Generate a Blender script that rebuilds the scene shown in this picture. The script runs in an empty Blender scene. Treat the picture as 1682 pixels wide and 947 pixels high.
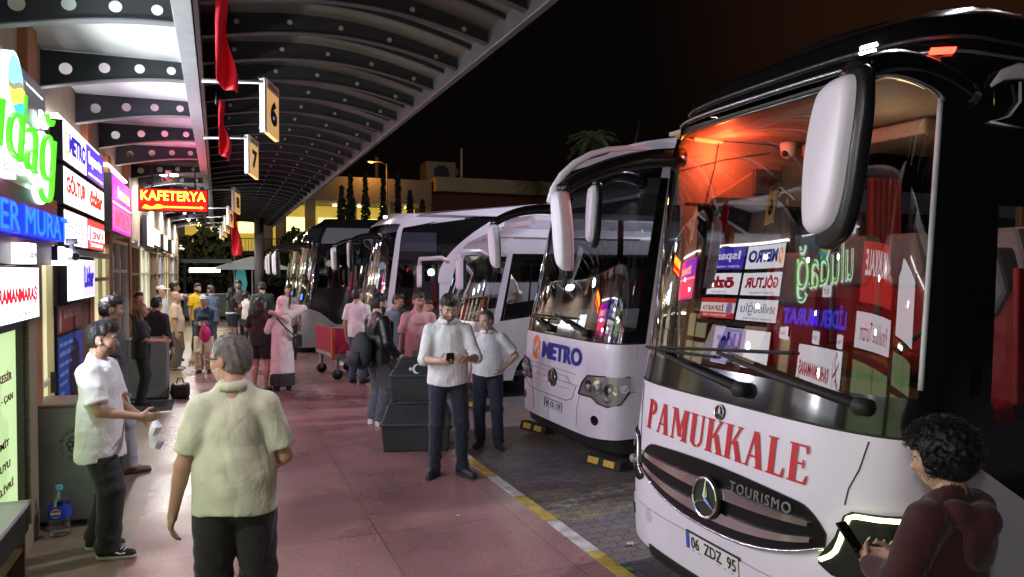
import bpy, bmesh, math, random
import numpy as np
from mathutils import Vector, Matrix
random.seed(7)
C = bpy.context
SC = C.scene
COL = SC.collection
R = math.radians
# ---------------------------------------------------------------- camera
cd = bpy.data.cameras.new('camera')
cam = bpy.data.objects.new('camera', cd)
COL.objects.link(cam)
cam.location = (0, 0, 2.05)
cam.rotation_euler = (R(90 - 1.33), 0, R(-21.6))
cd.sensor_width = 36
cd.lens = 1220 / 1682 * 36
cd.clip_start = .05
cd.clip_end = 2000
SC.camera = cam
# ---------------------------------------------------------------- night sky
W = bpy.data.worlds.new('World')
SC.world = W
W.use_nodes = True
nt = W.node_tree
bg = nt.nodes['Background']
sky = nt.nodes.new('ShaderNodeTexSky')
sky.sky_type = 'NISHITA'
sky.sun_disc = False
sky.sun_elevation = R(-2)
sky.sun_rotation = R(120)
mixn = nt.nodes.new('ShaderNodeMixRGB')
mixn.blend_type = 'ADD'
mixn.inputs[0].default_value = 1
nt.links.new(sky.outputs[0], mixn.inputs[1])
mixn.inputs[2].default_value = (.25, .14, .10, 1)          # town glow on the night sky
# orange glow of the off-frame lamp, put into the sky colour over the parking lot
tcw = nt.nodes.new('ShaderNodeTexCoord'); dp = nt.nodes.new('ShaderNodeVectorMath'); dp.operation = 'DOT_PRODUCT'
dp.inputs[1].default_value = (.82, .46, .34)
nt.links.new(tcw.outputs['Generated'], dp.inputs[0])
mrw = nt.nodes.new('ShaderNodeMapRange'); mrw.interpolation_type = 'SMOOTHSTEP'; mrw.inputs[1].default_value = .88; mrw.inputs[2].default_value = 1.0
nt.links.new(dp.outputs['Value'], mrw.inputs[0])
gw = nt.nodes.new('ShaderNodeMixRGB'); gw.blend_type = 'ADD'; gw.inputs[2].default_value = (2.8, .85, .25, 1)
nt.links.new(mrw.outputs[0], gw.inputs[0]); nt.links.new(mixn.outputs[0], gw.inputs[1])
nt.links.new(gw.outputs[0], bg.inputs[0])
bg.inputs[1].default_value = 0.003
sl = bpy.data.lights.new('moon', 'SUN')
sl.energy = .01
sl.angle = R(.5)
sl.color = (1, .95, .88)
so = bpy.data.objects.new('moon', sl)
so.rotation_euler = (R(50), 0, R(60))
COL.objects.link(so)
SC.view_settings.view_transform = 'Standard'
SC.view_settings.look = 'None'
SC.view_settings.exposure = 0.75
SC.view_settings.gamma = 1
SC.render.engine = 'CYCLES'
SC.cycles.use_denoising = True
SC.cycles.max_bounces = 8
SC.cycles.transparent_max_bounces = 16
SC.cycles.sample_clamp_indirect = 4
SC.cycles.caustics_reflective = False
SC.cycles.caustics_refractive = False
# ---------------------------------------------------------------- materials
MATS = {}
def mat(name, col, rough=.5, metal=0, emit=0, ecol=None, var=0, scale=6, bump=0, bscale=40, coat=0, spec=.5):
    if name in MATS: return MATS[name]
    m = bpy.data.materials.new(name); m.use_nodes = True
    t = m.node_tree; p = t.nodes['Principled BSDF']
    c = (*col, 1)
    p.inputs['Base Color'].default_value = c
    p.inputs['Roughness'].default_value = rough
    p.inputs['Metallic'].default_value = metal
    p.inputs['Specular IOR Level'].default_value = spec
    p.inputs['Coat Weight'].default_value = coat
    p.inputs['Coat Roughness'].default_value = .06
    if emit:
        p.inputs['Emission Color'].default_value = (*(ecol or col), 1)
        p.inputs['Emission Strength'].default_value = emit
    if var or bump:
        tc = t.nodes.new('ShaderNodeTexCoord')
    if var:
        n = t.nodes.new('ShaderNodeTexNoise'); n.inputs['Scale'].default_value = scale; n.inputs['Detail'].default_value = 6
        t.links.new(tc.outputs['Object'], n.inputs['Vector'])
        r = t.nodes.new('ShaderNodeValToRGB')
        r.color_ramp.elements[0].position = .3; r.color_ramp.elements[1].position = .7
        r.color_ramp.elements[0].color = (*[max(0, x * (1 - var)) for x in col], 1)
        r.color_ramp.elements[1].color = (*[min(1, x * (1 + var)) for x in col], 1)
        t.links.new(n.outputs['Fac'], r.inputs[0]); t.links.new(r.outputs[0], p.inputs['Base Color'])
        mr = t.nodes.new('ShaderNodeMapRange')
        mr.inputs[3].default_value = max(.02, rough * .8); mr.inputs[4].default_value = min(1, rough * 1.25)
        t.links.new(n.outputs['Fac'], mr.inputs[0]); t.links.new(mr.outputs[0], p.inputs['Roughness'])
    if bump:
        n2 = t.nodes.new('ShaderNodeTexNoise'); n2.inputs['Scale'].default_value = bscale; n2.inputs['Detail'].default_value = 4
        t.links.new(tc.outputs['Object'], n2.inputs['Vector'])
        b = t.nodes.new('ShaderNodeBump'); b.inputs['Strength'].default_value = bump; b.inputs['Distance'].default_value = .01
        t.links.new(n2.outputs['Fac'], b.inputs['Height']); t.links.new(b.outputs[0], p.inputs['Normal'])
    MATS[name] = m
    return m

def cloth(name, col, rough=.85):
    """woven cloth: hanging creases and a fine weave as bump"""
    if name in MATS: return MATS[name]
    m = mat(name, col, rough, var=.10, scale=9); t = m.node_tree; p = t.nodes['Principled BSDF']; p.inputs['Sheen Weight'].default_value = .15
    tc = t.nodes.new('ShaderNodeTexCoord'); last = None
    for sc_, scale, dist, st in (((4, 4, 1.3), 1.0, .034, .6), ((3.5, 3.5, 4.5), 1.2, .022, .5), ((1, 1, 1), 320, .002, .25)):
        mp = t.nodes.new('ShaderNodeMapping'); mp.inputs['Scale'].default_value = sc_; mp.inputs['Rotation'].default_value = (0.3, .2, .4) if scale < 300 else (0, 0, 0)
        n = t.nodes.new('ShaderNodeTexNoise'); n.inputs['Scale'].default_value = scale; n.inputs['Detail'].default_value = 3; n.inputs['Distortion'].default_value = 1.4 if scale < 300 else 0
        b = t.nodes.new('ShaderNodeBump'); b.inputs['Strength'].default_value = st; b.inputs['Distance'].default_value = dist
        t.links.new(tc.outputs['Object'], mp.inputs['Vector']); t.links.new(mp.outputs[0], n.inputs['Vector'])
        if scale < 300:      # sharp crease lines from the noise
            q = t.nodes.new('ShaderNodeMath'); q.operation = 'SUBTRACT'; q.inputs[1].default_value = .5; a = t.nodes.new('ShaderNodeMath'); a.operation = 'ABSOLUTE'; pw = t.nodes.new('ShaderNodeMath'); pw.operation = 'POWER'; pw.inputs[1].default_value = .85
            t.links.new(n.outputs['Fac'], q.inputs[0]); t.links.new(q.outputs[0], a.inputs[0]); t.links.new(a.outputs[0], pw.inputs[0]); t.links.new(pw.outputs[0], b.inputs['Height'])
        else: t.links.new(n.outputs['Fac'], b.inputs['Height'])
        if last: t.links.new(last, b.inputs['Normal'])
        last = b.outputs[0]
    t.links.new(last, p.inputs['Normal']); return m

def glow(name, col, s):
    return mat(name, tuple(min(.8, c) for c in col), .4, 0, s, col)

def glass(name, tint=(.8, .85, .85), boost=1.6, rough=0.0):
    if name in MATS: return MATS[name]
    m = bpy.data.materials.new(name); m.use_nodes = True
    t = m.node_tree; t.nodes.clear()
    o = t.nodes.new('ShaderNodeOutputMaterial'); mx = t.nodes.new('ShaderNodeMixShader')
    tr = t.nodes.new('ShaderNodeBsdfTransparent'); gl = t.nodes.new('ShaderNodeBsdfGlossy'); fr = t.nodes.new('ShaderNodeFresnel')
    mu = t.nodes.new('ShaderNodeMath'); mu.operation = 'MULTIPLY'; mu.use_clamp = True; mu.inputs[1].default_value = boost
    fr.inputs[0].default_value = 1.5
    tr.inputs[0].default_value = (*tint, 1); gl.inputs['Roughness'].default_value = rough
    # same reflectance from both sides of the pane
    ge = t.nodes.new('ShaderNodeNewGeometry'); mi = t.nodes.new('ShaderNodeMath'); mi.operation = 'MULTIPLY_ADD'
    mi.inputs[1].default_value = 1 / 1.5 - 1.5; mi.inputs[2].default_value = 1.5
    t.links.new(ge.outputs['Backfacing'], mi.inputs[0])
    t.links.new(mi.outputs[0], fr.inputs[0])
    t.links.new(fr.outputs[0], mu.inputs[0]); t.links.new(mu.outputs[0], mx.inputs[0])
    t.links.new(tr.outputs[0], mx.inputs[1]); t.links.new(gl.outputs[0], mx.inputs[2]); t.links.new(mx.outputs[0], o.inputs[0])
    MATS[name] = m
    return m

# ---------------------------------------------------------------- mesh building
def link_mesh(name, verts, faces, mats, parent=None, mi=None, smooth=False, bevel=0):
    me = bpy.data.meshes.new(name)
    me.from_pydata([tuple(v) for v in verts], [], [tuple(f) for f in faces])
    if not isinstance(mats, (list, tuple)): mats = [mats]
    for m in mats: me.materials.append(m)
    if mi is not None: me.polygons.foreach_set('material_index', mi)
    if smooth: me.polygons.foreach_set('use_smooth', [True] * len(me.polygons))
    me.update()
    o = bpy.data.objects.new(name, me); COL.objects.link(o)
    if parent: o.parent = parent
    if bevel:
        b = o.modifiers.new('bevel', 'BEVEL'); b.width = bevel; b.segments = 2; b.limit_method = 'ANGLE'
    return o

class MB:
    def __init__(s): s.v = []; s.f = []; s.m = []; s.cur = 0
    def add(s, vs, fs):
        k = len(s.v); s.v += [tuple(v) for v in vs]; s.f += [tuple(i + k for i in f) for f in fs]; s.m += [s.cur] * len(fs); return s
    def box(s, a, b, rz=0):
        x0, y0, z0 = a; x1, y1, z1 = b
        vs = [(x0,y0,z0),(x1,y0,z0),(x1,y1,z0),(x0,y1,z0),(x0,y0,z1),(x1,y0,z1),(x1,y1,z1),(x0,y1,z1)]
        if rz:
            cx, cy = (x0+x1)/2, (y0+y1)/2; c, n = math.cos(rz), math.sin(rz)
            vs = [(cx+(x-cx)*c-(y-cy)*n, cy+(x-cx)*n+(y-cy)*c, z) for x, y, z in vs]
        return s.add(vs, [(0,3,2,1),(4,5,6,7),(0,1,5,4),(1,2,6,5),(2,3,7,6),(3,0,4,7)])
    def prism(s, pts, d):
        """closed 3D polygon pts, extruded by vector d"""
        n = len(pts); d = Vector(d); P = [Vector(p) for p in pts]
        return s.add(P + [p + d for p in P], [tuple(range(n))[::-1], tuple(range(n, 2*n))] + [(i, (i+1) % n, n+(i+1) % n, n+i) for i in range(n)])
    def tube(s, pts, r, n=8, cap=True, flat=1.0):
        P = [Vector(p) for p in pts]; rs = r if isinstance(r, (list, tuple)) else [r]*len(P)
        vs = []; fs = []; up = None
        for i, p in enumerate(P):
            d = (P[min(i+1, len(P)-1)] - P[max(i-1, 0)]).normalized()
            if up is None: up = Vector((0,0,1)) if abs(d.z) < .9 else Vector((0,1,0))
            x = d.cross(up).normalized(); y = x.cross(d).normalized(); up = y
            for k in range(n):
                a = 2*math.pi*k/n
                vs.append(p + x*rs[i]*math.cos(a)*flat + y*rs[i]*math.sin(a))
        for i in range(len(P)-1):
            for k in range(n):
                fs.append((i*n+k, i*n+(k+1) % n, (i+1)*n+(k+1) % n, (i+1)*n+k))
        if cap: fs += [tuple(range(n))[::-1], tuple((len(P)-1)*n+k for k in range(n))]
        return s.add(vs, fs)
    def cyl(s, a, b, r0, r1=None, n=16): return s.tube([a, b], [r0, r0 if r1 is None else r1], n)
    def ell(s, c, r, nu=16, nv=10):
        vs = [(c[0]+r[0]*math.sin(math.pi*j/nv)*math.cos(2*math.pi*i/nu), c[1]+r[1]*math.sin(math.pi*j/nv)*math.sin(2*math.pi*i/nu), c[2]+r[2]*math.cos(math.pi*j/nv)) for j in range(nv+1) for i in range(nu)]
        return s.add(vs, [(j*nu+i, (j+1)*nu+i, (j+1)*nu+(i+1) % nu, j*nu+(i+1) % nu) for j in range(nv) for i in range(nu)])
    def grid(s, fn, nu, nv):
        vs = [fn(i/nu, j/nv) for j in range(nv+1) for i in range(nu+1)]
        return s.add(vs, [(j*(nu+1)+i, j*(nu+1)+i+1, (j+1)*(nu+1)+i+1, (j+1)*(nu+1)+i) for j in range(nv) for i in range(nu)])
    def build(s, name, mats, parent=None, smooth=False, bevel=0):
        return link_mesh(name, s.v, s.f, mats, parent, s.m if isinstance(mats, (list, tuple)) else None, smooth, bevel)

def tag(o, label=None, cat=None, group=None, kind=None):
    if label: o['label'] = label
    if cat: o['category'] = cat
    if group: o['group'] = group
    if kind: o['kind'] = kind
    return o
def thing(name, label, cat, loc=(0, 0, 0), rz=0, group=None):
    o = bpy.data.objects.new(name, None); COL.objects.link(o); o.empty_display_size = .2
    o.location = loc; o.rotation_euler = (0, 0, rz)
    return tag(o, label, cat, group)
def box(name, a, b, m, parent=None, bevel=0): return MB().box(a, b).build(name, m, parent, bevel=bevel)
def copy_tree(o, parent=None):
    c = o.copy(); COL.objects.link(c)
    if parent: c.parent = parent
    for ch in list(o.children): copy_tree(ch, c)
    return c

# ---------------------------------------------------------------- lettering
def text_geo(body, w=None, h=None, bold=0, shear=0, align='l', extr=0, spacing=1.0):
    """letters as flat geometry fitted into w x h (metres), origin bottom-left; returns verts, faces"""
    cu = bpy.data.curves.new('lettering', 'FONT'); cu.body = body; cu.size = 1; cu.offset = bold; cu.shear = shear; cu.extrude = 0
    cu.resolution_u = 3; cu.space_character = spacing
    o = bpy.data.objects.new('lettering', cu)
    me = o.to_mesh()
    V = np.array([v.co[:] for v in me.vertices]) if len(me.vertices) else np.zeros((0, 3))
    F = [tuple(p.vertices) for p in me.polygons]
    o.to_mesh_clear(); bpy.data.objects.remove(o); bpy.data.curves.remove(cu)
    if len(V):
        lo = V.min(0); hi = V.max(0); V = V - lo; sz = hi - lo
        sx = sy = None
        if h: sy = h / sz[1]
        if w: sx = w / sz[0]
        if sx is None: sx = sy
        if sy is None: sy = sx
        V = V * [sx, sy, 1]
    return V, F
def put_text(name, m, parent, V, F, fn, depth=None):
    """fn(u,v,off)->point; optional depth gives the letters thickness"""
    if depth is None: return link_mesh(name, [fn(a, b, 0) for a, b, _ in V], F, m, parent)
    n = len(V); vs = [fn(a, b, depth) for a, b, _ in V] + [fn(a, b, 0) for a, b, _ in V]
    from collections import Counter
    ed = Counter(); od = {}
    for f in F:
        for i in range(len(f)):
            a, b = f[i], f[(i+1) % len(f)]; k = (min(a, b), max(a, b)); ed[k] += 1; od[k] = (a, b)
    fs = list(F) + [tuple(i + n for i in f[::-1]) for f in F]
    for k, c in ed.items():
        if c == 1: a, b = od[k]; fs.append((b, a, a+n, b+n))
    return link_mesh(name, vs, fs, m, parent)
def wall_fn(y0, z0, x):
    """frame for things on the shop front: u runs along +Y seen from the walk... reading direction is +Y"""
    return lambda u, v, d: (x + d, y0 + u, z0 + v)
def wall_text(name, m, parent, body, y0, z0, x, w=None, h=None, depth=.003, **k):
    V, F = text_geo(body, w, h, **k)
    return put_text(name, m, parent, V, F, wall_fn(y0, z0, x), depth)
def arc(cx, cy, r, a0, a1, n): return [(cx + r*math.cos(R(a0+(a1-a0)*i/n)), cy + r*math.sin(R(a0+(a1-a0)*i/n))) for i in range(n+1)]

# plate with real round holes, from a filled 2D curve
def holed_plate(name, outline, circles, thick, m, parent, to3d):
    cu = bpy.data.curves.new('plate', 'CURVE'); cu.dimensions = '2D'; cu.fill_mode = 'BOTH'; cu.extrude = thick/2
    def poly(pts):
        sp = cu.splines.new('POLY'); sp.points.add(len(pts)-1)
        for p, q in zip(sp.points, pts): p.co = (q[0], q[1], 0, 1)
        sp.use_cyclic_u = True
    poly(outline)
    for (cx, cy, r) in circles: poly(arc(cx, cy, r, 0, 360, 20)[:-1])
    o = bpy.data.objects.new('plate', cu); me = o.to_mesh()
    V = [to3d(*v.co) for v in me.vertices]; F = [tuple(p.vertices) for p in me.polygons]
    o.to_mesh_clear(); bpy.data.objects.remove(o); bpy.data.curves.remove(cu)
    return link_mesh(name, V, F, m, parent)
# ---------------------------------------------------------------- people: one smooth surface per body, from blended tapered limbs
def nets(D, lo, h):
    s = D < 0
    nx, ny, nz = D.shape
    c = np.zeros((nx-1, ny-1, nz-1), int)
    for i in (0, 1):
        for j in (0, 1):
            for k in (0, 1): c += s[i:nx-1+i, j:ny-1+j, k:nz-1+k]
    act = (c > 0) & (c < 8)
    idx = -np.ones(act.shape, int); ii = np.argwhere(act); idx[act] = np.arange(len(ii))
    if not len(ii): return np.zeros((0, 3)), []
    acc = np.zeros((len(ii), 3)); cnt = np.zeros(len(ii))
    cor = [(i, j, k) for i in (0, 1) for j in (0, 1) for k in (0, 1)]
    for a in cor:
        for b in cor:
            if sum(abs(a[q]-b[q]) for q in range(3)) != 1 or a > b: continue
            da = D[ii[:, 0]+a[0], ii[:, 1]+a[1], ii[:, 2]+a[2]]; db = D[ii[:, 0]+b[0], ii[:, 1]+b[1], ii[:, 2]+b[2]]
            m = (da < 0) != (db < 0); t = np.where(m, da/np.where(m, da-db, 1), 0)
            p = np.array(a) + t[:, None]*(np.array(b)-np.array(a))
            acc[m] += p[m]; cnt[m] += 1
    V = (ii + acc/np.maximum(cnt, 1)[:, None])*h + lo
    F = []
    for ax in range(3):
        o1, o2 = (ax+1) % 3, (ax+2) % 3
        sl0 = [slice(None)]*3; sl1 = [slice(None)]*3
        sl0[ax] = slice(0, D.shape[ax]-1); sl1[ax] = slice(1, D.shape[ax])
        a = s[tuple(sl0)]; b = s[tuple(sl1)]
        E = np.argwhere(a != b)
        E = E[(E[:, o1] > 0) & (E[:, o2] > 0) & (E[:, o1] < D.shape[o1]-1) & (E[:, o2] < D.shape[o2]-1)]
        if not len(E): continue
        d1 = np.zeros(3, int); d1[o1] = 1; d2 = np.zeros(3, int); d2[o2] = 1
        q = [idx[tuple((E-x).T)] for x in (0*d1, d1, d1+d2, d2)]
        flip = ~a[tuple(E.T)]
        Q = np.stack(q, 1); Q[flip] = Q[flip][:, ::-1]
        F.append(Q[(Q >= 0).all(1)])
    return V, (np.concatenate(F) if F else [])

def smin(a, b, k):
    h = np.clip(.5 + .5*(b-a)/k, 0, 1)
    return b + (a-b)*h - k*h*(1-h)

def sdf_mesh(prims, h, post=None, pad=.03):
    los = []; his = []
    for p in prims:
        if p[0] == 'c': a, b, ra, rb = p[1]; r = max(ra, rb); los.append(np.minimum(a, b)-r); his.append(np.maximum(a, b)+r)
        else: c, r = p[1][0], max(p[1][1]); los.append(np.array(c)-r); his.append(np.array(c)+r)
    lo = np.min(los, 0)-pad-2*h; hi = np.max(his, 0)+pad+2*h
    n = np.ceil((hi-lo)/h).astype(int)+1
    ax = [lo[i]+h*np.arange(n[i]) for i in range(3)]
    D = np.full(n, .15, dtype=np.float64)
    for p, l, u in zip(prims, los, his):
        k = p[2]; m = .05+k
        i0 = np.clip(np.floor((l-m-lo)/h).astype(int), 0, n-1); i1 = np.clip(np.ceil((u+m-lo)/h).astype(int)+1, 1, n)
        sl = tuple(slice(i0[q], i1[q]) for q in range(3))
        X, Y, Z = ax[0][sl[0]][:, None, None], ax[1][sl[1]][None, :, None], ax[2][sl[2]][None, None, :]
        if p[0] == 'c':
            a, b, ra, rb = p[1]; a = np.array(a, float); ba = np.array(b, float)-a; L = max(ba@ba, 1e-9)
            t = np.clip(((X-a[0])*ba[0]+(Y-a[1])*ba[1]+(Z-a[2])*ba[2])/L, 0, 1)
            d = np.sqrt((X-a[0]-t*ba[0])**2+(Y-a[1]-t*ba[1])**2+(Z-a[2]-t*ba[2])**2)-(ra+(rb-ra)*t)
            if len(p) > 3 and p[3]:      # flat cuts: (point, outward direction)
                for q, dr in p[3]:
                    d = np.maximum(d, (X-q[0])*dr[0]+(Y-q[1])*dr[1]+(Z-q[2])*dr[2])
        else:
            c, r = p[1][0], p[1][1]; M = np.array(p[1][2]) if len(p[1]) > 2 and p[1][2] is not None else np.eye(3)
            dx, dy, dz = X-c[0], Y-c[1], Z-c[2]
            q = [(dx*M[0, j]+dy*M[1, j]+dz*M[2, j]) for j in range(3)]
            k0 = np.sqrt(sum((q[j]/r[j])**2 for j in range(3))); k1 = np.sqrt(sum((q[j]/r[j]**2)**2 for j in range(3)))
            d = k0*(k0-1)/np.maximum(k1, 1e-6)
        if k < 0: D[sl] = np.maximum(D[sl], -d)
        else: D[sl] = smin(D[sl], d, max(k, 1e-4))
    if post: D = post(ax[0][:, None, None], ax[1][None, :, None], ax[2][None, None, :], D)
    return nets(D, lo, h)

def wr(X, Y, Z, s, seed=0):
    """cloth folds"""
    a = seed*1.7
    w = .35*np.sin(9*X+7*Z+a)+.3*np.sin(11*Y-6*Z+a*2)
    return (np.sin(s*(Z*.8+X*.45+Y*.2)+4*w+a)+.7*np.sin(s*(.62*Z-.6*X+.4*Y)*1.3+5*w+2.1*a)+.5*np.sin(s*2.1*(.3*Z+.9*X-.5*Y)+3*w+a))/2.2

def rotm(rx=0, rz=0):
    cx, sx, cz, sz = math.cos(rx), math.sin(rx), math.cos(rz), math.sin(rz)
    return np.array([[cz, -sz, 0], [sz, cz, 0], [0, 0, 1]]) @ np.array([[1, 0, 0], [0, cx, -sx], [0, sx, cx]])

SKIN = {'m': (.43, .25, .17), 'l': (.52, .33, .25), 'd': (.30, .165, .11), 'r': (.48, .25, .19)}
def ik(S, T, l1, l2, hint):
    S = np.array(S, float); T = np.array(T, float); d = T-S; L = np.linalg.norm(d)
    if L > (l1+l2)*.995: T = S+d/L*(l1+l2)*.995; d = T-S; L = np.linalg.norm(d)
    u = d/L; x = (l1*l1-l2*l2+L*L)/(2*L); hgt = math.sqrt(max(l1*l1-x*x, 0))
    hv = np.array(hint, float); hv = hv-u*(hv@u); hv /= max(np.linalg.norm(hv), 1e-6)
    return S+u*x+hv*hgt, T

def hand_prims(Wr, D, N, side, curl=.35, kk=.006, fs=1.0):
    """Wr wrist, D pointing direction, N palm normal, side +1 puts the thumb on +T"""
    D = np.array(D, float); D /= np.linalg.norm(D); N = np.array(N, float); N = N-D*(N@D); N /= np.linalg.norm(N)
    T = np.cross(D, N)*side
    P = []
    M = np.stack([T, N, D], 1)
    P.append(('e', (Wr+D*.048, (.041*fs, .017, .054), M), .01))
    for i, (o, l) in enumerate([(.030, .072), (.010, .081), (-.010, .076), (-.029, .060)]):
        b = Wr+D*.088+T*o*fs-D*abs(o-.005)*.25; ang = curl*(.8+.12*i); dirn = D; p = b-D*.02
        for sg, f in enumerate((.48, .30, .22)):
            ang_s = ang*(.6+.5*sg); c_, s_ = math.cos(ang_s), math.sin(ang_s)
            dirn2 = dirn*c_+N*s_; N2 = None
            e = p+dirn2*(l*f+(.02 if sg == 0 else 0)); r0 = .0092-.0008*sg
            P.append(('c', (p, e, r0*fs, (r0-.0008)*fs), kk)); p = e; dirn = dirn2
    b = Wr+D*.025+T*.028; d1 = (D*.62+T*.72+N*.28); d1 /= np.linalg.norm(d1); e = b+d1*.045
    d2 = D*.85+T*.25+N*(.25+curl*.4); d2 /= np.linalg.norm(d2)
    P.append(('c', (b, e, .0125, .0105), .008)); P.append(('c', (e, e+d2*.034, .0105, .0085), kk))
    return P

def person(label, loc, yaw, H=1.75, skin='m', hair=('short', (.012, .009, .008)), top=None, bottom=None, shoes=(.02, .02, .02), sole=None,
           Rh=None, Lh=None, Rel=(.3, -1, -.1), Lel=(-.3, -1, -.1), feet=None, head=(0, 0), lean=0, belly=0, fem=False, far=False,
           beard=None, curl=(.35, .35), Rn=None, Ln=None, group=None, seed=0, brows=True, slim=1.0, twist=0, sandals=False, tint=None, apron=None, scarf=None, coll=None):
    k = H/1.75
    root = thing('person', label, 'person', loc, R(yaw), group)
    sk = mat('skin_' + skin, SKIN[skin], .5, var=.12, scale=14)
    hb = .0145 if far else .0095
    hh = .0095 if far else .0058
    Ru = rotm(R(-lean), R(twist)); pv = np.array([0, 0, .95])
    U = lambda p: Ru@(np.array(p, float)-pv)+pv
    sw = (.152 if fem else .172)*slim**.8
    wsc = (.88 if fem else 1.0)*slim
    P = []      # body
    def E(c, r, up=True, k_=.04): return ('e', (U(c) if up else np.array(c, float), r, Ru if up else None), k_)
    chest = E((0, 0, 1.28), (.155*wsc, .108+.3*belly, .19)); abd = E((0, .005+belly*.5, 1.10), (.146*wsc+belly*.6, .106+belly, .2))
    pel = E((0, -.005, .96), (.162+belly*.4, .118+belly*.3, .135), False)
    S = {1: U((sw, -.012, 1.395)), -1: U((-sw, -.012, 1.395))}
    sh = ('c', (U((-sw*.75, -.012, 1.395)), U((sw*.75, -.012, 1.395)), .054, .054), .04)
    nk = U((0, -.012, 1.44)); hy, hp = head; Rhd = Ru@rotm(R(-hp), R(hy)); nb = U((0, 0, 1.52))
    HC = nb+Rhd@np.array([0, .012, .115])
    nkp = ('c', (nk, HC+Rhd@np.array([0, -.02, -.045]), .062 if not fem else .05, .054 if not fem else .045), .03)
    tr = [('c', (U((sg*.10, -.02, 1.415)), U((sg*.025, -.022, 1.50)), .045, .042), .03) for sg in (1, -1)]
    torso = [chest, abd, pel, sh] + tr
    if fem: torso += [E((sg*.065, .09, 1.27), (.058, .052, .058), True, .03) for sg in (1, -1)]
    P += torso + [nkp]
    # arms
    tgt = {1: np.array(Rh if Rh is not None else (.27, .05, .85), float), -1: np.array(Lh if Lh is not None else (-.27, .05, .85), float)}
    hint = {1: Rel, -1: Lel}; EL = {}; WR = {}
    for sg in (1, -1):
        e, w = ik(S[sg], tgt[sg], .295, .265, hint[sg]); EL[sg] = e; WR[sg] = w
        P += [('c', (S[sg], e, .05*wsc, .041), .02), ('c', (e, w, .041, .026), .012), ('c', (e, e+(w-e)*.4, .038, .037), .01)]
    # legs
    ft = feet or [(.11, 0, -8), (-.11, .0, 8)]
    LG = {}
    for sg, (fx, fy, fyaw) in zip((1, -1), ft):
        hip = np.array([sg*.09, 0, .93]); an = np.array([fx, fy-.02, .085])
        kn, an = ik(hip, an, .435, .425, (sg*.12, 1, 0)); LG[sg] = (hip, kn, an, fyaw)
        cm = kn+(an-kn)*.3+np.array([0, -.018, 0])
        fd = np.array([math.sin(R(-fyaw)), math.cos(R(-fyaw)), 0])
        P += [('c', (hip, kn, .086, .056), .03), ('c', (kn, an, .053, .037), .02), ('c', (cm, cm+(an-kn)*.2, .05, .042), .03),
              ('c', (an+fd*-.02+np.array([0, 0, -.04]), an+fd*.15+np.array([0, 0, -.055]), .036, .028), .02)]
    V, F = sdf_mesh(P, hb)
    Vs = [V]; Fs = [F]; off = len(V)
    # head on a finer grid
    hd = lambda *p: HC+Rhd@np.array(p, float)
    HP = []
    def he(c, r, k_=.02): HP.append(('e', (hd(*c), r, Rhd), k_))
    def hc_(a, b, ra, rb, k_=.015): HP.append(('c', (hd(*a), hd(*b), ra, rb), k_))
    fw = .93 if fem else 1
    he((0, -.012, .035), (.077*fw, .097, .085)); he((0, .024, -.03), (.062*fw, .068, .085), .03)
    hc_((-.03, .03, -.083), (.03, .03, -.083), .026*fw, .026*fw, .03); he((0, .062, -.098), (.022, .02, .018), .02)
    he((.038, .06, -.03), (.026, .025, .03)); he((-.038, .06, -.03), (.026, .025, .03))
    hc_((-.036, .078, .017), (.036, .078, .017), .013, .013, .012)
    hc_((0, .086, .004), (0, .108, -.036), .008, .014, .01); hc_((-.013, .092, -.042), (.013, .092, -.042), .008, .008, .008)
    hc_((-.018, .083, -.066), (.018, .083, -.066), .008, .008, .008); hc_((-.015, .081, -.077), (.015, .081, -.077), .009, .009, .008)
    for sg in (1, -1):
        he((sg*.078*fw, -.008, -.012), (.011, .023, .033), .008)
        HP.append(('e', (hd(sg*.033, .098, -.002), (.017, .018, .012), Rhd), -1))
    headP = list(HP)
    HP.append(nkp)
    V2, F2 = sdf_mesh(HP, hh)
    Vs.append(V2); Fs.append(F2+off); off += len(V2)
    for sg, nn, cu in ((1, Rn, curl[0]), (-1, Ln, curl[1])):
        d = WR[sg]-EL[sg]; d = d/np.linalg.norm(d)
        N = np.array(nn, float) if nn is not None else np.array([-sg*1.0, .15, 0])
        # thumb towards +T when T = D x N ; pick the forward / upward side
        T = np.cross(d, N); up = T@np.array([0, .8, .6]) > 0
        hpm = hand_prims(WR[sg], d, N, 1 if up else -1, cu)
        hpm.append(('c', (WR[sg]-d*.05, WR[sg]+d*.02, .028, .025), .015))
        V3, F3 = sdf_mesh(hpm, .0075 if far else .0045)
        if len(V3): Vs.append(V3); Fs.append(F3+off); off += len(V3)
    V = np.concatenate(Vs)*k; F = np.concatenate(Fs)
    link_mesh('body', V, F.tolist(), sk, root, smooth=True)
    # eyes and brows
    dk = mat('eye_dark', (.015, .01, .008), .2)
    if not far:
        for sg in (1, -1):
            m = MB(); m.ell(hd(sg*.031, .081, -.002)*k, (.012*k, .012*k, .0075*k), 10, 6); m.build('eye', mat('eye_white', (.55, .5, .46), .25), root, True)
            m = MB(); m.ell(hd(sg*.031, .089, -.002)*k, (.006*k, .006*k, .006*k), 8, 6); m.build('pupil', dk, root, True)
            m = MB(); m.tube([hd(sg*.016, .094, .016)*k, hd(sg*.034, .09, .021)*k, hd(sg*.051, .075, .015)*k], [.0045*k, .005*k, .003*k], 6)
            m.build('eyebrow', mat('brow', (.02, .014, .011), .8), root, True)
        m = MB(); m.tube([hd(-.02, .089, -.0715)*k, hd(0, .093, -.071)*k, hd(.02, .089, -.0715)*k], [.002*k, .0035*k, .002*k], 6)
        m.build('lips', mat('lips', (.32, .13, .11), .5), root, True)
    # hair
    hs, hcol = hair[0], hair[1]
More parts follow.
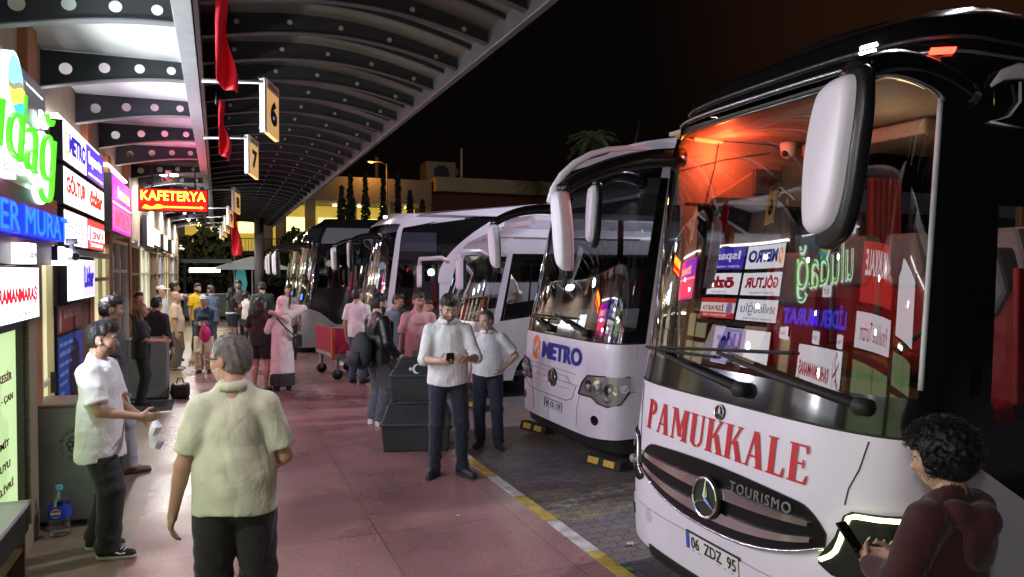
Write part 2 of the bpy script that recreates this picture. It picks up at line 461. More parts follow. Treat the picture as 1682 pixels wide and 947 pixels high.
    def hp_local(X, Y, Z):
        q = [X-HC[0], Y-HC[1], Z-HC[2]]
        return [sum(q[i]*Rhd[i, j] for i in range(3)) for j in range(3)]
    hm = mat('hair_%.3f_%.3f' % (hcol[0], hcol[2]), hcol, .45, var=.3, scale=60, bump=.5, bscale=90)
    def hair_mesh(name, prims, post, m, step=None):
        Vh, Fh = sdf_mesh(prims, step or hh, post)
        if len(Vh): return link_mesh(name, Vh*k, Fh.tolist(), m, root, smooth=True)
    crn = [('e', (hd(0, -.014, .037), (.083*fw, .103, .091), Rhd), .01), ('e', (hd(0, -.035, -.02), (.074*fw, .078, .08), Rhd), .03)]
    if hs in ('short', 'fade', 'thin'):
        if hs == 'short': crn.append(('e', (hd(0, .02, .085), (.066*fw, .075, .05), Rhd), .03))
        if hs == 'fade': crn.append(('e', (hd(0, .022, .088), (.062, .078, .052), Rhd), .02))
        def post(X, Y, Z, D):
            x, y, z = hp_local(X, Y, Z)
            D = D+.004*np.sin(140*x+60*z)*np.sin(110*y+30*z)
            hl = {'short': .054, 'fade': .056, 'thin': .088}[hs]
            D = np.maximum(D, np.minimum(y-.042, hl-z))
            D = np.maximum(D, np.minimum(y-.014, .012-z))
            D = np.maximum(D, -.072-z)
            ear = np.maximum(np.abs(y+.005)-.028, np.abs(z+.012)-.036)
            D = np.maximum(D, -ear)
            return D
        ho = hair_mesh('hair', crn, post, hm)
        if ho and not far:      # fine strands lying over the cut
            rr = random.Random(seed+40); VV = [v.co.copy() for v in ho.data.vertices]; hc_w = Vector(HC*k); vs = []; fs = []
            for i in range(2600):
                p = rr.choice(VV); n_ = (p-hc_w).normalized(); d = Vector(Rhd@np.array((rr.gauss(0, .35), -.7 if p.z > hc_w.z+.07*k else -.3, -.75 if p.z < hc_w.z+.09*k else -.1))); d = (d-n_*d.dot(n_)).normalized(); sd = n_.cross(d)*.0009; L_ = rr.uniform(.010, .024)*(.6 if hs == 'fade' and p.z < hc_w.z+.03*k else 1); n0 = len(vs)
                for j, (a_, u_) in enumerate(((0, .000), (.5, .004), (1, .0035))): c = p+d*L_*a_+n_*u_; vs += [c+sd*(1-.6*a_), c-sd*(1-.6*a_)]
                fs += [(n0, n0+1, n0+3, n0+2), (n0+2, n0+3, n0+5, n0+4)]
            link_mesh('hair_strands', vs, fs, hm, root)
    elif hs == 'long':
        crn += [('c', (hd(0, -.06, .0), hd(0, -.085, -.22), .085, .06), .04), ('c', (hd(.05, -.03, .0), hd(.075, -.02, -.2), .045, .03), .03), ('c', (hd(-.05, -.03, .0), hd(-.075, -.02, -.2), .045, .03), .03)]
        def post(X, Y, Z, D):
            x, y, z = hp_local(X, Y, Z); D = D+.004*np.sin(120*x+25*z)
            return np.maximum(D, np.minimum((y-.035), .058-z))
        hair_mesh('hair', crn, post, hm)
    elif hs == 'bun':
        crn.append(('e', (hd(0, -.11, .01), (.04, .04, .04), Rhd), .02))
        def post(X, Y, Z, D):
            x, y, z = hp_local(X, Y, Z); return np.maximum(D, np.minimum((y-.02), .055-z))
        hair_mesh('hair', crn, post, hm)
    elif hs == 'curly':
        rr = random.Random(3); big = [('e', (hd(0, -.03, .045), (.105, .12, .115), Rhd), .03), ('e', (hd(0, -.055, -.04), (.095, .09, .075), Rhd), .03)]
        for i in range(420):
            u = rr.uniform(-1, 1); a = rr.uniform(0, 6.28); q = math.sqrt(1-u*u)
            p = (.112*q*math.cos(a), -.03+.128*q*math.sin(a), .03+.122*u)
            if p[1] > .035 and p[2] < .06 or p[2] < -.085: continue
            big.append(('e', (hd(*p), tuple(rr.uniform(.008, .019) for _ in range(3)), None), .005))
        def post(X, Y, Z, D):
            x, y, z = hp_local(X, Y, Z); return np.maximum(D, np.minimum((y-.05), .045-z))
        hair_mesh('hair', big, post, hm)
        vs = []; fs = []     # loose curls standing off the mass
        for i in range(3800):
            u = rr.uniform(-.75, 1); a = rr.uniform(0, 6.28); q = math.sqrt(1-u*u); d = np.array((q*math.cos(a), q*math.sin(a), u))
            p = np.array((.118*d[0], -.03+.135*d[1], .03+.128*d[2]))
            if p[1] > .03 and p[2] < .065: continue
            t1 = np.cross(d, (rr.gauss(0, 1), rr.gauss(0, 1), rr.gauss(0, 1))); t1 /= np.linalg.norm(t1); t2 = np.cross(d, t1); R_ = rr.uniform(.006, .015); ph = rr.uniform(0, 6.28); n0 = len(vs); L_ = rr.uniform(-.012, .014)
            for j in range(6):
                an = ph+j*.75; c = p+d*(L_+.004*j)+t1*R_*math.cos(an)+t2*R_*math.sin(an); w_ = .0011
                vs += [hd(*(c+d*w_)), hd(*(c-d*w_))]
            fs += [(n0+2*j, n0+2*j+1, n0+2*j+3, n0+2*j+2) for j in range(5)]
        link_mesh('hair_curls', np.array(vs)*k, fs, hm, root)
    if scarf:
        sp = [('e', (hd(0, -.008, .03), (.09, .108, .1), Rhd), .03), ('c', (hd(0, -.02, -.02), U((0, -.015, 1.44)), .085, .10), .04), ('c', (U((-.1, -.01, 1.42)), U((.1, -.01, 1.42)), .075, .075), .04)]
        def post(X, Y, Z, D):
            x, y, z = hp_local(X, Y, Z); D = D+.004*wr(X, Y, Z, 60, 2)
            return np.maximum(D, -(np.sqrt((x/.058)**2+((z+.015)/.085)**2)-1)*.05-(y < .03)*1.0)
        hair_mesh('headscarf', sp, post, mat('scarf_cloth', scarf, .8, var=.05))
    if hs == 'cap':
        cm_ = mat('cap_%.2f' % hair[2][0], hair[2], .8)
        cp = [('e', (hd(0, -.01, .05), (.088, .108, .075), Rhd), .02), ('e', (hd(0, .12, .045), (.065, .08, .012), Rhd), .01)]
        hair_mesh('cap', cp, lambda X, Y, Z, D: np.maximum(D, .035-hp_local(X, Y, Z)[2]), cm_)
        crn2 = [('e', (hd(0, -.02, .0), (.081, .098, .08), Rhd), .01)]
        def post(X, Y, Z, D):
            x, y, z = hp_local(X, Y, Z); return np.maximum(np.maximum(D, z-.04), np.maximum(y-.0, -(z+.065)))
        hair_mesh('hair', crn2, post, hm)
    if beard:
        bm_ = mat('beard_%.2f' % beard[0], beard, .7, var=.3, scale=80)
        bp = [(p[0], ((p[1][0], tuple(r+.005 for r in p[1][1]), p[1][2]) if p[0] == 'e' else (p[1][0], p[1][1], p[1][2]+.005, p[1][3]+.005)), p[2]) for p in headP[1:6]]
        def post(X, Y, Z, D):
            x, y, z = hp_local(X, Y, Z)
            D = np.maximum(D, z+.05+.3*np.maximum(.06-y, 0)*-1)
            D = np.maximum(D, -(y-.0)); mouth = np.maximum(np.maximum(np.abs(x)-.02, np.abs(z+.071)-.009), -(y-.06))
            return np.maximum(D, -mouth)
        hair_mesh('beard', bp, post, bm_)
    # clothes
    if top:
        col, sleeve, hem, loose = top[:4]; tm = top[4] if len(top) > 4 else cloth('cloth_%.3f_%.3f_%.3f' % col, col)
        T_ = []
        for p in [chest, abd, sh]+tr:
            if p[0] == 'e': T_.append(('e', (p[1][0], tuple(r+.010+loose*.45 for r in p[1][1]), p[1][2]), .04))
            else: T_.append(('c', (p[1][0], p[1][1], p[1][2]+.008, p[1][3]+.008), .035))
        if fem: T_ += [('e', (p[1][0], tuple(r+.012 for r in p[1][1]), p[1][2]), .04) for p in torso[6:]]
        pr = (max((.150 if fem else .158)*slim+loose*.9+belly*.5, .190+belly*.4 if hem < .92 else 0), max(.116+loose*.8+belly*.7, .146 if hem < .92 else 0))
        n_ = 5 if hem > .7 else 11
        for i in range(n_+1):
            z = 1.12+(hem-.03-1.12)*i/n_
            fl = 1+(.18 if hem < .75 else .02)*i/n_
            T_.append(('e', (np.array([0, 0+belly*.4*(1-i/n_), z]), (pr[0]*fl, pr[1]*fl, .13), None), .03))
        sl_c = []
        for sg in (1, -1):
            e, w, s0 = EL[sg], WR[sg], S[sg]; ext = .010+loose*.6
            if sleeve == 'long' or sleeve == 'rolled':
                T_.append(('c', (s0, e, .05+ext, .045+ext*.8), .03))
                f_ = .96 if sleeve == 'long' else .16
                e2 = e+(w-e)*f_; u = (w-e)/np.linalg.norm(w-e)
                T_.append(('c', (e, e2, .044+ext*.8, (.034 if sleeve == 'long' else .043)+ext*.6), .025, [(e2-u*.004, u)]))
            elif sleeve == 'short':
                f_ = .80; e2 = s0+(e-s0)*f_; u = (e-s0)/np.linalg.norm(e-s0)
                T_.append(('c', (s0, e2, .052+ext, .05+ext*1.15), .03, [(e2-u*.002, u)]))
        neck = HC+Rhd@np.array([0, .0, -.08])
        def post(X, Y, Z, D):
            D = D+(.0065 if not far else .006)*wr(X, Y, Z, 34, seed)*(.55+.45*np.sin(7*Z+3*X+seed)**2)
            D = np.maximum(D, hem+.008*np.sin(14*X+seed)+.006*np.sin(23*Y)-Z)
            dn = np.sqrt((X-nb[0])**2+(Y-nb[1]-.012)**2+((Z-nb[2]+.005)*1.0)**2)-.072
            return np.maximum(D, -dn)
        V_, F_ = sdf_mesh(T_, hb, post)
        link_mesh('shirt' if not apron else apron, V_*k, F_.tolist(), tm, root, smooth=True)
        if coll:
            m = MB(); c0 = nb+np.array([0, -.004, -.028])
            pts = [(c0+Ru@np.array([.074*math.cos(a), .072*math.sin(a)+.0, .012*math.sin(-a)]))*k for a in [R(100+340*i/22) for i in range(23)]]
            vs = []
            for i, p in enumerate(pts):
                d = (p-c0*k); d[2] = 0; d = d/np.linalg.norm(d); op = .012 if 2 < i < 20 else .02
                vs += [p+np.array([0, 0, .026*k]), p+d*.012*k+np.array([0, 0, .02*k]), p+d*op*1.6*k+np.array([0, 0, -.022*k]), p+np.array([0, 0, -.015*k])]
            m.add(vs, [(4*i+j, 4*i+(j+1) % 4, 4*i+4+(j+1) % 4, 4*i+4+j) for i in range(22) for j in range(4)])
            m.build('collar', tm, root, True)
    if bottom:
        col, kind, bag = bottom[:3]; bmt = bottom[3] if len(bottom) > 3 else cloth('bottom_%.3f_%.3f_%.3f' % col, col)
        B_ = [('e', (pel[1][0], tuple(r+.012 for r in pel[1][1]), None), .04)]
        topz = 1.0 if not top or top[2] > .9 else max(.1, top[2]+.035)
        if kind in ('trousers', 'shorts'):
            for sg in (1, -1):
                hip, kn, an, fy = LG[sg]
                B_.append(('c', (hip, kn, .095+bag, .068+bag), .025))
                if kind == 'trousers':
                    u = (an-kn)/np.linalg.norm(an-kn); e2 = an+u*.02
                    B_.append(('c', (kn, e2, .066+bag, .056+bag*1.2), .03, [(e2, u)]))
                else:
                    pass
        elif kind == 'skirt':
            z0 = bottom[4] if len(bottom) > 4 else .3
            for i in range(13):
                z = .95+(z0+.03-.95)*i/12; B_.append(('e', (np.array([0, 0, z]), (.175+.05*i/12, .14+.06*i/12, .12), None), .05))
        cutz = {'trousers': -1, 'shorts': .60, 'skirt': bottom[4] if len(bottom) > 4 else .3}[kind]
        def post(X, Y, Z, D):
            fold = .5+np.clip(1-np.abs(Z-.5)/.12, 0, 1)+np.clip((.3-Z)/.15, 0, 1)
            D = D+.0055*wr(X, Y, Z*1.6, 36, seed+5)*fold
            D = np.maximum(D, Z-topz)
            if cutz > 0: D = np.maximum(D, cutz-Z)
            return D
        V_, F_ = sdf_mesh(B_, hb, post)
        link_mesh(kind if kind != 'trousers' else 'trousers', V_*k, F_.tolist(), bmt, root, smooth=True)
    if shoes is not None:
        sm = mat('shoe_%.3f_%.3f_%.3f' % shoes, shoes, .55, var=.15, scale=20)
        for sg in (1, -1):
            hip, kn, an, fy = LG[sg]; fd = np.array([math.sin(R(-fy)), math.cos(R(-fy)), 0]); g = np.array([an[0], an[1], 0])
            if an[2] > .12: g[2] = an[2]-.085
            q = lambda a, z: g+fd*a+np.array([0, 0, z])
            sp = [('c', (q(-.035, .045), q(.06, .045), .043, .044), .02), ('c', (q(.06, .04), q(.165, .03), .044, .034), .02), ('c', (q(-.03, .06), q(.0, .10), .042, .043), .02)]
            V_, F_ = sdf_mesh(sp, .009 if not far else .013, lambda X, Y, Z, D: np.maximum(np.maximum(D, g[2]+.012-Z), Z-(g[2]+.115)))
            so_ = link_mesh('shoe', V_*k, F_.tolist(), sm, root, smooth=True)
            ss = [('c', (q(-.035, .02), q(.06, .02), .047, .049), .02), ('c', (q(.06, .02), q(.165, .02), .049, .038), .02)]
            V_, F_ = sdf_mesh(ss, .009 if not far else .013, lambda X, Y, Z, D: np.maximum(np.maximum(D, g[2]+.001-Z), Z-(g[2]+.03)))
            link_mesh('sole', V_*k, F_.tolist(), mat('sole_%.2f' % (sole or (.02,))[0], sole or (.02, .02, .02), .7), so_)
    return dict(root=root, k=k, HC=HC*k, hd=lambda *p: hd(*p)*k, W={s: WR[s]*k for s in WR}, E={s: EL[s]*k for s in EL}, S={s: S[s]*k for s in S}, U=lambda *p: U(p)*k, LG=LG)

def to_world(pr_, p):
    r = pr_['root']; return Matrix.Translation(r.location) @ Matrix.Rotation(r.rotation_euler[2], 4, 'Z') @ Vector(p)
# ================================================================ GROUND
def node_mat(name):
    m = bpy.data.materials.new(name); m.use_nodes = True; MATS[name] = m
    t = m.node_tree; return m, t, t.nodes['Principled BSDF']
def walk_material():
    m, t, p = node_mat('terrazzo_walk'); N = t.nodes.new; L = t.links.new
    tc = N('ShaderNodeTexCoord')
    br = N('ShaderNodeTexBrick'); br.offset = 0; br.inputs['Scale'].default_value = 1
    br.inputs['Brick Width'].default_value = 1.15; br.inputs['Row Height'].default_value = 1.15; br.inputs['Mortar Size'].default_value = .006
    br.inputs['Color1'].default_value = (.215, .108, .108, 1); br.inputs['Color2'].default_value = (.245, .126, .125, 1); br.inputs['Mortar'].default_value = (.10, .065, .06, 1)
    L(tc.outputs['Object'], br.inputs['Vector'])
    n1 = N('ShaderNodeTexNoise'); n1.inputs['Scale'].default_value = 90; n1.inputs['Detail'].default_value = 5; L(tc.outputs['Object'], n1.inputs['Vector'])
    n2 = N('ShaderNodeTexNoise'); n2.inputs['Scale'].default_value = 1.1; n2.inputs['Detail'].default_value = 8; L(tc.outputs['Object'], n2.inputs['Vector'])
    vo = N('ShaderNodeTexVoronoi'); vo.inputs['Scale'].default_value = 70; L(tc.outputs['Object'], vo.inputs['Vector'])
    m1 = N('ShaderNodeMixRGB'); m1.blend_type = 'OVERLAY'; m1.inputs[0].default_value = .55; L(br.outputs['Color'], m1.inputs[1]); L(n1.outputs['Fac'], m1.inputs[2])
    m2 = N('ShaderNodeMixRGB'); m2.blend_type = 'OVERLAY'; m2.inputs[0].default_value = .6; L(m1.outputs[0], m2.inputs[1]); L(n2.outputs['Fac'], m2.inputs[2])
    m3 = N('ShaderNodeMixRGB'); m3.blend_type = 'SOFT_LIGHT'; m3.inputs[0].default_value = .35; L(m2.outputs[0], m3.inputs[1]); L(vo.outputs['Color'], m3.inputs[2])
    v2 = N('ShaderNodeTexVoronoi'); v2.inputs['Scale'].default_value = 3.1; L(tc.outputs['Object'], v2.inputs['Vector'])
    gm = N('ShaderNodeMapRange'); gm.inputs[1].default_value = .045; gm.inputs[2].default_value = .075; gm.inputs[3].default_value = .55; gm.inputs[4].default_value = 0; L(v2.outputs['Distance'], gm.inputs[0])
    m4 = N('ShaderNodeMixRGB'); m4.inputs[2].default_value = (.045, .03, .03, 1); L(gm.outputs[0], m4.inputs[0]); L(m3.outputs[0], m4.inputs[1])
    n3 = N('ShaderNodeTexNoise'); n3.inputs['Scale'].default_value = .35; n3.inputs['Detail'].default_value = 10; n3.inputs['Distortion'].default_value = 1.2; L(tc.outputs['Object'], n3.inputs['Vector'])
    sm = N('ShaderNodeMapRange'); sm.inputs[1].default_value = .44; sm.inputs[2].default_value = .66; sm.inputs[4].default_value = .75; L(n3.outputs['Fac'], sm.inputs[0])
    m5 = N('ShaderNodeMixRGB'); m5.blend_type = 'MULTIPLY'; m5.inputs[2].default_value = (.55, .5, .5, 1); L(sm.outputs[0], m5.inputs[0]); L(m4.outputs[0], m5.inputs[1])
    L(m5.outputs[0], p.inputs['Base Color'])
    mr = N('ShaderNodeMapRange'); mr.inputs[1].default_value = .3; mr.inputs[2].default_value = .7; mr.inputs[3].default_value = .20; mr.inputs[4].default_value = .45; L(n2.outputs['Fac'], mr.inputs[0]); L(mr.outputs[0], p.inputs['Roughness'])
    b = N('ShaderNodeBump'); b.inputs['Strength'].default_value = .25; b.inputs['Distance'].default_value = .004
    L(n1.outputs['Fac'], b.inputs['Height']); L(b.outputs[0], p.inputs['Normal'])
    return m
def paver_material():
    m, t, p = node_mat('wavy_pavers'); N = t.nodes.new; L = t.links.new
    tc = N('ShaderNodeTexCoord'); sep = N('ShaderNodeSeparateXYZ'); L(tc.outputs['Object'], sep.inputs[0])
    def M(op, a, b=None):
        q = N('ShaderNodeMath'); q.operation = op
        for i, x in enumerate((a, b)):
            if x is None: continue
            if isinstance(x, (int, float)): q.inputs[i].default_value = x
            else: L(x, q.inputs[i])
        return q.outputs[0]
    x, y = sep.outputs[0], sep.outputs[1]
    # interlocking blocks: joints that wave in both directions
    wx = M('ADD', y, M('MULTIPLY', M('SINE', M('MULTIPLY', x, 62)), .016))
    wy = M('ADD', x, M('MULTIPLY', M('SINE', M('MULTIPLY', y, 62)), .010))
    ro = M('DIVIDE', wx, .115)
    fr = M('FRACT', ro); row = M('FLOOR', ro)
    jx = M('ABSOLUTE', M('SUBTRACT', fr, .5))
    co = M('ADD', M('DIVIDE', wy, .225), M('MULTIPLY', row, .5))
    fc = M('ABSOLUTE', M('SUBTRACT', M('FRACT', co), .5))
    j1 = M('GREATER_THAN', jx, .455); j2 = M('GREATER_THAN', fc, .477)
    jt = M('MAXIMUM', j1, j2)
    wn = N('ShaderNodeTexWhiteNoise'); wn.noise_dimensions = '2D'
    cb = N('ShaderNodeCombineXYZ'); L(row, cb.inputs[0]); L(M('FLOOR', co), cb.inputs[1]); L(cb.outputs[0], wn.inputs['Vector'])
    n1 = N('ShaderNodeTexNoise'); n1.inputs['Scale'].default_value = 40; n1.inputs['Detail'].default_value = 6; L(tc.outputs['Object'], n1.inputs['Vector'])
    n2 = N('ShaderNodeTexNoise'); n2.inputs['Scale'].default_value = .9; n2.inputs['Detail'].default_value = 6; L(tc.outputs['Object'], n2.inputs['Vector'])
    v = M('ADD', M('ADD', .55, M('MULTIPLY', wn.outputs['Value'], .35)), M('MULTIPLY', n1.outputs['Fac'], .5))
    v = M('MULTIPLY', v, M('ADD', .45, n2.outputs['Fac']))
    v = M('MULTIPLY', v, M('SUBTRACT', 1, M('MULTIPLY', jt, .75)))
    # worn bay paint: a yellow hatched box with a white stripe, and an oil-brown patch
    def band(u, a, b): return M('MULTIPLY', M('GREATER_THAN', u, a), M('LESS_THAN', u, b))
    ygr = band(y, 5.72, 6.62); yw = M('MULTIPLY', ygr, M('LESS_THAN', x, 5.2))
    dg = M('ADD', y, M('MULTIPLY', x, -.36)); wl = M('MULTIPLY', band(dg, 5.02, 5.2), M('GREATER_THAN', x, 2.7))
    wear = N('ShaderNodeTexNoise'); wear.inputs['Scale'].default_value = 7; wear.inputs['Detail'].default_value = 8; L(tc.outputs['Object'], wear.inputs['Vector'])
    wz = N('ShaderNodeMapRange'); wz.inputs[1].default_value = .38; wz.inputs[2].default_value = .62; L(wear.outputs['Fac'], wz.inputs[0])
    sc = N('ShaderNodeMixRGB'); sc.blend_type = 'MULTIPLY'; sc.inputs[0].default_value = 1; sc.inputs[1].default_value = (.115, .11, .122, 1)
    L(v, sc.inputs[2])
    def lay(prev, fac, col):
        k = N('ShaderNodeMixRGB'); L(prev, k.inputs[1]); k.inputs[2].default_value = (*col, 1); L(fac, k.inputs[0]); return k.outputs[0]
    br = N('ShaderNodeMapRange'); br.inputs[1].default_value = .48; br.inputs[2].default_value = .62; L(n2.outputs['Fac'], br.inputs[0])
    c = lay(sc.outputs[0], M('MULTIPLY', M('MULTIPLY', br.outputs[0], .35), M('SUBTRACT', 1, jt)), (.17, .09, .045))
    c = lay(c, M('MULTIPLY', band(y, 8.3, 10.9), M('MULTIPLY', M('MULTIPLY', wz.outputs[0], .5), M('SUBTRACT', 1, jt))), (.20, .115, .055))
    nj = M('SUBTRACT', 1, M('MULTIPLY', jt, .8))
    c = lay(c, M('MULTIPLY', M('MULTIPLY', yw, nj), M('MULTIPLY', wz.outputs[0], .5)), (.33, .25, .07))
    c = lay(c, M('MULTIPLY', M('MULTIPLY', wl, nj), M('MULTIPLY', wz.outputs[0], .6)), (.45, .44, .43))
    L(c, p.inputs['Base Color']); p.inputs['Roughness'].default_value = .62
    b = N('ShaderNodeBump'); b.inputs['Strength'].default_value = .8; b.inputs['Distance'].default_value = .012
    L(M('SUBTRACT', M('MULTIPLY', n1.outputs['Fac'], .3), jt), b.inputs['Height']); L(b.outputs[0], p.inputs['Normal'])
    return m
RD = -.11
tag(box('ground', (-300, -60, -1.2), (400, 600, RD - .006), mat('far_asphalt', (.05, .05, .05), .8, var=.3, scale=.5)), kind='structure')
tag(box('road', (2.6, -14, RD - .3), (40, 42, RD), paver_material()), kind='structure')
tag(box('pavement', (-1.62, -12, RD - .3), (2.48, 33, 0), walk_material()), kind='structure')
# tan strip of floor tile along the shop fronts
tag(box('paving_strip', (-1.62, -12, -.02), (-.62, 33, .004), mat('tan_tile', (.23, .165, .115), .38, var=.22, scale=5, bump=.1)), kind='structure')
cy = mat('kerb_yellow', (.33, .24, .04), .7, var=.4, scale=9, bump=.4); cw = mat('kerb_white', (.40, .385, .385), .7, var=.35, scale=9, bump=.4)
m = MB(); y = -6.0; i = 0
while y < 33:
    m.cur = i % 2; m.box((2.48, y, RD - .2), (2.6, y + .716, .003)); y += .72; i += 1
tag(m.build('kerb', [cy, cw], bevel=.012), kind='structure')

# ================================================================ SHOP FRONT
XF = -1.36
steel = mat('brushed_steel', (.42, .43, .45), .38, .9, var=.15, scale=20)
dark = mat('black_trim', (.016, .016, .018), .4, var=.2)
alu = mat('painted_alu', (.55, .56, .55), .45, var=.1)
wallm = mat('plaster_wall', (.34, .26, .19), .8, var=.15, scale=4, bump=.2)
maroon = mat('maroon_panel', (.20, .06, .055), .4, var=.2)
orange = mat('orange_cladding', (.36, .13, .045), .45, var=.2, scale=5)
stone = mat('speckled_stone', (.23, .19, .13), .6, var=.3, scale=60, bump=.2)
white = mat('white_paint', (.78, .78, .78), .4)
lite = glow('sign_white', (.91, .92, 1.0), 1.7)
bld = thing('shop_building', 'long row of bus company shops with stone and orange pillars under the lit signs', 'building', (XF, 0, 0))
def bbox(name, a, b, m_, bevel=0, par=bld):
    return box(name, (a[0] - XF, a[1], a[2]), (b[0] - XF, b[1], b[2]), m_, par, bevel)
bbox('wall', (-2.6, 30.2, 0), (XF - .02, 30.9, 4.4), wallm)
bbox('wall', (-6, -12, 2.62), (XF - .05, 30.2, 4.6), wallm)
bbox('back_wall', (-4.3, -12, 0), (-4.1, 30.2, 2.62), mat('shop_back', (.5, .46, .38), .8, var=.2))
bbox('floor', (-4.1, -12, 0), (-1.62, 30.2, .02), wallm)
bbox('shop_ceiling', (-4.1, -12, 2.57), (XF - .06, 30.2, 2.62), white)
for y0, y1, mm, z1, xx in [(6.46, 6.70, stone, 2.1, .05), (6.70, 7.02, orange, 4.2, .02), (9.55, 9.78, orange, 4.2, .02), (11.2, 11.45, orange, 3.6, .02), (13.45, 13.75, orange, 4.2, .04),
                           (15.2, 15.4, alu, 2.6, .0), (17.4, 17.6, alu, 2.6, .0), (19.6, 19.8, orange, 2.6, .02), (22, 22.2, alu, 2.6, 0), (24.4, 24.6, orange, 2.6, .02), (26.8, 27, alu, 2.6, 0), (29, 29.2, orange, 2.6, .02), (4.1, 4.3, orange, 4.2, .02), (1.0, 1.3, orange, 4.2, .02), (-3, -2.7, orange, 4.2, .02)]:
    bbox('pillar', (XF - .2, y0, 0), (XF + xx, y1, z1), mm, .008)
bbox('plinth', (XF - .1, 4.3, 0), (XF + .06, 6.46, .16), stone, .006)
bbox('plinth', (XF - .1, 1.3, 0), (XF + .06, 4.1, .16), stone, .006)
# windows and doors: frame > pane, lit from the shop behind
filmg = mat('green_film', (.42, .52, .32), .35, 0, .62, (.52, .72, .34), var=.1, scale=2)
def opening(y0, y1, z0, z1, pm, fm=alu, mull=(), tr=()):
    m = MB(); t = .045
    m.box((-.06, y0, z0), (.02, y0 + t, z1)); m.box((-.06, y1 - t, z0), (.02, y1, z1)); m.box((-.06, y0 + t, z1 - t), (.02, y1 - t, z1)); m.box((-.06, y0 + t, z0), (.02, y1 - t, z0 + t))
    for q in mull: m.box((-.05, q - t/2, z0 + t), (.015, q + t/2, z1 - t))
    for q in tr: m.box((-.05, y0 + t, q - t/2), (.012, y1 - t, q + t/2))
    f = m.build('window', fm, bld)
    MB().box((-.035, y0 + t, z0 + t), (-.025, y1 - t, z1 - t)).build('pane', pm, f)
    return f
gl = glass('shop_glass', (.9, .92, .88), 1.3)
opening(4.34, 6.44, .17, 1.68, filmg, dark)
opening(1.34, 4.06, .17, 2.1, filmg, alu, (2.7,))
yl = mat('lit_yellow_film', (.50, .47, .30), .4, 0, .50, (.80, .74, .42), var=.12, scale=3)
opening(7.04, 7.52, .02, 2.28, yl, mat('cream_frame', (.62, .58, .40), .5), (), (1.1,))
opening(9.8, 11.18, .02, 2.4, yl, mat('cream_frame', (.62, .58, .40), .5), (10.5,), (1.95,))
bbox('wall', (XF - .1, 7.55, 0), (XF, 9.55, 2.25), mat('brown_wall', (.13, .07, .05), .6, var=.2))
opening(11.48, 13.42, .02, 2.5, gl, alu, (12.4,), (2.05,))
ys = [(13.8, 15.18), (15.42, 17.38), (17.62, 19.58), (19.82, 21.98), (22.22, 24.38), (24.62, 26.78), (27.02, 28.98)]
for i, (a, b) in enumerate(ys):
    opening(a, b, .02, 2.5, yl if i % 3 == 1 else gl, alu if i % 2 else mat('bronze_frame', (.30, .21, .12), .4, .4), ((a + b)/2,), (2.0,))
opening(-2.65, .95, .02, 2.3, filmg, alu, (-.8,), (2.0,))
# tube lamps inside the shops, seen through the glass
for y in (-1, 2.4, 5.4, 7.3, 10.4, 12.4, 14.6, 16.6, 18.6, 21, 23.4, 25.8, 28):
    bbox('ceiling_lamp', (-2.9, y - .5, 2.53), (-2.75, y + .5, 2.565), glow('tube_lamp', (1, .93, .75), 7.0))
bbox('fascia_band', (XF - .04, 4.3, 2.1), (XF + .10, 7.02, 2.28), maroon)
bbox('fascia_band', (XF - .04, 4.3, 2.28), (XF + .06, 7.5, 2.66), mat('purple_band', (.16, .05, .10), .4))
# hinge side of the shop door: handle and posters
bbox('door_handle', (XF + .01, 7.40, 1.0), (XF + .05, 7.43, 1.18), dark)

SPW = 42
# ---- the green script sign on brushed steel
sg = thing('sign_board', 'brushed steel sign with glowing green script letters and a round mountain emblem', 'sign', (XF - .04, 4.2, 2.64))
MB().box((0, 0, 0), (.08, 2.95, .9)).build('panel', mat('sign_steel', (.46, .46, .48), .33, .75, var=.12, scale=12), sg, bevel=.004)
halo = glow('white_halo', (.86, 1.0, .94), 1.7)
grn = glow('green_letters', (.08, .90, .01), .62)
# the letters are lit from behind by white strips standing off the steel
V, Fc = text_geo('uludağ', 2.75, .72, bold=-.02, shear=.25)
put_text('letters', grn, sg, V, Fc, lambda u, v, d: (.135 + d, .22 + u, .02 + v - .14*(u/2.75) + .05), .03)
V2, F2 = text_geo('uludağ', 2.79, .75, bold=.012, shear=.25)
put_text('letter_glow', halo, sg, V2, F2, lambda u, v, d: (.10 + d, .20 + u, .005 + v - .14*(u/2.75) + .05), .02)
m = MB()
em = [(.09, 1.72 + .23*math.cos(t*math.pi/16), .66 + .23*math.sin(t*math.pi/16)) for t in range(32)]
MB().prism(em, (.05, 0, 0)).build('emblem', halo, sg)
def disc_part(z0, z1, colr, s):
    P = [(y, z) for y, z in arc(1.72, .66, .205, 0, 360, 48)[:-1]]
    P = [(y, min(max(z, z0 + .04*math.sin(14*y)), z1 + .03*math.sin(11*y))) for y, z in P]
    return [(.143 + s, y, z) for y, z in P]
for i, (z0, z1, cc) in enumerate([(.40, .9, (.25, .72, .95)), (.40, .68, (.25, .22, .16)), (.40, .64, (.72, .80, .08)), (.40, .54, (.05, .45, .9))]):
    MB().prism(disc_part(z0, z1, cc, i*.004), (.003, 0, 0)).build('emblem_colour', glow('emblem_%d' % i, cc, 1.0), sg)
for (y, z, tx) in [(1.25, .02, 'BİLET'), (.25, .74, 'Turizm')]:
    b = MB().box((.06, y, z), (.16, y + .36, z + .13)).build('small_lightbox', lite, sg)
    wall_text('lettering', glow('ink_grey', (.25, .3, .35), .4), sg, tx, y + .05, z + .03, .162, .26, .07)
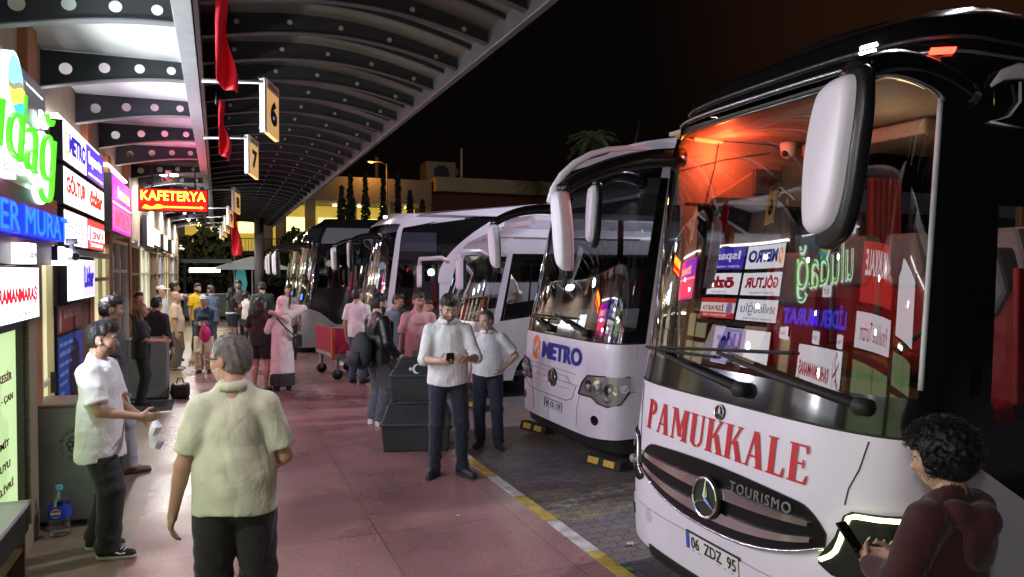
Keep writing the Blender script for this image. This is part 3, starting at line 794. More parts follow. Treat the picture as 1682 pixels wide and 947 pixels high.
# ---- blue channel letters
bl = thing('blue_letter_sign', 'blue glowing channel letters on the band under the green script sign', 'sign', (XF + .07, 4.5, 2.3))
blu = glow('blue_letters', (.01, .03, 1.0), 1.2)
cyn = glow('blue_letters_face', (.01, .17, 1.0), 1.1)
V, Fc = text_geo('LİDER MURAT', 2.9, .27, bold=.03)
put_text('letters', blu, bl, V, Fc, lambda u, v, d: (.02 + d, u, v + .0), .06)
V, Fc = text_geo('LİDER MURAT', 2.86, .25, bold=.0)
put_text('letter_faces', cyn, bl, V, Fc, lambda u, v, d: (.082 + d, .02 + u, v + .01), .004)
for y in (.1, 1.25, 2.62):
    pb = MB().box((-.02, y, -.20), (.12, y + .26, -.06)).build('small_lightbox', lite, bl)
    wall_text('lettering', glow('ink_grey', (.25, .3, .35), .4), bl, 'TURİZM', y + .03, -.16, .122, .20, .05)
# ---- white destination lightbox
def sign_spot(y, z, e, col, ang=165, tilt=0, par=None, x=XF + .16):
    l = bpy.data.lights.new('sign_light', 'SPOT'); l.energy = e; l.color = col; l.spot_size = R(ang); l.spot_blend = .6; l.shadow_soft_size = .03
    o = bpy.data.objects.new('sign_light', l); COL.objects.link(o); o.rotation_euler = (0, R(-90 - tilt), 0); o.parent = par; o.location = (x - (par.location.x if par else 0), y - (par.location.y if par else 0), z - (par.location.z if par else 0)); return o
sign_spot(5.2, 3.1, SPW*1.5, (.87, .97, .95), par=sg); sign_spot(6.6, 3.1, SPW*1.5, (.87, .97, .95), par=sg); sign_spot(6.0, 2.45, SPW*.35, (.1, .25, 1), par=bl)
def lightbox(name, label, y0, y1, z0, z1, x0=XF - .02, x1=XF + .08, face=lite, frame=dark, group=None):
    t = thing(name, label, 'sign', (x0, y0, z0), 0, group); d = x1 - x0
    MB().box((0, 0, 0), (d, y1 - y0, z1 - z0)).build('case', frame, t, bevel=.004)
    MB().box((d - .01, .015, .015), (d + .003, y1 - y0 - .015, z1 - z0 - .015)).build('lit_face', face, t)
    return t, d + .004
red_i = glow('ink_red', (.8, .01, .03), .5); blue_i = glow('ink_blue', (.03, .02, .5), .5); grey_i = glow('ink_grey', (.25, .3, .35), .4); org_i = glow('ink_orange', (1, .35, .02), 1.6)
t, d = lightbox('lightbox_sign', 'white lightbox with red lettering over the green lit shop window', 4.55, 6.64, 1.69, 2.09)
wall_text('lettering', red_i, t, 'KAHRAMANMARAŞ', .62, .12, d, 1.38, .13, bold=.035)
wall_text('small_lettering', grey_i, t, 'SEYAHAT', 1.45, .045, d, .4, .035)
m = MB(); m.tube([(d + .002, .12, .14), (d + .002, .25, .2), (d + .002, .38, .33)], .014, 6); m.tube([(d + .002, .16, .30), (d + .002, .27, .24), (d + .002, .42, .20)], .012, 6); m.ell((d, .3, .35), (.004, .03, .03)); m.build('swoosh_logo', red_i, t)
m = MB(); m.tube([(d + .002, .40, .06), (d + .002, .46, .30)], .011, 6); m.tube([(d + .002, .14, .06)] + [(d + .002, a, b) for a, b in arc(.27, .12, .07, 0, 270, 10)], .008, 6); m.build('swoosh_line', grey_i, t)
# ---- stack of six company lightboxes
def stack_logo(t, d, kind, w, h):
    if kind == 'metro':
        m = MB(); m.prism([(d, .16 + .085*math.cos(a), h/2 + .115*math.sin(a)) for a in [i*math.pi/12 for i in range(24)]], (.003, 0, 0)); m.build('round_logo', org_i, t)
        m = MB(); m.tube([(d + .004, .11, h/2 - .07), (d + .004, .145, h/2 + .06), (d + .004, .165, h/2 - .05), (d + .004, .20, h/2 + .07)], .012, 6); m.build('logo_stroke', glow('cap_white', (1, 1, 1), 1.2), t)
        wall_text('lettering', blue_i, t, 'METRO', .28, h/2 - .08, d, w - .34, .19, bold=.05)
    elif kind == 'isparta':
        wall_text('lettering', glow('cap_white', (1, 1, 1), 1.2), t, 'Isparta', .12, .13, d, w - .3, .17, bold=.02); wall_text('small_lettering', glow('cap_white', (1, 1, 1), 1.2), t, 'PETROL TURİZM SEYAHAT', .1, .045, d, w - .2, .035)
    elif kind == 'goltur':
        wall_text('lettering', red_i, t, 'GÖLTUR', .12, .12, d, w - .2, .19, bold=.04); wall_text('small_lettering', grey_i, t, 'SEYAHAT TURİZM', .25, .04, d, w - .5, .035)
    elif kind == 'oztur':
        wall_text('lettering', red_i, t, 'özlar', .14, .11, d, w - .28, .19, bold=.05); wall_text('small_lettering', grey_i, t, 'TURİZM', .3, .04, d, .5, .035)
    elif kind == 'sevil':
        wall_text('lettering', glow('ink_slate', (.28, .38, .42), .5), t, 'sevilooğlu', .10, .09, d, w - .2, .20); wall_text('small_lettering', grey_i, t, 'SEYAHAT ACENTESİ', .2, .035, d, w - .4, .035)
    elif kind == 'red':
        m = MB(); m.box((d - .003, .02, .105), (d + .001, w - .02, h - .085)); m.build('white_stripe', glow('cap_white', (1, 1, 1), 1.2), t)
        wall_text('lettering', red_i, t, 'İSPARTA', .28, .125, d + .002, w - .38, .11, bold=.02); wall_text('small_lettering', glow('cap_white', (1, 1, 1), 1.2), t, 'SEYAHAT 1960', .2, .04, d, w - .4, .04)
        m = MB(); m.ell((d, .15, h/2), (.006, .08, .1)); m.build('round_logo', glow('logo_mauve', (.5, .35, .7), .8), t)
bluef = glow('sign_blue', (.10, .05, .75), .9); redf = glow('sign_red', (.95, .06, .05), .9)
for kind, lab, y0, y1, z0, z1, face in [
    ('metro', 'white lightbox with orange round logo and blue lettering, top left of the six', 7.68, 8.95, 3.04, 3.41, lite),
    ('isparta', 'blue lightbox with white script lettering, top right of the six', 8.98, 10.22, 3.04, 3.41, bluef),
    ('goltur', 'white lightbox with large dark red capital lettering, left of middle row of six', 7.68, 8.95, 2.65, 3.01, lite),
    ('oztur', 'white lightbox with lower-case red lettering, right of middle row of six', 8.98, 10.22, 2.65, 3.01, lite),
    ('sevil', 'white lightbox with thin grey script lettering, bottom left of the six', 7.68, 8.95, 2.28, 2.62, lite),
    ('red', 'red lightbox with a white stripe and red lettering, bottom right of the six', 8.98, 10.22, 2.28, 2.62, redf)]:
    t, d = lightbox('lightbox_sign', lab, y0, y1, z0, z1, face=face, group='bus company lightboxes')
    stack_logo(t, d, kind, y1 - y0, z1 - z0)
bbox('sign_shelf', (XF, 7.6, 2.20), (XF + .12, 10.3, 2.26), steel)
t, d = lightbox('lightbox_sign', 'small half white half lilac lightbox with dark blue name under the six', 7.8, 9.42, 1.76, 2.18)
MB().box((d - .003, .80, .02), (d + .001, 1.6, .40)).build('lilac_half', glow('lilac', (.55, .5, .95), 1.0), t)
wall_text('lettering', blue_i, t, 'Lider', .9, .12, d + .002, .62, .22, bold=.05)
# destination boards under it
t, d = lightbox('notice_board', 'maroon notice board with pale capital lettering above the blue list', 7.6, 8.88, 1.47, 1.74, XF, XF + .03, mat('maroon_board', (.25, .045, .04), .4), dark)
wall_text('lettering', mat('pale_ink', (.65, .5, .38), .6), t, 'KAPADOKYA', .30, .14, d, .85, .085); wall_text('lettering', mat('pale_ink', (.65, .5, .38), .6), t, 'VE', .82, .035, d, .16, .07)
m = MB(); m.ell((d, .14, .13), (.004, .05, .11)); m.build('logo', mat('pale_ink2', (.55, .35, .3), .6), t)
t, d = lightbox('notice_board', 'blue notice board listing destinations behind the young man', 7.6, 8.88, .86, 1.46, XF, XF + .03, mat('blue_board', (.03, .10, .52), .4), dark)
for i, l in enumerate(['İZMİR - İSTANBUL - ANKARA', 'ANTALYA - BURSA - ADANA', 'KAYSERİ - KONYA - MUĞLA', 'DENİZLİ - AYDIN', 'NEVŞEHİR - ÜRGÜP', 'ESKİŞEHİR']):
    wall_text('lettering', mat('sky_ink', (.55, .68, .85), .6), t, l, .08, .50 - .09*i, d, None, .045)
# lettering on the green window
lw = thing('window_lettering', 'dark red destination list stuck on the green lit shop window', 'lettering', (XF - .02, 4.42, .3))
for i, (l, w) in enumerate([('BURSA - AKSARAY - BALIKESİR', 1.78), ('BANDIRMA - GÖNEN - BİGA - ÇAN', 1.80), ('ÇANAKKALE - İSTANBUL', 1.35), ('AYVALIK - AKÇAY - EDREMİT', 1.68), ('ALTINOLUK - KÜÇÜKKUYU', 1.70), ('KEŞAN - TEKİRDAĞ - SİLİVRİ', 1.78)]):
    wall_text('lettering', mat('dark_red_ink', (.16, .025, .03), .6), lw, l, .05, .98 - .155*i, .0, w, .075, bold=.015)
# pink scrolling LED sign
t, d = lightbox('led_sign', 'magenta and red scrolling LED sign on the shop front', 11.0, 13.2, 2.58, 3.35, XF - .02, XF + .08, glow('led_magenta', (.95, .02, .42), 1.5), steel)
MB().box((d - .003, .03, .43), (d + .001, 1.4, .74)).build('violet_zone', glow('led_violet', (.40, .02, .85), 1.2), t)
MB().box((d - .003, .05, .05), (d + .001, 2.15, .34)).build('pale_zone', glow('led_pale', (.95, .13, .30), 1.2), t)
wall_text('lettering', glow('led_orange', (1, .3, .02), 6), t, 'İSTANBUL', .55, .48, d + .002, 1.5, .17); wall_text('lettering', glow('led_red', (.95, .02, .06), 3), t, 'ANTALYA', .2, .07, d + .003, 1.8, .24, bold=.02)
MB().tube([(d + .003, .05, .39), (d + .003, 2.1, .39)], .012, 4).build('led_line', glow('led_orange', (1, .3, .02), 6), t)
# sign boxes further down
for y0, y1, z0, z1, lab, gw in [(16.2, 17.7, 2.55, 3.15, 'blank bright white lightbox far down the shop row, nearest one', 1), (17.9, 19.6, 2.62, 3.0, 'second bright white lightbox far down the shop row, lower and longer', 1), (21, 22.4, 2.6, 3.0, 'dim yellowish lightbox far down the shop row', .35), (24.6, 26, 2.6, 3.0, 'farthest small lightbox on the shop row', .3)]:
    lightbox('lightbox_sign', lab, y0, y1, z0, z1, face=lite if gw == 1 else glow('sign_dim%.2f' % gw, (.95, .9, .55), gw*4))
# the shop before it (seen in the coach windscreen): red and white sign
t, d = lightbox('lightbox_sign', 'red lightbox with white lettering nearest the camera on the shop row', 1.5, 3.9, 2.62, 3.3, face=redf)
wall_text('lettering', lite, t, 'PAMUKKALE', .2, .3, d, 2.0, .28, bold=.02)
t, d = lightbox('lightbox_sign', 'white lightbox with red lettering nearest the camera, over the shop window', 1.4, 4.0, 2.14, 2.55)
wall_text('lettering', red_i, t, 'Pamukkale Turizm', .3, .1, d, 2.0, .2)
t, d = lightbox('lightbox_sign', 'wide white lightbox added unseen behind the camera to light the foreground', -2.6, .8, 2.4, 3.3)  # blank glowing box added out of view to light the foreground
for y, z, e, c in [(8.3, 3.2, 1.0, (.86, .83, 1)), (8.3, 2.5, 1.0, (.86, .83, 1)), (9.7, 2.8, .6, (.9, .8, 1)), (8.4, 1.95, .7, (.88, .85, 1)), (5.6, 1.88, .7, (.92, .90, 1)), (12.1, 2.95, .9, (1, .14, .45)), (11.3, 2.75, .8, (1, .25, .55)),
                   (16.9, 2.9, 1.6, (.92, .90, 1)), (18.7, 2.8, 1.6, (.92, .90, 1)), (21.7, 2.8, 1.2, (1, .95, .8)), (25.3, 2.8, 1.2, (1, .95, .85)), (2.7, 2.9, .5, (1, .5, .5)), (2.7, 2.35, 1.2, (.92, .90, 1)), (-.9, 2.85, 1.6, (.92, .90, 1))]:  # last entry: spot of the added box behind the camera
    sign_spot(y, z, SPW*e, c, par=bld)
# small shop-front floodlight and cameras
fl = thing('floodlight', 'small white box floodlight on the shop pillar beside the blue letters', 'lamp', (XF + .03, 7.1, 2.2))
MB().box((0, 0, -.06), (.10, .14, .06)).build('housing', dark, fl); MB().box((.10, .005, -.055), (.13, .135, .055)).build('lens', lite, fl)
def cctv(label, x, y, z, yaw):
    t = thing('cctv_camera', label, 'camera', (x, y, z), yaw)
    MB().cyl((0, 0, 0), (0, 0, -.05), .045).build('mount', white, t, True); MB().tube([(0, 0, -.05), (0, -.02, -.11)], .02).build('arm', white, t, True)
    MB().cyl((0, .06, -.12), (0, -.13, -.16), .042).build('housing', white, t, True); MB().cyl((0, -.131, -.16), (0, -.136, -.161), .032).build('lens', dark, t)
cctv('white bullet security camera hanging above the red LED sign', -.72, 13.1, 3.66, R(-25))
cctv('white security camera at the far end of the shop row', -1.25, 29.6, 3.0, R(60))
cctv('small white security camera beside the blue letters', XF + .16, 7.55, 2.34, R(20))
# ---- KAFETERYA LED board
kf = thing('led_board', 'hanging red LED board with yellow lettering and an arrow', 'sign', (-1.19, 13.45, 3.03))
MB().box((0, 0, 0), (1.05, .10, .38)).build('case', dark, kf, bevel=.006)
MB().box((.02, -.004, .02), (1.03, .002, .36)).build('led_face', glow('led_face_red', (.85, .004, .002), 1.6), kf)
V, Fc = text_geo('KAFETERYA', .97, .155, bold=.012)
put_text('lettering', glow('led_yellow', (1, .55, .03), 6), kf, V, Fc, lambda u, v, d: (.04 + u, -.008 - d, .18 + v), .002)
m = MB(); yz = [(.36, .06), (.93, .06), (.93, .045), (.99, .075), (.93, .105), (.93, .09), (.36, .09)]
m.prism([(a, -.008, b) for a, b in yz], (0, -.002, 0)); m.prism([(a, -.008, b) for a, b in [(.05, .05), (.1, .11), (.2, .07), (.28, .12), (.36, .1), (.36, .05), (.24, .04), (.15, .03)]], (0, -.002, 0)); m.build('arrow', glow('led_orange2', (1, .33, .02), 3), kf)
for x in (.2, .85): MB().cyl((x, .05, .38), (x, .05, .75), .012).build('hanger', dark, kf)

# ================================================================ CANOPIES
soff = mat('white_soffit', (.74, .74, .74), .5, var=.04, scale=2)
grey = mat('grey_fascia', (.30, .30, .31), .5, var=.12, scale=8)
can = thing('shop_canopy', 'white soffit with arched black holed beams above the shop signs', 'canopy', (0, 0, 0))
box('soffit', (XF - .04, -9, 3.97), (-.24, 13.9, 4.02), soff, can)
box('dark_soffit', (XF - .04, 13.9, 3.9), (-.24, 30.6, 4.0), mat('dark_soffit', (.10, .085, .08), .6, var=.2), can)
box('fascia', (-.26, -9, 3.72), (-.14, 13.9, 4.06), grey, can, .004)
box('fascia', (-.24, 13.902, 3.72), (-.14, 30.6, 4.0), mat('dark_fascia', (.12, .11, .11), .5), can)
for y0, y1 in ((-8, -1), (4.25, 7.1), (7.7, 10.2), (11.0, 13.2)):  # hidden glowing strips added behind the signs to brighten the soffit
    cl = box('soffit_fill', (XF - .06, y0, 3.445), (XF + .04, y1, 3.465), glow('soffit_fill_white', (.93, .93, 1), 4), can)
for y in (15.6, 19, 22.4, 25.8, 29.2):
    cl = MB().cyl((-.85, y, 3.895), (-.85, y, 3.87), .16, n=20).build('ceiling_lamp', glow('ceiling_lamp_white', (1, .97, .9), 8), can)
    l = bpy.data.lights.new('ceiling_lamp', 'SPOT'); l.energy = 260; l.color = (1, .95, .92); l.spot_size = R(170); l.spot_blend = .5; l.shadow_soft_size = .15
    o = bpy.data.objects.new('lamp_light', l); COL.objects.link(o); o.parent = cl; o.location = (-.85, y, 3.86)
beamk = mat('beam_charcoal', (.022, .023, .030), .5, var=.15)
flange = mat('beam_flange', (.20, .20, .22), .45)
yb = 5.8 - 1.70*4
while yb < 30:
    n = 14; lowz = lambda x: 3.63 + .17*math.sin(min(1, (x + 1.48)/1.22)*math.pi/2)
    xs = [-1.48 + 1.22*i/n for i in range(n + 1)]
    topz = 3.965 if yb < 13.7 else 3.895
    ol = [(x, lowz(x)) for x in xs] + [(x, topz) for x in reversed(xs)]
    hol = [(-1.22, .5*(3.67 + topz)+.0, .052), (-.92, .5*(lowz(-.92) + topz), .046), (-.64, .5*(lowz(-.64) + topz), .042), (-.38, .5*(lowz(-.38) + topz), .038)]
    bm = holed_plate('beam', ol, hol, .012, beamk, can, lambda x, y, z, q=yb: (x, q + z, y))
    fm = MB()
    for i in range(n): fm.prism([(xs[i], yb - .045, lowz(xs[i])), (xs[i+1], yb - .045, lowz(xs[i+1])), (xs[i+1], yb - .045, lowz(xs[i+1]) - .012), (xs[i], yb - .045, lowz(xs[i]) - .012)], (0, .09, 0))
    fm.build('flange', flange, bm)
    # the painted blanking discs in the two outer holes of every second beam
    yb += 1.70
oc = thing('bay_canopy', 'large dark arched metal canopy with ribs over the kerb of the bus bays', 'canopy', (0, 0, 0))
def arch(x):     # height of the sheet
    u = (x + .12)/2.08
    return 4.02 + .17*math.sin(math.pi*min(u, 1)*.92) - .17*u
sheet = mat('canopy_sheet', (.070, .052, .038), .65, .0, var=.2, scale=1.5)
MB().grid(lambda u, v: (-.12 + 2.08*u, -7 + 37.6*v, arch(-.12 + 2.08*u)), 24, 1).build('roof_sheet', sheet, oc, True)
MB().grid(lambda u, v: (-.12 + 2.08*u, -7 + 37.6*v, arch(-.12 + 2.08*u) + .06), 24, 1).build('roof_top', dark, oc, True)
MB().box((1.94, -7, 3.74), (2.0, 30.6, 3.92)).build('edge_beam', mat('canopy_edge', (.055, .052, .05), .5, .2), oc, bevel=.01)
MB().box((-.13, -7, 3.7), (-.10, 30.6, 4.02)).build('back_plate', dark, oc)
ribk = mat('rib_black', (.009, .008, .008), .55)
boltm = mat('rib_bolt', (.22, .2, .18), .5)
yb = 5.41 - .78*14; q = 0
while yb < 30.5:
    n = 20; xs = [-.10 + 2.04*i/n for i in range(n + 1)]; m = MB()
    dep = .17
    for i in range(n):
        a, b = xs[i], xs[i+1]; za, zb = arch(a) - .004, arch(b) - .004
        da = dep*(1 - .45*i/n); db = dep*(1 - .45*(i+1)/n)
        m.cur = 0; m.prism([(a, yb, za), (b, yb, zb), (b, yb, zb - db), (a, yb, za - da)], (0, .012, 0))
        m.cur = 1; m.prism([(a, yb - .03, za - da), (b, yb - .03, zb - db), (b, yb - .03, zb - db - .010), (a, yb - .03, za - da - .010)], (0, .075, 0))
    m.cur = 2
    for x in (.15, .55, .95, 1.35, 1.75):
        zc = arch(x) - dep*.42; m.cyl((x, yb - .006, zc), (x, yb - .001, zc), .020, n=12)
    m.build('rib', [ribk, mat('rib_flange', (.022, .020, .019), .5), boltm], oc)
    m = MB(); y2 = yb + .39
    for i in range(n):
        a, b = xs[i], xs[i+1]; za, zb = arch(a) - .004, arch(b) - .004
        m.prism([(a, y2, za), (b, y2, zb), (b, y2, zb - .035), (a, y2, za - .035)], (0, .03, 0))
    m.build('seam', ribk, oc)
    yb += .78; q += 1
# columns between walk and bays under the canopy, far down
for y in (27.5,):
    c = thing('canopy_column', 'dark round canopy column beside the far grey coach', 'column', (1.35, y, 0)); MB().cyl((0, 0, 0), (0, 0, 3.9), .16, .16, 20).build('shaft', mat('col_dark', (.06, .05, .05), .6), c, True); MB().box((-.22, -.22, 0), (.22, .22, .12)).build('base', stone, c)

# ---- bay number signs
amber = mat('amber_board', (.80, .50, .20), .5, 0, .30, (1, .55, .2))
def bay_sign(numb, x, y, z0, label, w=.125, h=.43):
    t = thing('bay_sign', label, 'sign', (x, y, z0), R(38), 'bay number signs')
    sk_ = lambda u: -.12*u/.17*w/.17
    pts = [(0, 0, 0), (w, 0, sk_(w)), (w, 0, h + sk_(w)), (0, 0, h)]
    MB().prism(pts, (0, .05, 0)).build('board', amber, t, bevel=.003)
    MB().prism([(-.006, -.003, -.004), (-.006, -.003, h + .004), (-.006, .06, h + .004), (-.006, .06, -.004)], (-.02, 0, 0)).build('side_band', white, t)
    MB().prism([(0, -.002, h*.82), (w, -.002, h*.82 + sk_(w)), (w, -.002, h + sk_(w)), (0, -.002, h)], (0, -.002, 0)).build('header', mat('sign_header', (.75, .62, .48), .5), t)
    V, F = text_geo(numb, w*.55 if len(numb) == 1 else w*.8, h*.48, bold=.05)
    put_text('numeral', mat('navy_ink', (.02, .025, .10), .5), t, V, F, lambda u, v, d: (w*.24 + u if len(numb) == 1 else w*.1 + u, -.006 - d, h*.2 + v + sk_(w*.24 + u)), .002)
    V, F = text_geo('PERON', w*.7, h*.07); put_text('header_text', mat('navy_ink', (.02, .025, .10), .5), t, V, F, lambda u, v, d: (w*.15 + u, -.005 - d, h*.87 + v + sk_(w*.15 + u)), .001)
    b = MB(); b.tube([(-.38, .31, h - .06), (-.012, .02, h - .03), (-.012, .02, h - .10)], .016, 8); b.build('bracket', mat('galv', (.42, .42, .44), .4, .6), t, True)
for nb_, xx, yy, zz in (('6', .385, 6.4, 3.19), ('7', .35, 9.0, 3.17), ('8', .30, 14.6, 3.16), ('9', .26, 18.9, 3.16), ('10', .22, 22.0, 3.16), ('11', .18, 24.6, 3.16), ('12', .12, 27.0, 3.16)):
    bay_sign(nb_, xx, yy, zz, 'amber hanging board with the bay number %s on a grey bracket' % nb_)
# ---- red flags
def flag(label, x, y, z0, z1, w, ph, grp='red flags under the canopy'):
    t = thing('red_flag', label, 'flag', (x, y, z1), 0, grp); h = z1 - z0
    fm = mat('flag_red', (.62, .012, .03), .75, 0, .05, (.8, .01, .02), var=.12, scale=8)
    def fn(u, v):
        ww = w*(.30 + .70*v**.8); return (.02 + ww*u + .02*math.sin(9*v + ph)*u, .05*math.sin(7*u + 5*v + ph)*(.4 + v) + .09*u, -h*v*(1 - .10*u) - .12*u*v)
    o = MB().grid(fn, 18, 30).build('cloth', fm, t, True); so_ = o.modifiers.new('s', 'SOLIDIFY'); so_.thickness = .003
    MB().tube([(0, 0, .18), (0, 0, -.06)], .012, 8).build('pole', dark, t, True)
    m = MB(); n = 14
    cr = arc(.5*w, -h*.55, .07*w/.2, 40, 320, n); ci = arc(.5*w + .02*w/.2, -h*.55, .055*w/.2, 320, 40, n)
    return t
flag('large red flag hanging nearest the camera beside bay six', -.02, 5.2, 3.27, 4.02, .12, 0)
flag('second red flag hanging behind the first beside bay six', .0, 7.9, 3.22, 3.75, .11, 1.3)
flag('small far red flag hanging near the end of the shops', .35, 22.5, 2.5, 3.7, .30, 2.1)
# ================================================================ FAR BACKGROUND
tb = thing('terminal_building', 'far terminal building with yellow lit gallery and cream roof band behind the coaches', 'building', (0, 60, 0))
crm = mat('cream_render', (.22, .20, .16), .7, var=.1, scale=.4)
box('roof_band', (-12, -.6, 7.6), (16.4, 14, 9.5), crm, tb)
box('wing_band', (16.6, -1.4, 8.6), (46, 14, 9.75), mat('ochre_render', (.46, .36, .20), .7, var=.1, scale=.4), tb)
box('wing_wall', (16.6, .2, 0), (46, 14, 8.6), mat('brick_red', (.16, .05, .03), .8), tb)
box('gallery_wall', (-12, 5, 3.6), (16.4, 5.4, 7.6), glow('gallery_yellow', (.80, .56, .08), .32), tb)
box('gallery_floor', (-12, -.4, 3.3), (16.4, 5, 3.6), crm, tb)
box('lower_wall', (-12, .4, 0), (16.4, .8, 3.3), mat('dark_wall', (.05, .045, .035), .8), tb)
for x in (-10, -6.5, -3, .6, 3.2, 4.2, 6.4, 9.6, 13): box('column', (x, -.2, 3.6), (x + .75, .6, 7.6), mat('ochre_render', (.46, .36, .20), .7), tb)
lamp_y = glow('gallery_lamp', (1, .78, .3), 5)
for x in range(-11, 17, 2): MB().ell((x, 2.2, 7.45), (.22, .22, .08)).build('gallery_lamp', lamp_y, tb)
for x in (-9, -5.2, -1.5, 1.6, 5.2, 8.0, 11.5, 14.8): box('lit_window', (x, 4.95, 5.2), (x + 2.0, 4.99, 6.6), glow('gallery_win', (1, .85, .40), 1.0), tb)
m = MB()
for i in range(120): m.box((-12 + .236*i, -.42, 3.6), (-11.97 + .236*i, -.38, 4.5))
m.box((-12, -.44, 4.5), (16.4, -.36, 4.56)); m.build('railing', dark, tb)
for x in (2.2, 8, 12.6): MB().cyl((x, 3, 9.5), (x, 3, 9.5 + 2.2 + .3*math.sin(x)), .16).build('chimney', mat('chimney_grey', (.10, .09, .08), .7), tb)
rt = thing('rooftop_unit', 'grey air handling unit on the far terminal roof', 'machine', (16.7, 62, 9.5))
MB().box((0, 0, 0), (2.6, 2.4, 2.0)).build('casing', mat('unit_grey', (.22, .21, .18), .6), rt, bevel=.05); MB().cyl((1.3, -.02, 1), (1.3, .05, 1), .7, n=20).build('fan_grille', dark, rt); MB().box((2.6, .2, .9), (3.0, .8, 1.5)).build('duct', mat('unit_grey', (.22, .21, .18), .6), rt)
mast = thing('antenna_mast', 'thin pale lattice antenna mast on the far terminal roof', 'antenna', (19.5, 61, 9.7))
MB().tube([(0, 0, 0), (0, 0, 2.9)], [.10, .07], 6).build('mast', mat('mast_pale', (.62, .58, .5), .6), mast); MB().box((-.3, -.3, 0), (.3, .3, .35)).build('base', dark, mast)
def lamp_post(label, x, y, h, pw, col=(1, .42, .08)):
    t = thing('street_lamp', label, 'lamp', (x, y, RD), 0)
    MB().tube([(0, 0, 0), (0, 0, h)], [.11, .06], 10).build('pole', mat('pole_grey', (.16, .14, .12), .6), t, True)
    MB().tube([(0, 0, h - .1), (-.5, 0, h + .12), (-1.2, 0, h + .1)], .04, 8).build('arm', mat('pole_grey', (.16, .14, .12), .6), t, True)
    MB().ell((-1.25, 0, h + .06), (.24, .10, .06)).build('lamp_head', glow('sodium_lamp_%.2f' % col[1], col, 4), t, True)
    l = bpy.data.lights.new('street_lamp', 'POINT'); l.energy = pw; l.color = col; l.shadow_soft_size = .3
    o = bpy.data.objects.new('lamp_light', l); COL.objects.link(o); o.parent = t; o.location = (-1.25, 0, h - .2)
lamp_post('distant street lamp glowing orange above the terminal roof', 12.4, 58, 10.6, 200)
lamp_post('white street lamp on a pole beyond the far bay signs', .9, 44, 5.6, 250, (1, .85, .45))
lamp_post('tall cool white lamp mast in the parking lot beyond the nearest coach', 15.0, 9.5, 11.5, 3600, (.90, .88, 1))
# cypresses with lights behind, palm, dark trees
def leaf_cloud(name, pts, m, parent, s0, s1, rng):
    mb = MB()
    for p in pts:
        s = rng.uniform(s0, s1); a = Vector((rng.gauss(0, 1), rng.gauss(0, 1), rng.gauss(0, 1))).normalized(); b = a.cross(Vector((rng.gauss(0, 1), rng.gauss(0, 1), rng.gauss(0, 1)))).normalized()
        q = Vector(p); mb.add([q - a*s, q + b*s*.6, q + a*s, q - b*s*.6], [(0, 1, 2, 3)])
    return mb.build(name, m, parent)
lf = mat('dark_leaf', (.035, .045, .02), .7); bark = mat('bark', (.06, .045, .03), .9, var=.3)
rng = random.Random(5)
for i, (x, y, h) in enumerate([(6.9, 45, 7.2), (7.5, 45.5, 7.9), (8.3, 45, 8.1), (9.6, 46, 7.9), (10.4, 45.4, 8.3), (11.3, 46, 7.2), (11.9, 45.2, 6.6)]):
    t = thing('cypress_tree', ['slim dark cypress at the left end of the far row', 'slim dark cypress second in the far row', 'tall dark cypress third in the far row', 'dark cypress right of the gap in the far row', 'tallest dark cypress in the far row', 'shorter dark cypress near the right end of the far row', 'lowest dark cypress at the right end of the far row'][i], 'tree', (x, y, RD), 0, 'far cypress row')
    MB().tube([(0, 0, 0), (0, 0, h*.9)], [.12, .03], 8).build('trunk', bark, t)
    P = []
    for k in range(900):
        z = rng.uniform(.08, 1)**.8; r = (.42*(1 - z)**.6*(z/.1 if z < .1 else 1) + .03)*(1 + .3*math.sin(17*z + i)); a = rng.uniform(0, 6.28); q = r*math.sqrt(rng.uniform(.1, 1)); P.append((q*math.cos(a), q*math.sin(a), z*h))
    leaf_cloud('crown', P, lf, t, .08, .2, rng)
pt = thing('palm_tree', 'dim palm crown above the coach with blue lettering', 'tree', (21.0, 40, RD))
MB().tube([(0, 0, 0), (.2, 0, 5), (.1, 0, 10.2)], [.28, .2, .18], 12).build('trunk', bark, pt, True)
m = MB()
for k in range(34):
    a = k*2.4; el = rng.uniform(-.2, 1.1); L = rng.uniform(1.3, 1.9); p0 = Vector((.1, 0, 10.2)); pts = []
    for s in range(9):
        u = s/8; pts.append(p0 + Vector((math.cos(a)*L*u*math.cos(el), math.sin(a)*L*u*math.cos(el), L*u*math.sin(el) - .9*u*u*L*.6)))
    for s in range(8):
        d = (pts[s+1] - pts[s]).normalized(); sd = d.cross(Vector((0, 0, 1))).normalized()
        for sg_ in (1, -1):
            for z in (0, .5):
                b = pts[s].lerp(pts[s+1], z); tip = b + sd*sg_*.38*(1 - abs(s/8 - .45)) + d*.22 - Vector((0, 0, .12)); m.add([b, b + d*.06, tip], [(0, 1, 2)])
m.build('crown', mat('palm_leaf', (.36, .40, .15), .6), pt)
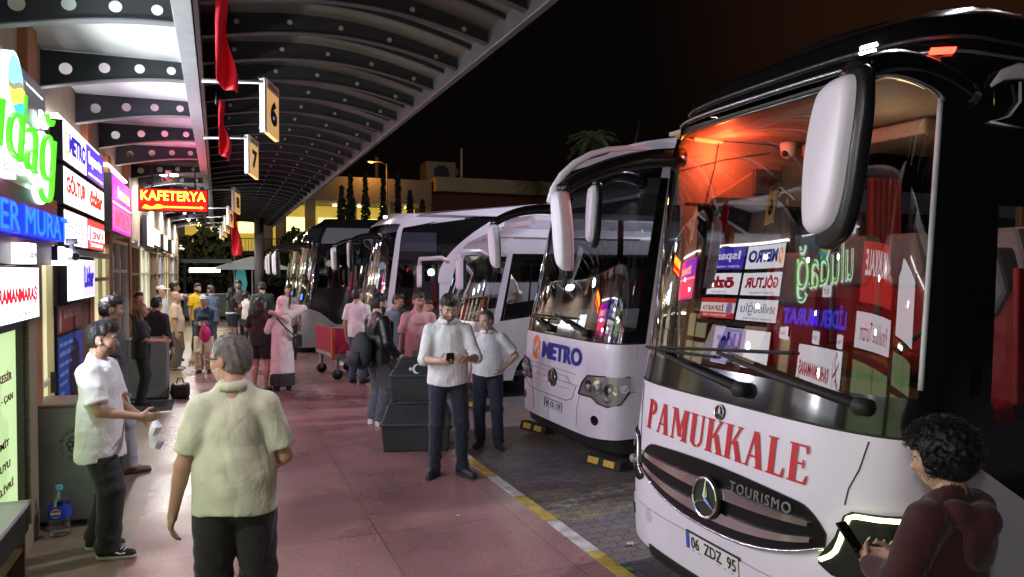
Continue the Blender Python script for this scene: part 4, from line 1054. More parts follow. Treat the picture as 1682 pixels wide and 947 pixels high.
for i, (x, y, h, w) in enumerate([(-6, 52, 5.5, 4), (-.5, 50, 5.2, 3.6), (4.5, 52, 4.6, 3), (-12, 55, 7, 5)]):
    t = thing('dark_tree', ['dark bushy tree behind the far end of the shop row', 'dark bushy tree in the gap beyond the walk', 'low dark tree beyond the far coaches', 'large dark tree hidden far left behind the shops'][i], 'tree', (x, y, RD))
    MB().tube([(0, 0, 0), (.1, 0, h*.5)], [.2, .1], 8).build('trunk', bark, t)
    P = []
    for k in range(2600):
        c = [(0, 0, .6), (.3, .1, .5), (-.3, 0, .55), (.1, -.2, .8)][k % 4]; d = Vector((rng.gauss(0, 1), rng.gauss(0, 1), rng.gauss(0, 1))).normalized()*rng.uniform(.3, 1)**.5
        P.append(((c[0] + d.x*.3)*w, (c[1] + d.y*.3)*w, (c[2] + d.z*.3)*h))
    leaf_cloud('crown', P, mat('night_leaf', (.04, .05, .025), .7), t, .1, .3, rng)
# kiosk and white parasol at the end of the walk
k = thing('kiosk', 'dark framed kiosk with a lit strip sign at the end of the walk', 'kiosk', (-.45, 36.5, 0))
MB().box((-1.0, 0, 0), (1.0, 1.6, 1.0)).build('counter', mat('kiosk_body', (.18, .17, .16), .6), k, bevel=.02)
m = MB()
for x in (-1.0, .95):
    for y in (0, 1.5): box('post', (x, y, 1.0), (x + .06, y + .06, 2.45), dark, k)
MB().box((-1.05, -.05, 2.45), (1.05, 1.65, 2.6)).build('roof', mat('kiosk_roof', (.35, .38, .33), .6), k)
MB().box((-.75, -.03, 2.0), (.55, .02, 2.2)).build('lit_sign', glow('kiosk_sign', (1, .95, .8), 4), k)
pr_ = thing('parasol', 'open white parasol beside the far kiosk', 'parasol', (1.5, 37, 0))
MB().tube([(0, 0, 0), (0, 0, 2.75)], .03, 8).build('pole', white, pr_, True)
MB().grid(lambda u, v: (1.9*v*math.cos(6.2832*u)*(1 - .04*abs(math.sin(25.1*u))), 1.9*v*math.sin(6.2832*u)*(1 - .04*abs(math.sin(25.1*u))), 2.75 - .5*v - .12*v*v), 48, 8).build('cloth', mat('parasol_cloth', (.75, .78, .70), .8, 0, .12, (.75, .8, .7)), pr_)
fs_ = thing('feather_banner', 'teal feather banner between kiosk and parasol', 'banner', (.75, 36, 0))
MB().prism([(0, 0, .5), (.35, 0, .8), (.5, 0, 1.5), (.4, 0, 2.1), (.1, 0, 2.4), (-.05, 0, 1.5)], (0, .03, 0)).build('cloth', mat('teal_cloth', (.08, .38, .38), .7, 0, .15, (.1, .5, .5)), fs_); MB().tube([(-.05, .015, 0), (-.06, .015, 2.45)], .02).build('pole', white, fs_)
MB().box((-.2, -.2, 0), (.2, .2, .06)).build('base', dark, fs_)
# ================================================================ COACHES
class Bus:
    """coach body as one smooth surface S(s,z): s runs round the front (0 = nose, minus = near side), z is height over the road"""
    def __init__(b, root, w, A, n, L, dx, inset):
        b.root, b.w, b.A, b.L = root, w, A, L
        t = np.linspace(-math.pi/2, math.pi/2, 401)
        bb = w*np.sign(np.sin(t))*np.abs(np.sin(t))**(2/n); aa = A*(1 - np.abs(np.cos(t))**(2/n))
        aa = np.concatenate([[L], aa, [L]]); bb = np.concatenate([[-w], bb, [w]])
        ss = np.concatenate([[0], np.cumsum(np.hypot(np.diff(aa), np.diff(bb)))]); ss -= np.interp(0, bb[1:-1], ss[1:-1])
        b.ss, b.aa, b.bb = ss, aa, bb; b.smax = ss[-1]; b.sc = np.interp(w*.9999, bb[1:-1], ss[1:-1])
        b.sA = ss[-2]        # where the straight side begins
        b.dx, b.ins = np.array(dx).T, np.array(inset).T
    def S(b, s, z, off=0):
        a = float(np.interp(s, b.ss, b.aa)); y = float(np.interp(s, b.ss, b.bb))
        if off: 
            e = .02; p = np.array(b.S(s - e, z)); q = np.array(b.S(s + e, z)); r = np.array(b.S(s, z - e)); u = np.array(b.S(s, z + e))
            n = np.cross(u - r, q - p); n /= max(np.linalg.norm(n), 1e-9)
            if n[0] > .0 and abs(y) < b.w*.7: n = -n
            elif abs(y) >= b.w*.7 and n[1]*y < 0: n = -n
            c = np.array(b.S(s, z)); return tuple(c + n*off)
        wt = min(1, max(0, 1 - (a - b.A*.6)/1.3))
        a += float(np.interp(z, b.dx[0], b.dx[1]))*wt
        y *= 1 - float(np.interp(z, b.ins[0], b.ins[1]))/b.w
        return (a, y, z)
    def patch(b, name, s0, s1, z0, z1, m, ns=None, nz=None, off=0, rim=0, parent=None, smooth=True):
        f0 = z0 if callable(z0) else (lambda s: z0); f1 = z1 if callable(z1) else (lambda s: z1)
        ns = ns or max(2, int(abs(s1 - s0)/.07)); nz = nz or 6
        vs = []; fs = []
        ss = [s0 + (s1 - s0)*i/ns for i in range(ns + 1)]
        # finer steps round the corners, coarse along straight sides
        for j in range(nz + 1):
            for s in ss:
                z = f0(s) + (f1(s) - f0(s))*j/nz; vs.append(b.S(s, z, off))
        fs = [(j*(ns+1)+i, j*(ns+1)+i+1, (j+1)*(ns+1)+i+1, (j+1)*(ns+1)+i) for j in range(nz) for i in range(ns)]
        if rim:
            ring = [(i, 0) for i in range(ns)] + [(ns, j) for j in range(nz)] + [(i, nz) for i in range(ns, 0, -1)] + [(0, j) for j in range(nz, 0, -1)]
            k = len(vs)
            for (i, j) in ring:
                s = ss[i]; z = f0(s) + (f1(s) - f0(s))*j/nz; vs.append(b.S(s, z, off - rim))
            r = len(ring); id_ = lambda q: ring[q][1]*(ns+1) + ring[q][0]
            k2 = len(vs)
            vs += [vs[id_(q)] for q in range(r)]
            for q in range(r): fs.append((k2+q, k2+(q+1) % r, k+(q+1) % r, k+q))
        o = link_mesh(name, vs, fs, m, parent or b.root, smooth=smooth)
        return o
    def text(b, name, body, m, s_left, zb, w, h, off=.006, depth=.004, **k):
        V, F = text_geo(body, w, h, **k)
        return put_text(name, m, b.root, V, F, lambda u, v, d: b.S(s_left - u, zb + v, off + d), depth)
    def poly(b, name, pts, m, off=.006, depth=.006, parent=None):
        """flat-ish convex outline in (u to the viewer's right = -s, z), fan filled"""
        n = len(pts); cu = sum(p[0] for p in pts)/n; cz = sum(p[1] for p in pts)/n
        vs = [b.S(-cu, cz, off + depth)] + [b.S(-u, z, off + depth) for u, z in pts] + [b.S(-u, z, off - .01) for u, z in pts]
        fs = [(0, 1 + i, 1 + (i+1) % n) for i in range(n)] + [(1 + i, 1 + n + i, 1 + n + (i+1) % n, 1 + (i+1) % n) for i in range(n)]
        return link_mesh(name, vs, fs, m, parent or b.root)
    def mono(b, name, top, bot, m, off=.006, rim=.03, parent=None, sg=1, ns=18):
        """outline between two polylines over u (viewer's right), filled on a grid so it follows the body"""
        tu, tz = zip(*top); bu, bz = zip(*bot); u0, u1 = tu[0], tu[-1]
        f = lambda s, U, Z: float(np.interp(-s*sg, U, Z))
        return b.patch(name, -sg*u0, -sg*u1, lambda s: f(s, bu, bz), lambda s: f(s, tu, tz), m, ns=ns, nz=5, off=off, rim=rim, parent=parent)
    def line(b, name, pts, r, m, off=.004, parent=None, n=6):
        return MB().tube([b.S(-u, z, off) for u, z in pts], r, n).build(name, m, parent or b.root, True)
    def roof(b, z, m, crown=.06, name='roof', n=60, zc=None):
        vs = []; fs = []; k = 8
        for i in range(n + 1):
            s = b.smax*(i/n)**1.6; p = b.S(s, z); q = b.S(-s, z)
            for j in range(k + 1):
                u = j/k; vs.append((p[0] + (q[0] - p[0])*u, p[1] + (q[1] - p[1])*u, z + crown*math.sin(math.pi*u)*min(1, i/12) + (zc(p[0]) if zc else 0)))
        fs = [(i*(k+1)+j, i*(k+1)+j+1, (i+1)*(k+1)+j+1, (i+1)*(k+1)+j) for i in range(n) for j in range(k)]
        return link_mesh(name, vs, fs, m, b.root, smooth=True)
    def shut(b, z0, z1, m):
        w = b.w - .03; MB().box((b.L - .04, -w, z0), (b.L, w, z1)).build('rear_wall', m, b.root); MB().box((.5, -w, z0 + .02), (b.L - .05, w, z0 + .1)).build('floor', mat('bus_floor', (.03, .03, .03), .8), b.root)
def wheel(root, x, y, z, r=.5, wd=.28):
    t = MB(); t.tube([(x, y, z), (x, y + .05, z), (x, y + wd - .05, z), (x, y + wd, z)], [r - .05, r, r, r - .05], 32); o = t.build('wheel', mat('tyre', (.014, .014, .014), .85, bump=.3), root)
    m = MB(); m.cyl((x, y - .012, z), (x, y + .02, z), r*.6, r*.62, 24); m.cyl((x, y - .04, z), (x, y, z), r*.22, r*.26, 16)
    for i in range(10): a = i*.628; m.cyl((x + r*.42*math.cos(a), y - .03, z + r*.42*math.sin(a)), (x + r*.42*math.cos(a), y, z + r*.42*math.sin(a)), .02, n=6)
    m.build('rim', mat('rim_steel', (.30, .30, .32), .4, .7), o)
bwhite = mat('coach_white', (.74, .70, .80), .30, 0, var=.06, scale=2.2, coat=.25)
mshell = mat('mirror_white', (.68, .66, .74), .38, 0, var=.03, scale=1.5)
mblack = mat('mirror_black', (.010, .010, .011), .3)
bblack = mat('coach_black', (.008, .008, .009), .12, coat=.5)
bgrey = mat('coach_silver', (.34, .34, .36), .3, .3, coat=.5, var=.04)
rubber = mat('rubber', (.012, .012, .012), .6)
chrome = mat('chrome', (.72, .72, .74), .12, 1)
lens = glass('lamp_lens', (.92, .94, .96), 1.6)
wsg = glass('windscreen_glass', (.66, .70, .69), 4.0)
sdg = glass('side_glass', (.45, .47, .47), 1.6)
sdc = glass('side_glass_clear', (.75, .78, .78), 1.5)
plate_w = mat('plate_white', (.72, .72, .74), .4); plate_b = mat('plate_blue', (.03, .08, .5), .4); ink = mat('plate_ink', (.01, .01, .012), .5)
silver = mat('silver_trim', (.45, .46, .48), .28, .8)
def plate(B, u0, z0, txt, w=.52, h=.112, off=.012):
    p = B.patch('number_plate', -u0, -u0 - w, z0, z0 + h, ink, off=off, rim=.02, ns=8, nz=2)
    B.patch('plate_face', -u0 - .006, -u0 - w + .006, z0 + .006, z0 + h - .006, plate_w, off=off + .003, ns=8, nz=2, parent=p)
    B.patch('plate_band', -u0 - .006, -u0 - .045, z0 + .006, z0 + h - .006, plate_b, off=off + .005, ns=2, nz=2, parent=p)
    V, F = text_geo(txt, w - .09, h*.66, bold=.012)
    put_text('plate_text', ink, p, V, F, lambda u, v, d: B.S(-u0 - .065 - u, z0 + h*.17 + v, off + .006 + d), .001)
def star(B, u, z, r, m, off=.02, parent=None, disc=None, tilt=0):
    if disc: B.poly('badge_disc', [(u + r*1.12*math.cos(a*math.pi/16), z + r*1.12*math.sin(a*math.pi/16)) for a in range(32)], disc, off - .012, .008, parent)
    mb = MB(); P = lambda a, rr, o_=0: B.S(-(u + rr*math.sin(R(a))), z + rr*math.cos(R(a)), off + o_)
    mb.tube([P(a, r) for a in range(0, 361, 12)], r*.085, 8, cap=False)
    for a in (0, 120, 240):
        mb.add([P(a, r*.97), P(a + 60, r*.17), P(0, 0, r*.12), P(a - 60, r*.17)], [(0, 1, 2), (0, 2, 3)])
        mb.tube([P(a, r*.1, .004), P(a, r*.97)], [r*.12, r*.03], 6)
    return mb.build('star_emblem', m, parent or B.root)
def mirror(root, p_att, p_top, hh, ww, yaw=0, white_m=None, side=-1, arm_m=None, curve=.25):
    """hanging mirror: curved arm from the roof corner, white shell in front, black housing behind"""
    a = Vector(p_att); t = Vector(p_top); mb = MB()
    mid1 = a.lerp(t, .35) + Vector((0, side*.0, .10)); mid2 = a.lerp(t, .75) + Vector((0, 0, .12))
    pts = []
    for i in range(13):
        u = i/12; pts.append(a*(1-u)**3 + mid1*3*u*(1-u)**2 + mid2*3*u*u*(1-u) + t*u**3)
    arm = mb.tube(pts, [.075 - .02*i/12 for i in range(13)], 10).build('mirror_arm', arm_m or bblack, root, True)
    # outline of the hanging head, seen from the front (u to the viewer's right, v down), smoothed
    O = [(52, 3), (92, -2), (122, 6), (122, 50), (108, 115), (92, 180), (70, 220), (40, 234), (12, 237), (0, 222), (-2, 175), (3, 120), (15, 70), (32, 28)]
    O2 = [(74, -6), (108, -10), (136, -2), (139, 56), (127, 124), (111, 190), (87, 240), (56, 258), (28, 262), (12, 252), (10, 200), (14, 130), (30, 70), (52, 20)]
    def smooth(P, k=4):
        n = len(P); out = []
        for i in range(n):
            p0, p1, p2, p3 = (np.array(P[(i+j-1) % n], float) for j in range(4))
            for q in range(k):
                t_ = q/k; out.append(.5*((2*p1) + (p2-p0)*t_ + (2*p0-5*p1+4*p2-p3)*t_*t_ + (3*p1-p0-3*p2+p3)*t_**3))
        return out
    M_ = Matrix.Rotation(yaw, 4, 'Z')
    def shell(P, rings, name, m):
        P = smooth(P); c = sum(P)/len(P); n = len(P); vs = []
        for xr, sc in rings:
            for p in P:
                q = c + (p - c)*sc; y = -(q[0] - 105)/125*ww*(1 if side < 0 else -1) - (0 if side < 0 else 0); vs.append(t + M_ @ Vector((xr, y, -q[1]/237*hh)))
        fs = [(r_*n+i, r_*n+(i+1) % n, (r_+1)*n+(i+1) % n, (r_+1)*n+i) for r_ in range(len(rings)-1) for i in range(n)] + [tuple(range(n))[::-1], tuple((len(rings)-1)*n + i for i in range(n))]
        return link_mesh(name, vs, fs, m, root, smooth=True)
    shell(O, [(-.072, .80), (-.066, .90), (-.045, .97), (.0, 1.0), (.03, 1.0)], 'mirror_shell', white_m or mshell)
    shell(O2, [(-.02, .95), (-.012, .985), (.015, 1.0), (.035, .97), (.042, .90)], 'mirror_housing', mblack)
def seat(root, x, y, z, m1, m2, m3):
    mb = MB()
    def back(u, v):
        zz = z + .40 + .78*v; w_ = .23*(1 - .12*v**3); return (x - .06 + .16*v - .05*math.cos(2*(u-.5)*1.2), y + (u-.5)*2*w_, zz)
    o = MB().box((x - .42, y - .23, z + .30), (x + .02, y + .23, z + .45)).build('seat', m1, root, bevel=.04)
    MB().box((x - .02, y - .225, z + .42), (x + .10, y + .225, z + 1.10)).build('seat_back', m1, o, bevel=.05)
    MB().prism([(x - .05, y - .20, z + 1.06), (x - .05, y - .13, z + 1.32), (x - .05, y + .13, z + 1.32), (x - .05, y + .20, z + 1.06), (x - .05, y + .13, z + .92), (x - .05, y - .13, z + .92)], (.17, 0, 0)).build('headrest', m2, o, bevel=.03)
    for sgn in (-1, 1): MB().box((x - .035, y + sgn*.235 - .02, z + .45), (x + .10, y + sgn*.235 + .02, z + 1.2)).build('seat_wing', m3, o, bevel=.015)
def wiper(B, u0, z0, u1, z1, u2a, z2a, u2b, z2b):
    a = MB(); p = [B.S(-u0, z0, .03), B.S(-(u0*.5+u1*.5), z0*.5+z1*.5, .055), B.S(-u1, z1, .04)]
    a.tube(p, [.028, .02, .012], 8); a.cyl(B.S(-u0, z0, .0), B.S(-u0, z0, .06), .045); o = a.build('wiper', rubber, B.root, True)
    MB().tube([B.S(-(u2a + (u2b-u2a)*i/8), z2a + (z2b-z2a)*i/8, .022) for i in range(9)], .011, 6).build('wiper_blade', rubber, o)

# ---------------------------------------------------------------- near coach: black roof, white nose, red serif lettering
XB = 2.74
r1 = thing('coach', 'nearest white and black coach with large red lettering across its nose', 'coach', (XB, 3.685, RD), R(0))
B = Bus(r1, 1.21, .46, 3.5, 11.5, [(0, .10), (.25, .02), (.6, 0), (1.0, .03), (1.36, .08), (1.6, .12), (3.0, .28), (3.2, .33), (3.45, .50), (3.58, .80)], [(0, .02), (1.0, 0), (1.4, 0), (3.0, .05), (3.3, .10), (3.5, .22), (3.58, .34)])
sA = B.sA
zw = lambda s: 1.37 if abs(s) < sA else 1.37
low = lambda s: .24 + .06*max(0, abs(s) - .9)
# white nose and bumper
B.patch('front_panel', -sA, sA, .52, lambda s: 1.36 + .01*math.cos(s), bwhite, ns=64, nz=14)
B.patch('bumper', -sA - .25, sA + .25, low, .515, bwhite, ns=56, nz=6, off=.012, rim=.03)
B.patch('skirt', -sA - .2, sA + .2, .14, lambda s: low(s) - .004, rubber, ns=40, nz=2, off=-.03)
B.patch('cowl', -sA, sA, lambda s: 1.363 + .01*math.cos(s), 1.56, bblack, ns=64, nz=3, off=.0)
B.line('cowl_seam', [(u/20*sA, 1.366 + .01*math.cos(u/20*sA)) for u in range(-20, 21)], .007, rubber, .0)
wg = B.patch('windscreen', -sA + .27, sA - .08, 1.56, 3.2, wsg, ns=56, nz=18)
B.patch('windscreen_pillar', sA - .08, sA + .12, 1.56, 3.2, bblack, ns=5, nz=12); B.patch('windscreen_pillar', -sA + .27, -sA - .12, 1.56, 3.2, bblack, ns=9, nz=12)
MB().tube([B.S(-sA + .265, 1.6 + 1.4*i/12, .006) for i in range(13)], .013, 6).build('screen_seal', mat('seal_grey', (.5, .5, .52), .4), r1, True)
B.patch('roof_front', -B.smax, B.smax, 3.2, 3.42, bblack, ns=120, nz=6)
B.patch('roof_edge', -B.smax, B.smax, 3.42, 3.58, bblack, ns=120, nz=5)
B.roof(3.58, bblack, .05)
B.line('roof_moulding', [(u/24*(sA + .9), 3.30 + .015*math.cos(u/12)) for u in range(-24, 25)], .012, mat('moulding', (.05, .04, .04), .2), .006)
B.line('visor_seam', [(u/24*(sA + .5), 3.225) for u in range(-24, 25)], .010, silver, .008)
B.line('visor_rail', [(u/24*(sA - .15), 3.165) for u in range(-24, 25)], .014, silver, -.05)
for u in (-sA + .02, .80):
    B.poly('marker_lamp', [(u - .05, 3.30), (u + .05, 3.30), (u + .05, 3.345), (u - .05, 3.345)], glow('marker_white', (1, .97, .8), 14), .006, .008)
for s_, z_ in ((sA - .35, 3.15), ): B.poly('amber_marker', [(-s_ - .03, z_), (-s_ + .05, z_), (-s_ + .05, z_ + .02), (-s_ - .03, z_ + .02)], glow('amber_lamp', (1, .45, .03), 8), -.02, .008)
B.poly('red_marker', [(sA - .33, 3.215), (sA - .22, 3.215), (sA - .22, 3.24), (sA - .33, 3.24)], glow('red_lamp', (1, .04, .02), 5), .01, .008)
# near side (the side the camera sees past the corner) and far side
for sg in (-1, 1):
    a, e = sg*sA, sg*B.smax
    B.patch('side_panel', a, e, .25, lambda s: max(.95, 1.30 - max(0, abs(s) - sA)*.55) if abs(s) < sA + .75 else (1.15), bwhite, ns=90, nz=4, off=0)
    bz_ = lambda s: max(.95, 1.30 - max(0, abs(s) - sA)*.55) if abs(s) < sA + .75 else (1.15)
    q0, q1 = (.20, 1.10) if sg < 0 else (.22, 1.15)
    B.patch('side_band', a, sg*(sA + q0), bz_, 1.75, bblack, ns=6, nz=4); B.patch('side_band', sg*(sA + q0), sg*(sA + q1), bz_, 1.42, bblack, ns=24, nz=3); B.patch('side_band', sg*(sA + q1), e, bz_, 1.75, bblack, ns=80, nz=4)
    B.patch('window_band', sg*(sA + q0), sg*(sA + q1), 2.48, 2.86, bblack, ns=6, nz=2); B.patch('side_window', sg*(sA + q0), sg*(sA + q1), 1.42, 2.48, sdc, ns=6, nz=6)
    B.patch('side_panel_upper', sg*(sA + .12), e, 2.86, 3.2, bblack, ns=60, nz=2)
    if sg == -1:
        ws = [(.12, .20, 0), (.20, 1.10, 1), (1.10, 1.18, 0), (1.18, 2.7, 1), (2.7, 2.78, 0), (2.78, 4.4, 1), (4.4, 4.48, 0), (4.48, 6.2, 1), (6.2, 6.28, 0), (6.28, 9.6, 1)]
    else:
        ws = [(.12, .22, 0), (.22, 1.15, 1), (1.15, 1.25, 0), (1.25, 3, 1), (3, 3.08, 0), (3.08, 6, 1), (6, 6.08, 0), (6.08, 9.6, 1)]
    for p0, p1, g in ws:
        if (p0, p1) == (q0, q1): continue
        B.patch('side_window' if g else 'window_post', sg*(sA + p0), sg*(sA + p1), 1.75, 2.86, sdg if g else bblack, ns=6, nz=6)
    B.patch('rear_quarter', sg*(sA + 9.6), e, 1.75, 2.86, bblack, ns=6, nz=4)
    wheel(r1, 2.75, -1.20 if sg < 0 else .92, .5)
B.shut(.25, 3.55, bblack)
m = MB(); m.tube([(.76, -1.165, 3.06), (.84, -1.165, 3.12), (.97, -1.162, 3.155), (1.15, -1.16, 3.15)], [.008, .028, .042, .04], 8, flat=.35); m.tube([(.97, -1.164, 3.10), (.965, -1.168, 3.0), (.88, -1.17, 2.92), (.75, -1.175, 2.885), (.98, -1.175, 2.87)], [.008, .010, .011, .012, .008], 8, flat=.5); m.build('white_swoosh', bwhite, r1, True)
# serif letters for the name
def serif_word(word, height, m, B, s_left, zb, total):
    st = .15; th = .055; sf = .045
    G = {}
    def rect(x0, y0, x1, y1): return [(x0, y0), (x1, y0), (x1, y1), (x0, y1)]
    def para(x0, y0, x1, y1, t): return [(x0, y0), (x0 + t, y0), (x1 + t, y1), (x1, y1)]
    def ser(x, y, w_): return rect(x - .05, y, x + w_ + .05, y + sf)
    def bowl(cx, cy, rx, ry, t, a0, a1, n=14):
        return [[(cx + rx*math.cos(R(a0 + (a1-a0)*i/n)), cy + ry*math.sin(R(a0 + (a1-a0)*i/n))), (cx + rx*math.cos(R(a0 + (a1-a0)*(i+1)/n)), cy + ry*math.sin(R(a0 + (a1-a0)*(i+1)/n))),
                 (cx + (rx - t)*math.cos(R(a0 + (a1-a0)*(i+1)/n)), cy + (ry - .06)*math.sin(R(a0 + (a1-a0)*(i+1)/n))), (cx + (rx - t)*math.cos(R(a0 + (a1-a0)*i/n)), cy + (ry - .06)*math.sin(R(a0 + (a1-a0)*i/n)))] for i in range(n)]
    G['P'] = (.46, [rect(.05, 0, .05 + st, 1), ser(.05, 0, st), rect(0, 1 - sf, .2, 1)] + bowl(.19, .74, .25, .26, .13, -90, 90))
    G['A'] = (.58, [para(.06, 0, .24, 1, .06), para(.38, 0, .22, 1, .15), rect(.14, .28, .42, .34), ser(.06, 0, .04), ser(.38, 0, .13)])
    G['M'] = (.68, [rect(.07, 0, .07 + .06, 1), para(.32, .12, .07, 1, .14), para(.31, .12, .49, 1, .07), rect(.49, 0, .49 + st, 1), ser(.07, 0, .06), ser(.49, 0, st), rect(0, 1 - sf, .2, 1), rect(.48, 1 - sf, .70, 1)])
    G['U'] = (.54, [rect(.06, .25, .06 + st, 1), rect(.42, .25, .48, 1), ser(.06, 1 - sf, st), ser(.42, 1 - sf, .06)] + bowl(.27, .26, .21, .27, .14, 180, 300) + bowl(.27, .26, .21, .27, .06, 300, 360))
    G['K'] = (.56, [rect(.05, 0, .05 + st, 1), ser(.05, 0, st), ser(.05, 1 - sf, st), para(.2, .44, .44, 1, .07), para(.42, 0, .25, .58, .15), ser(.42, 0, .12), ser(.42, 1 - sf, .08)])
    G['L'] = (.47, [rect(.05, 0, .05 + st, 1), ser(.05, 0, st), ser(.05, 1 - sf, st), rect(.2, 0, .44, .06), [(.36, .0), (.44, .0), (.46, .26), (.42, .26)]])
    G['E'] = (.49, [rect(.05, 0, .05 + st, 1), ser(.05, 0, st), ser(.05, 1 - sf, st), rect(.2, 0, .44, .06), [(.36, 0), (.44, 0), (.47, .24), (.43, .24)], rect(.2, .94, .44, 1), [(.40, .78), (.44, .78), (.44, 1), (.36, 1)], rect(.2, .48, .36, .54), rect(.33, .40, .37, .62)])
    tot = sum(G[c][0] + .06 for c in word) - .06; sc = total/tot; x = 0; mb = MB(); lay = 0
    for c in word:
        w_, polys = G[c]
        for i, pl in enumerate(polys):
            P = []
            for k in range(len(pl)):
                p, q = pl[k], pl[(k+1) % len(pl)]
                for j in range(4): P.append((p[0] + (q[0]-p[0])*j/4, p[1] + (q[1]-p[1])*j/4))
            o_ = .006 + .0004*(i % 9)
            n = len(P); cx_ = sum(p[0] for p in P)/n; cy_ = sum(p[1] for p in P)/n
            vs = [B.S(s_left - (x + cx_)*sc, zb + cy_*height, o_)] + [B.S(s_left - (x + px)*sc, zb + py*height, o_) for px, py in P]
            mb.add(vs, [(0, 1 + k, 1 + (k+1) % n) for k in range(n)])
        x += w_ + .06
    return mb.build('lettering', m, B.root)
redp = mat('red_vinyl', (.50, .008, .018), .35)
serif_word('PAMUKKALE', .20, redp, B, .83, 1.06, 1.56)
star(B, 0, 1.31, .042, chrome, .012, disc=rubber)
# grille: black mouth with chrome bars, big star, model script
gt = lambda s: 1.00 - .045*(s/.85)**2; gb = lambda s: .62 + .17*(abs(s)/.86)**2.4
gr = B.patch('grille', -.86, .86, lambda s: gb(s), lambda s: max(gb(s) + .02, gt(s) - .10*(max(0, abs(s) - .68)/.18)**2), mat('grille_black', (.005, .005, .006), .3, spec=.3), ns=48, nz=6, off=.014, rim=.04)
for f in (.24, .62):
    B.patch('grille_bar', -.80 + .05*f, .80 - .05*f, lambda s: gb(s) + (gt(s) - gb(s))*f - .034*(1 - .75*abs(s)), lambda s: gb(s) + (gt(s) - gb(s))*f + .034*(1 - .75*abs(s)), chrome, ns=40, nz=2, off=.035, rim=.02, parent=gr)
B.line('grille_trim', [(u/24*.86, gb(u/24*.86) - .004) for u in range(-24, 25)], .010, chrome, .02, gr)
star(B, 0, .80, .115, chrome, .055, gr, rubber)
B.text('model_script', 'TOURISMO', silver, -.22, .905, .46, .055, off=.05, depth=.006, spacing=1.2)
plate(B, -.24, .42, '06  ZDZ  95')
# bumper details: lower slot, shut lines, tow cap, wiper park line
B.patch('lower_grille', -.72, .72, .205, .275, rubber, ns=30, nz=2, off=.02, rim=.02)
B.line('shut_line', [(-1.02, 1.34), (-.99, 1.2), (-.93, 1.0), (-.92, .90)], .0035, rubber, .002); B.line('shut_line', [(1.02, 1.34), (.99, 1.2), (.95, 1.1), (.94, 1.02)], .0035, rubber, .002)
B.line('shut_line', [(-.98, .895), (-.85, .87)], .0035, rubber, .002)
B.poly('tow_cap', [(-.72 + .05*math.cos(a*.3927), .47 + .05*math.sin(a*.3927)) for a in range(16)], mat('cap_white_paint', (.55, .54, .58), .3), .012, .003)
# headlamps with running-light brow
for sg in (1, -1):
    hl = B.mono('headlight', [(.83, .735), (.90, .84), (.95, .995), (1.2, 1.015), (1.5, 1.03)], [(.83, .70), (.90, .665), (1.2, .66), (1.44, .72), (1.5, .90)], mat('lamp_black', (.012, .012, .014), .25), .008, .03, None, sg)
    on = sg > 0
    B.line('light_brow', [(sg*a, b) for a, b in [(.845, .725), (.89, .755), (.92, .79), (.94, .85), (.955, .92), (.97, .965), (1.0, .98), (1.1, .985), (1.2, .992), (1.32, .998), (1.46, 1.005)]], .0125, glow('drl_lit', (.90, 1, .36), 3.6) if on else chrome, .014, hl)
    for cu, cz, rr in ((1.10, .77, .055), (1.26, .78, .052)):
        B.poly('lamp_reflector', [(sg*cu + rr*math.cos(a*.3927), cz + rr*math.sin(a*.3927)) for a in range(16)], chrome, .014, .004, hl)
        p = B.S(-sg*cu, cz, .022); MB().ell(p, (.028, .034, .034), 12, 8).build('lamp_lens', mat('lens_grey', (.35, .36, .38), .08, .3), hl, True)
    for q in range(5): B.line('lamp_rib', [(sg*(1.06 + .03*q), .875), (sg*(1.075 + .03*q), .90)], .005, silver, .02, hl)
    B.patch('fog_lamp', -sg*1.0, -sg*1.25, .40, .47, mat('lamp_black', (.012, .012, .014), .25), off=.02, rim=.02, ns=6, nz=2)
# wipers
wiper(B, .98, 1.50, -.05, 1.66, -.75, 1.63, .55, 1.72)
wiper(B, .18, 1.47, -.75, 1.60, -1.05, 1.60, -.1, 1.63)
# mirrors
mirror(r1, (.62, -1.14, 3.0), (-.36, -1.40, 2.95), .63, .36, R(-16), side=-1)
mirror(r1, (.55, 1.10, 3.02), (-.42, 1.24, 2.74), .58, .16, R(12), side=1)
MB().tube([(.40, 1.13, 3.05), (.25, 1.15, 3.075), (.1, 1.17, 3.08), (-.05, 1.19, 3.06), (-.18, 1.21, 3.02), (-.30, 1.23, 2.95), (-.39, 1.25, 2.86), (-.45, 1.26, 2.76), (-.48, 1.265, 2.66)], [.008, .014, .018, .021, .024, .027, .03, .032, .03], 10).build('mirror_cover', mshell, r1, True)
# antennas on the roof
MB().tube([(2.0, .6, 3.6), (2.0, .6, 3.66), (2.15, .6, 4.12)], [.02, .012, .004], 6).build('antenna', rubber, r1)
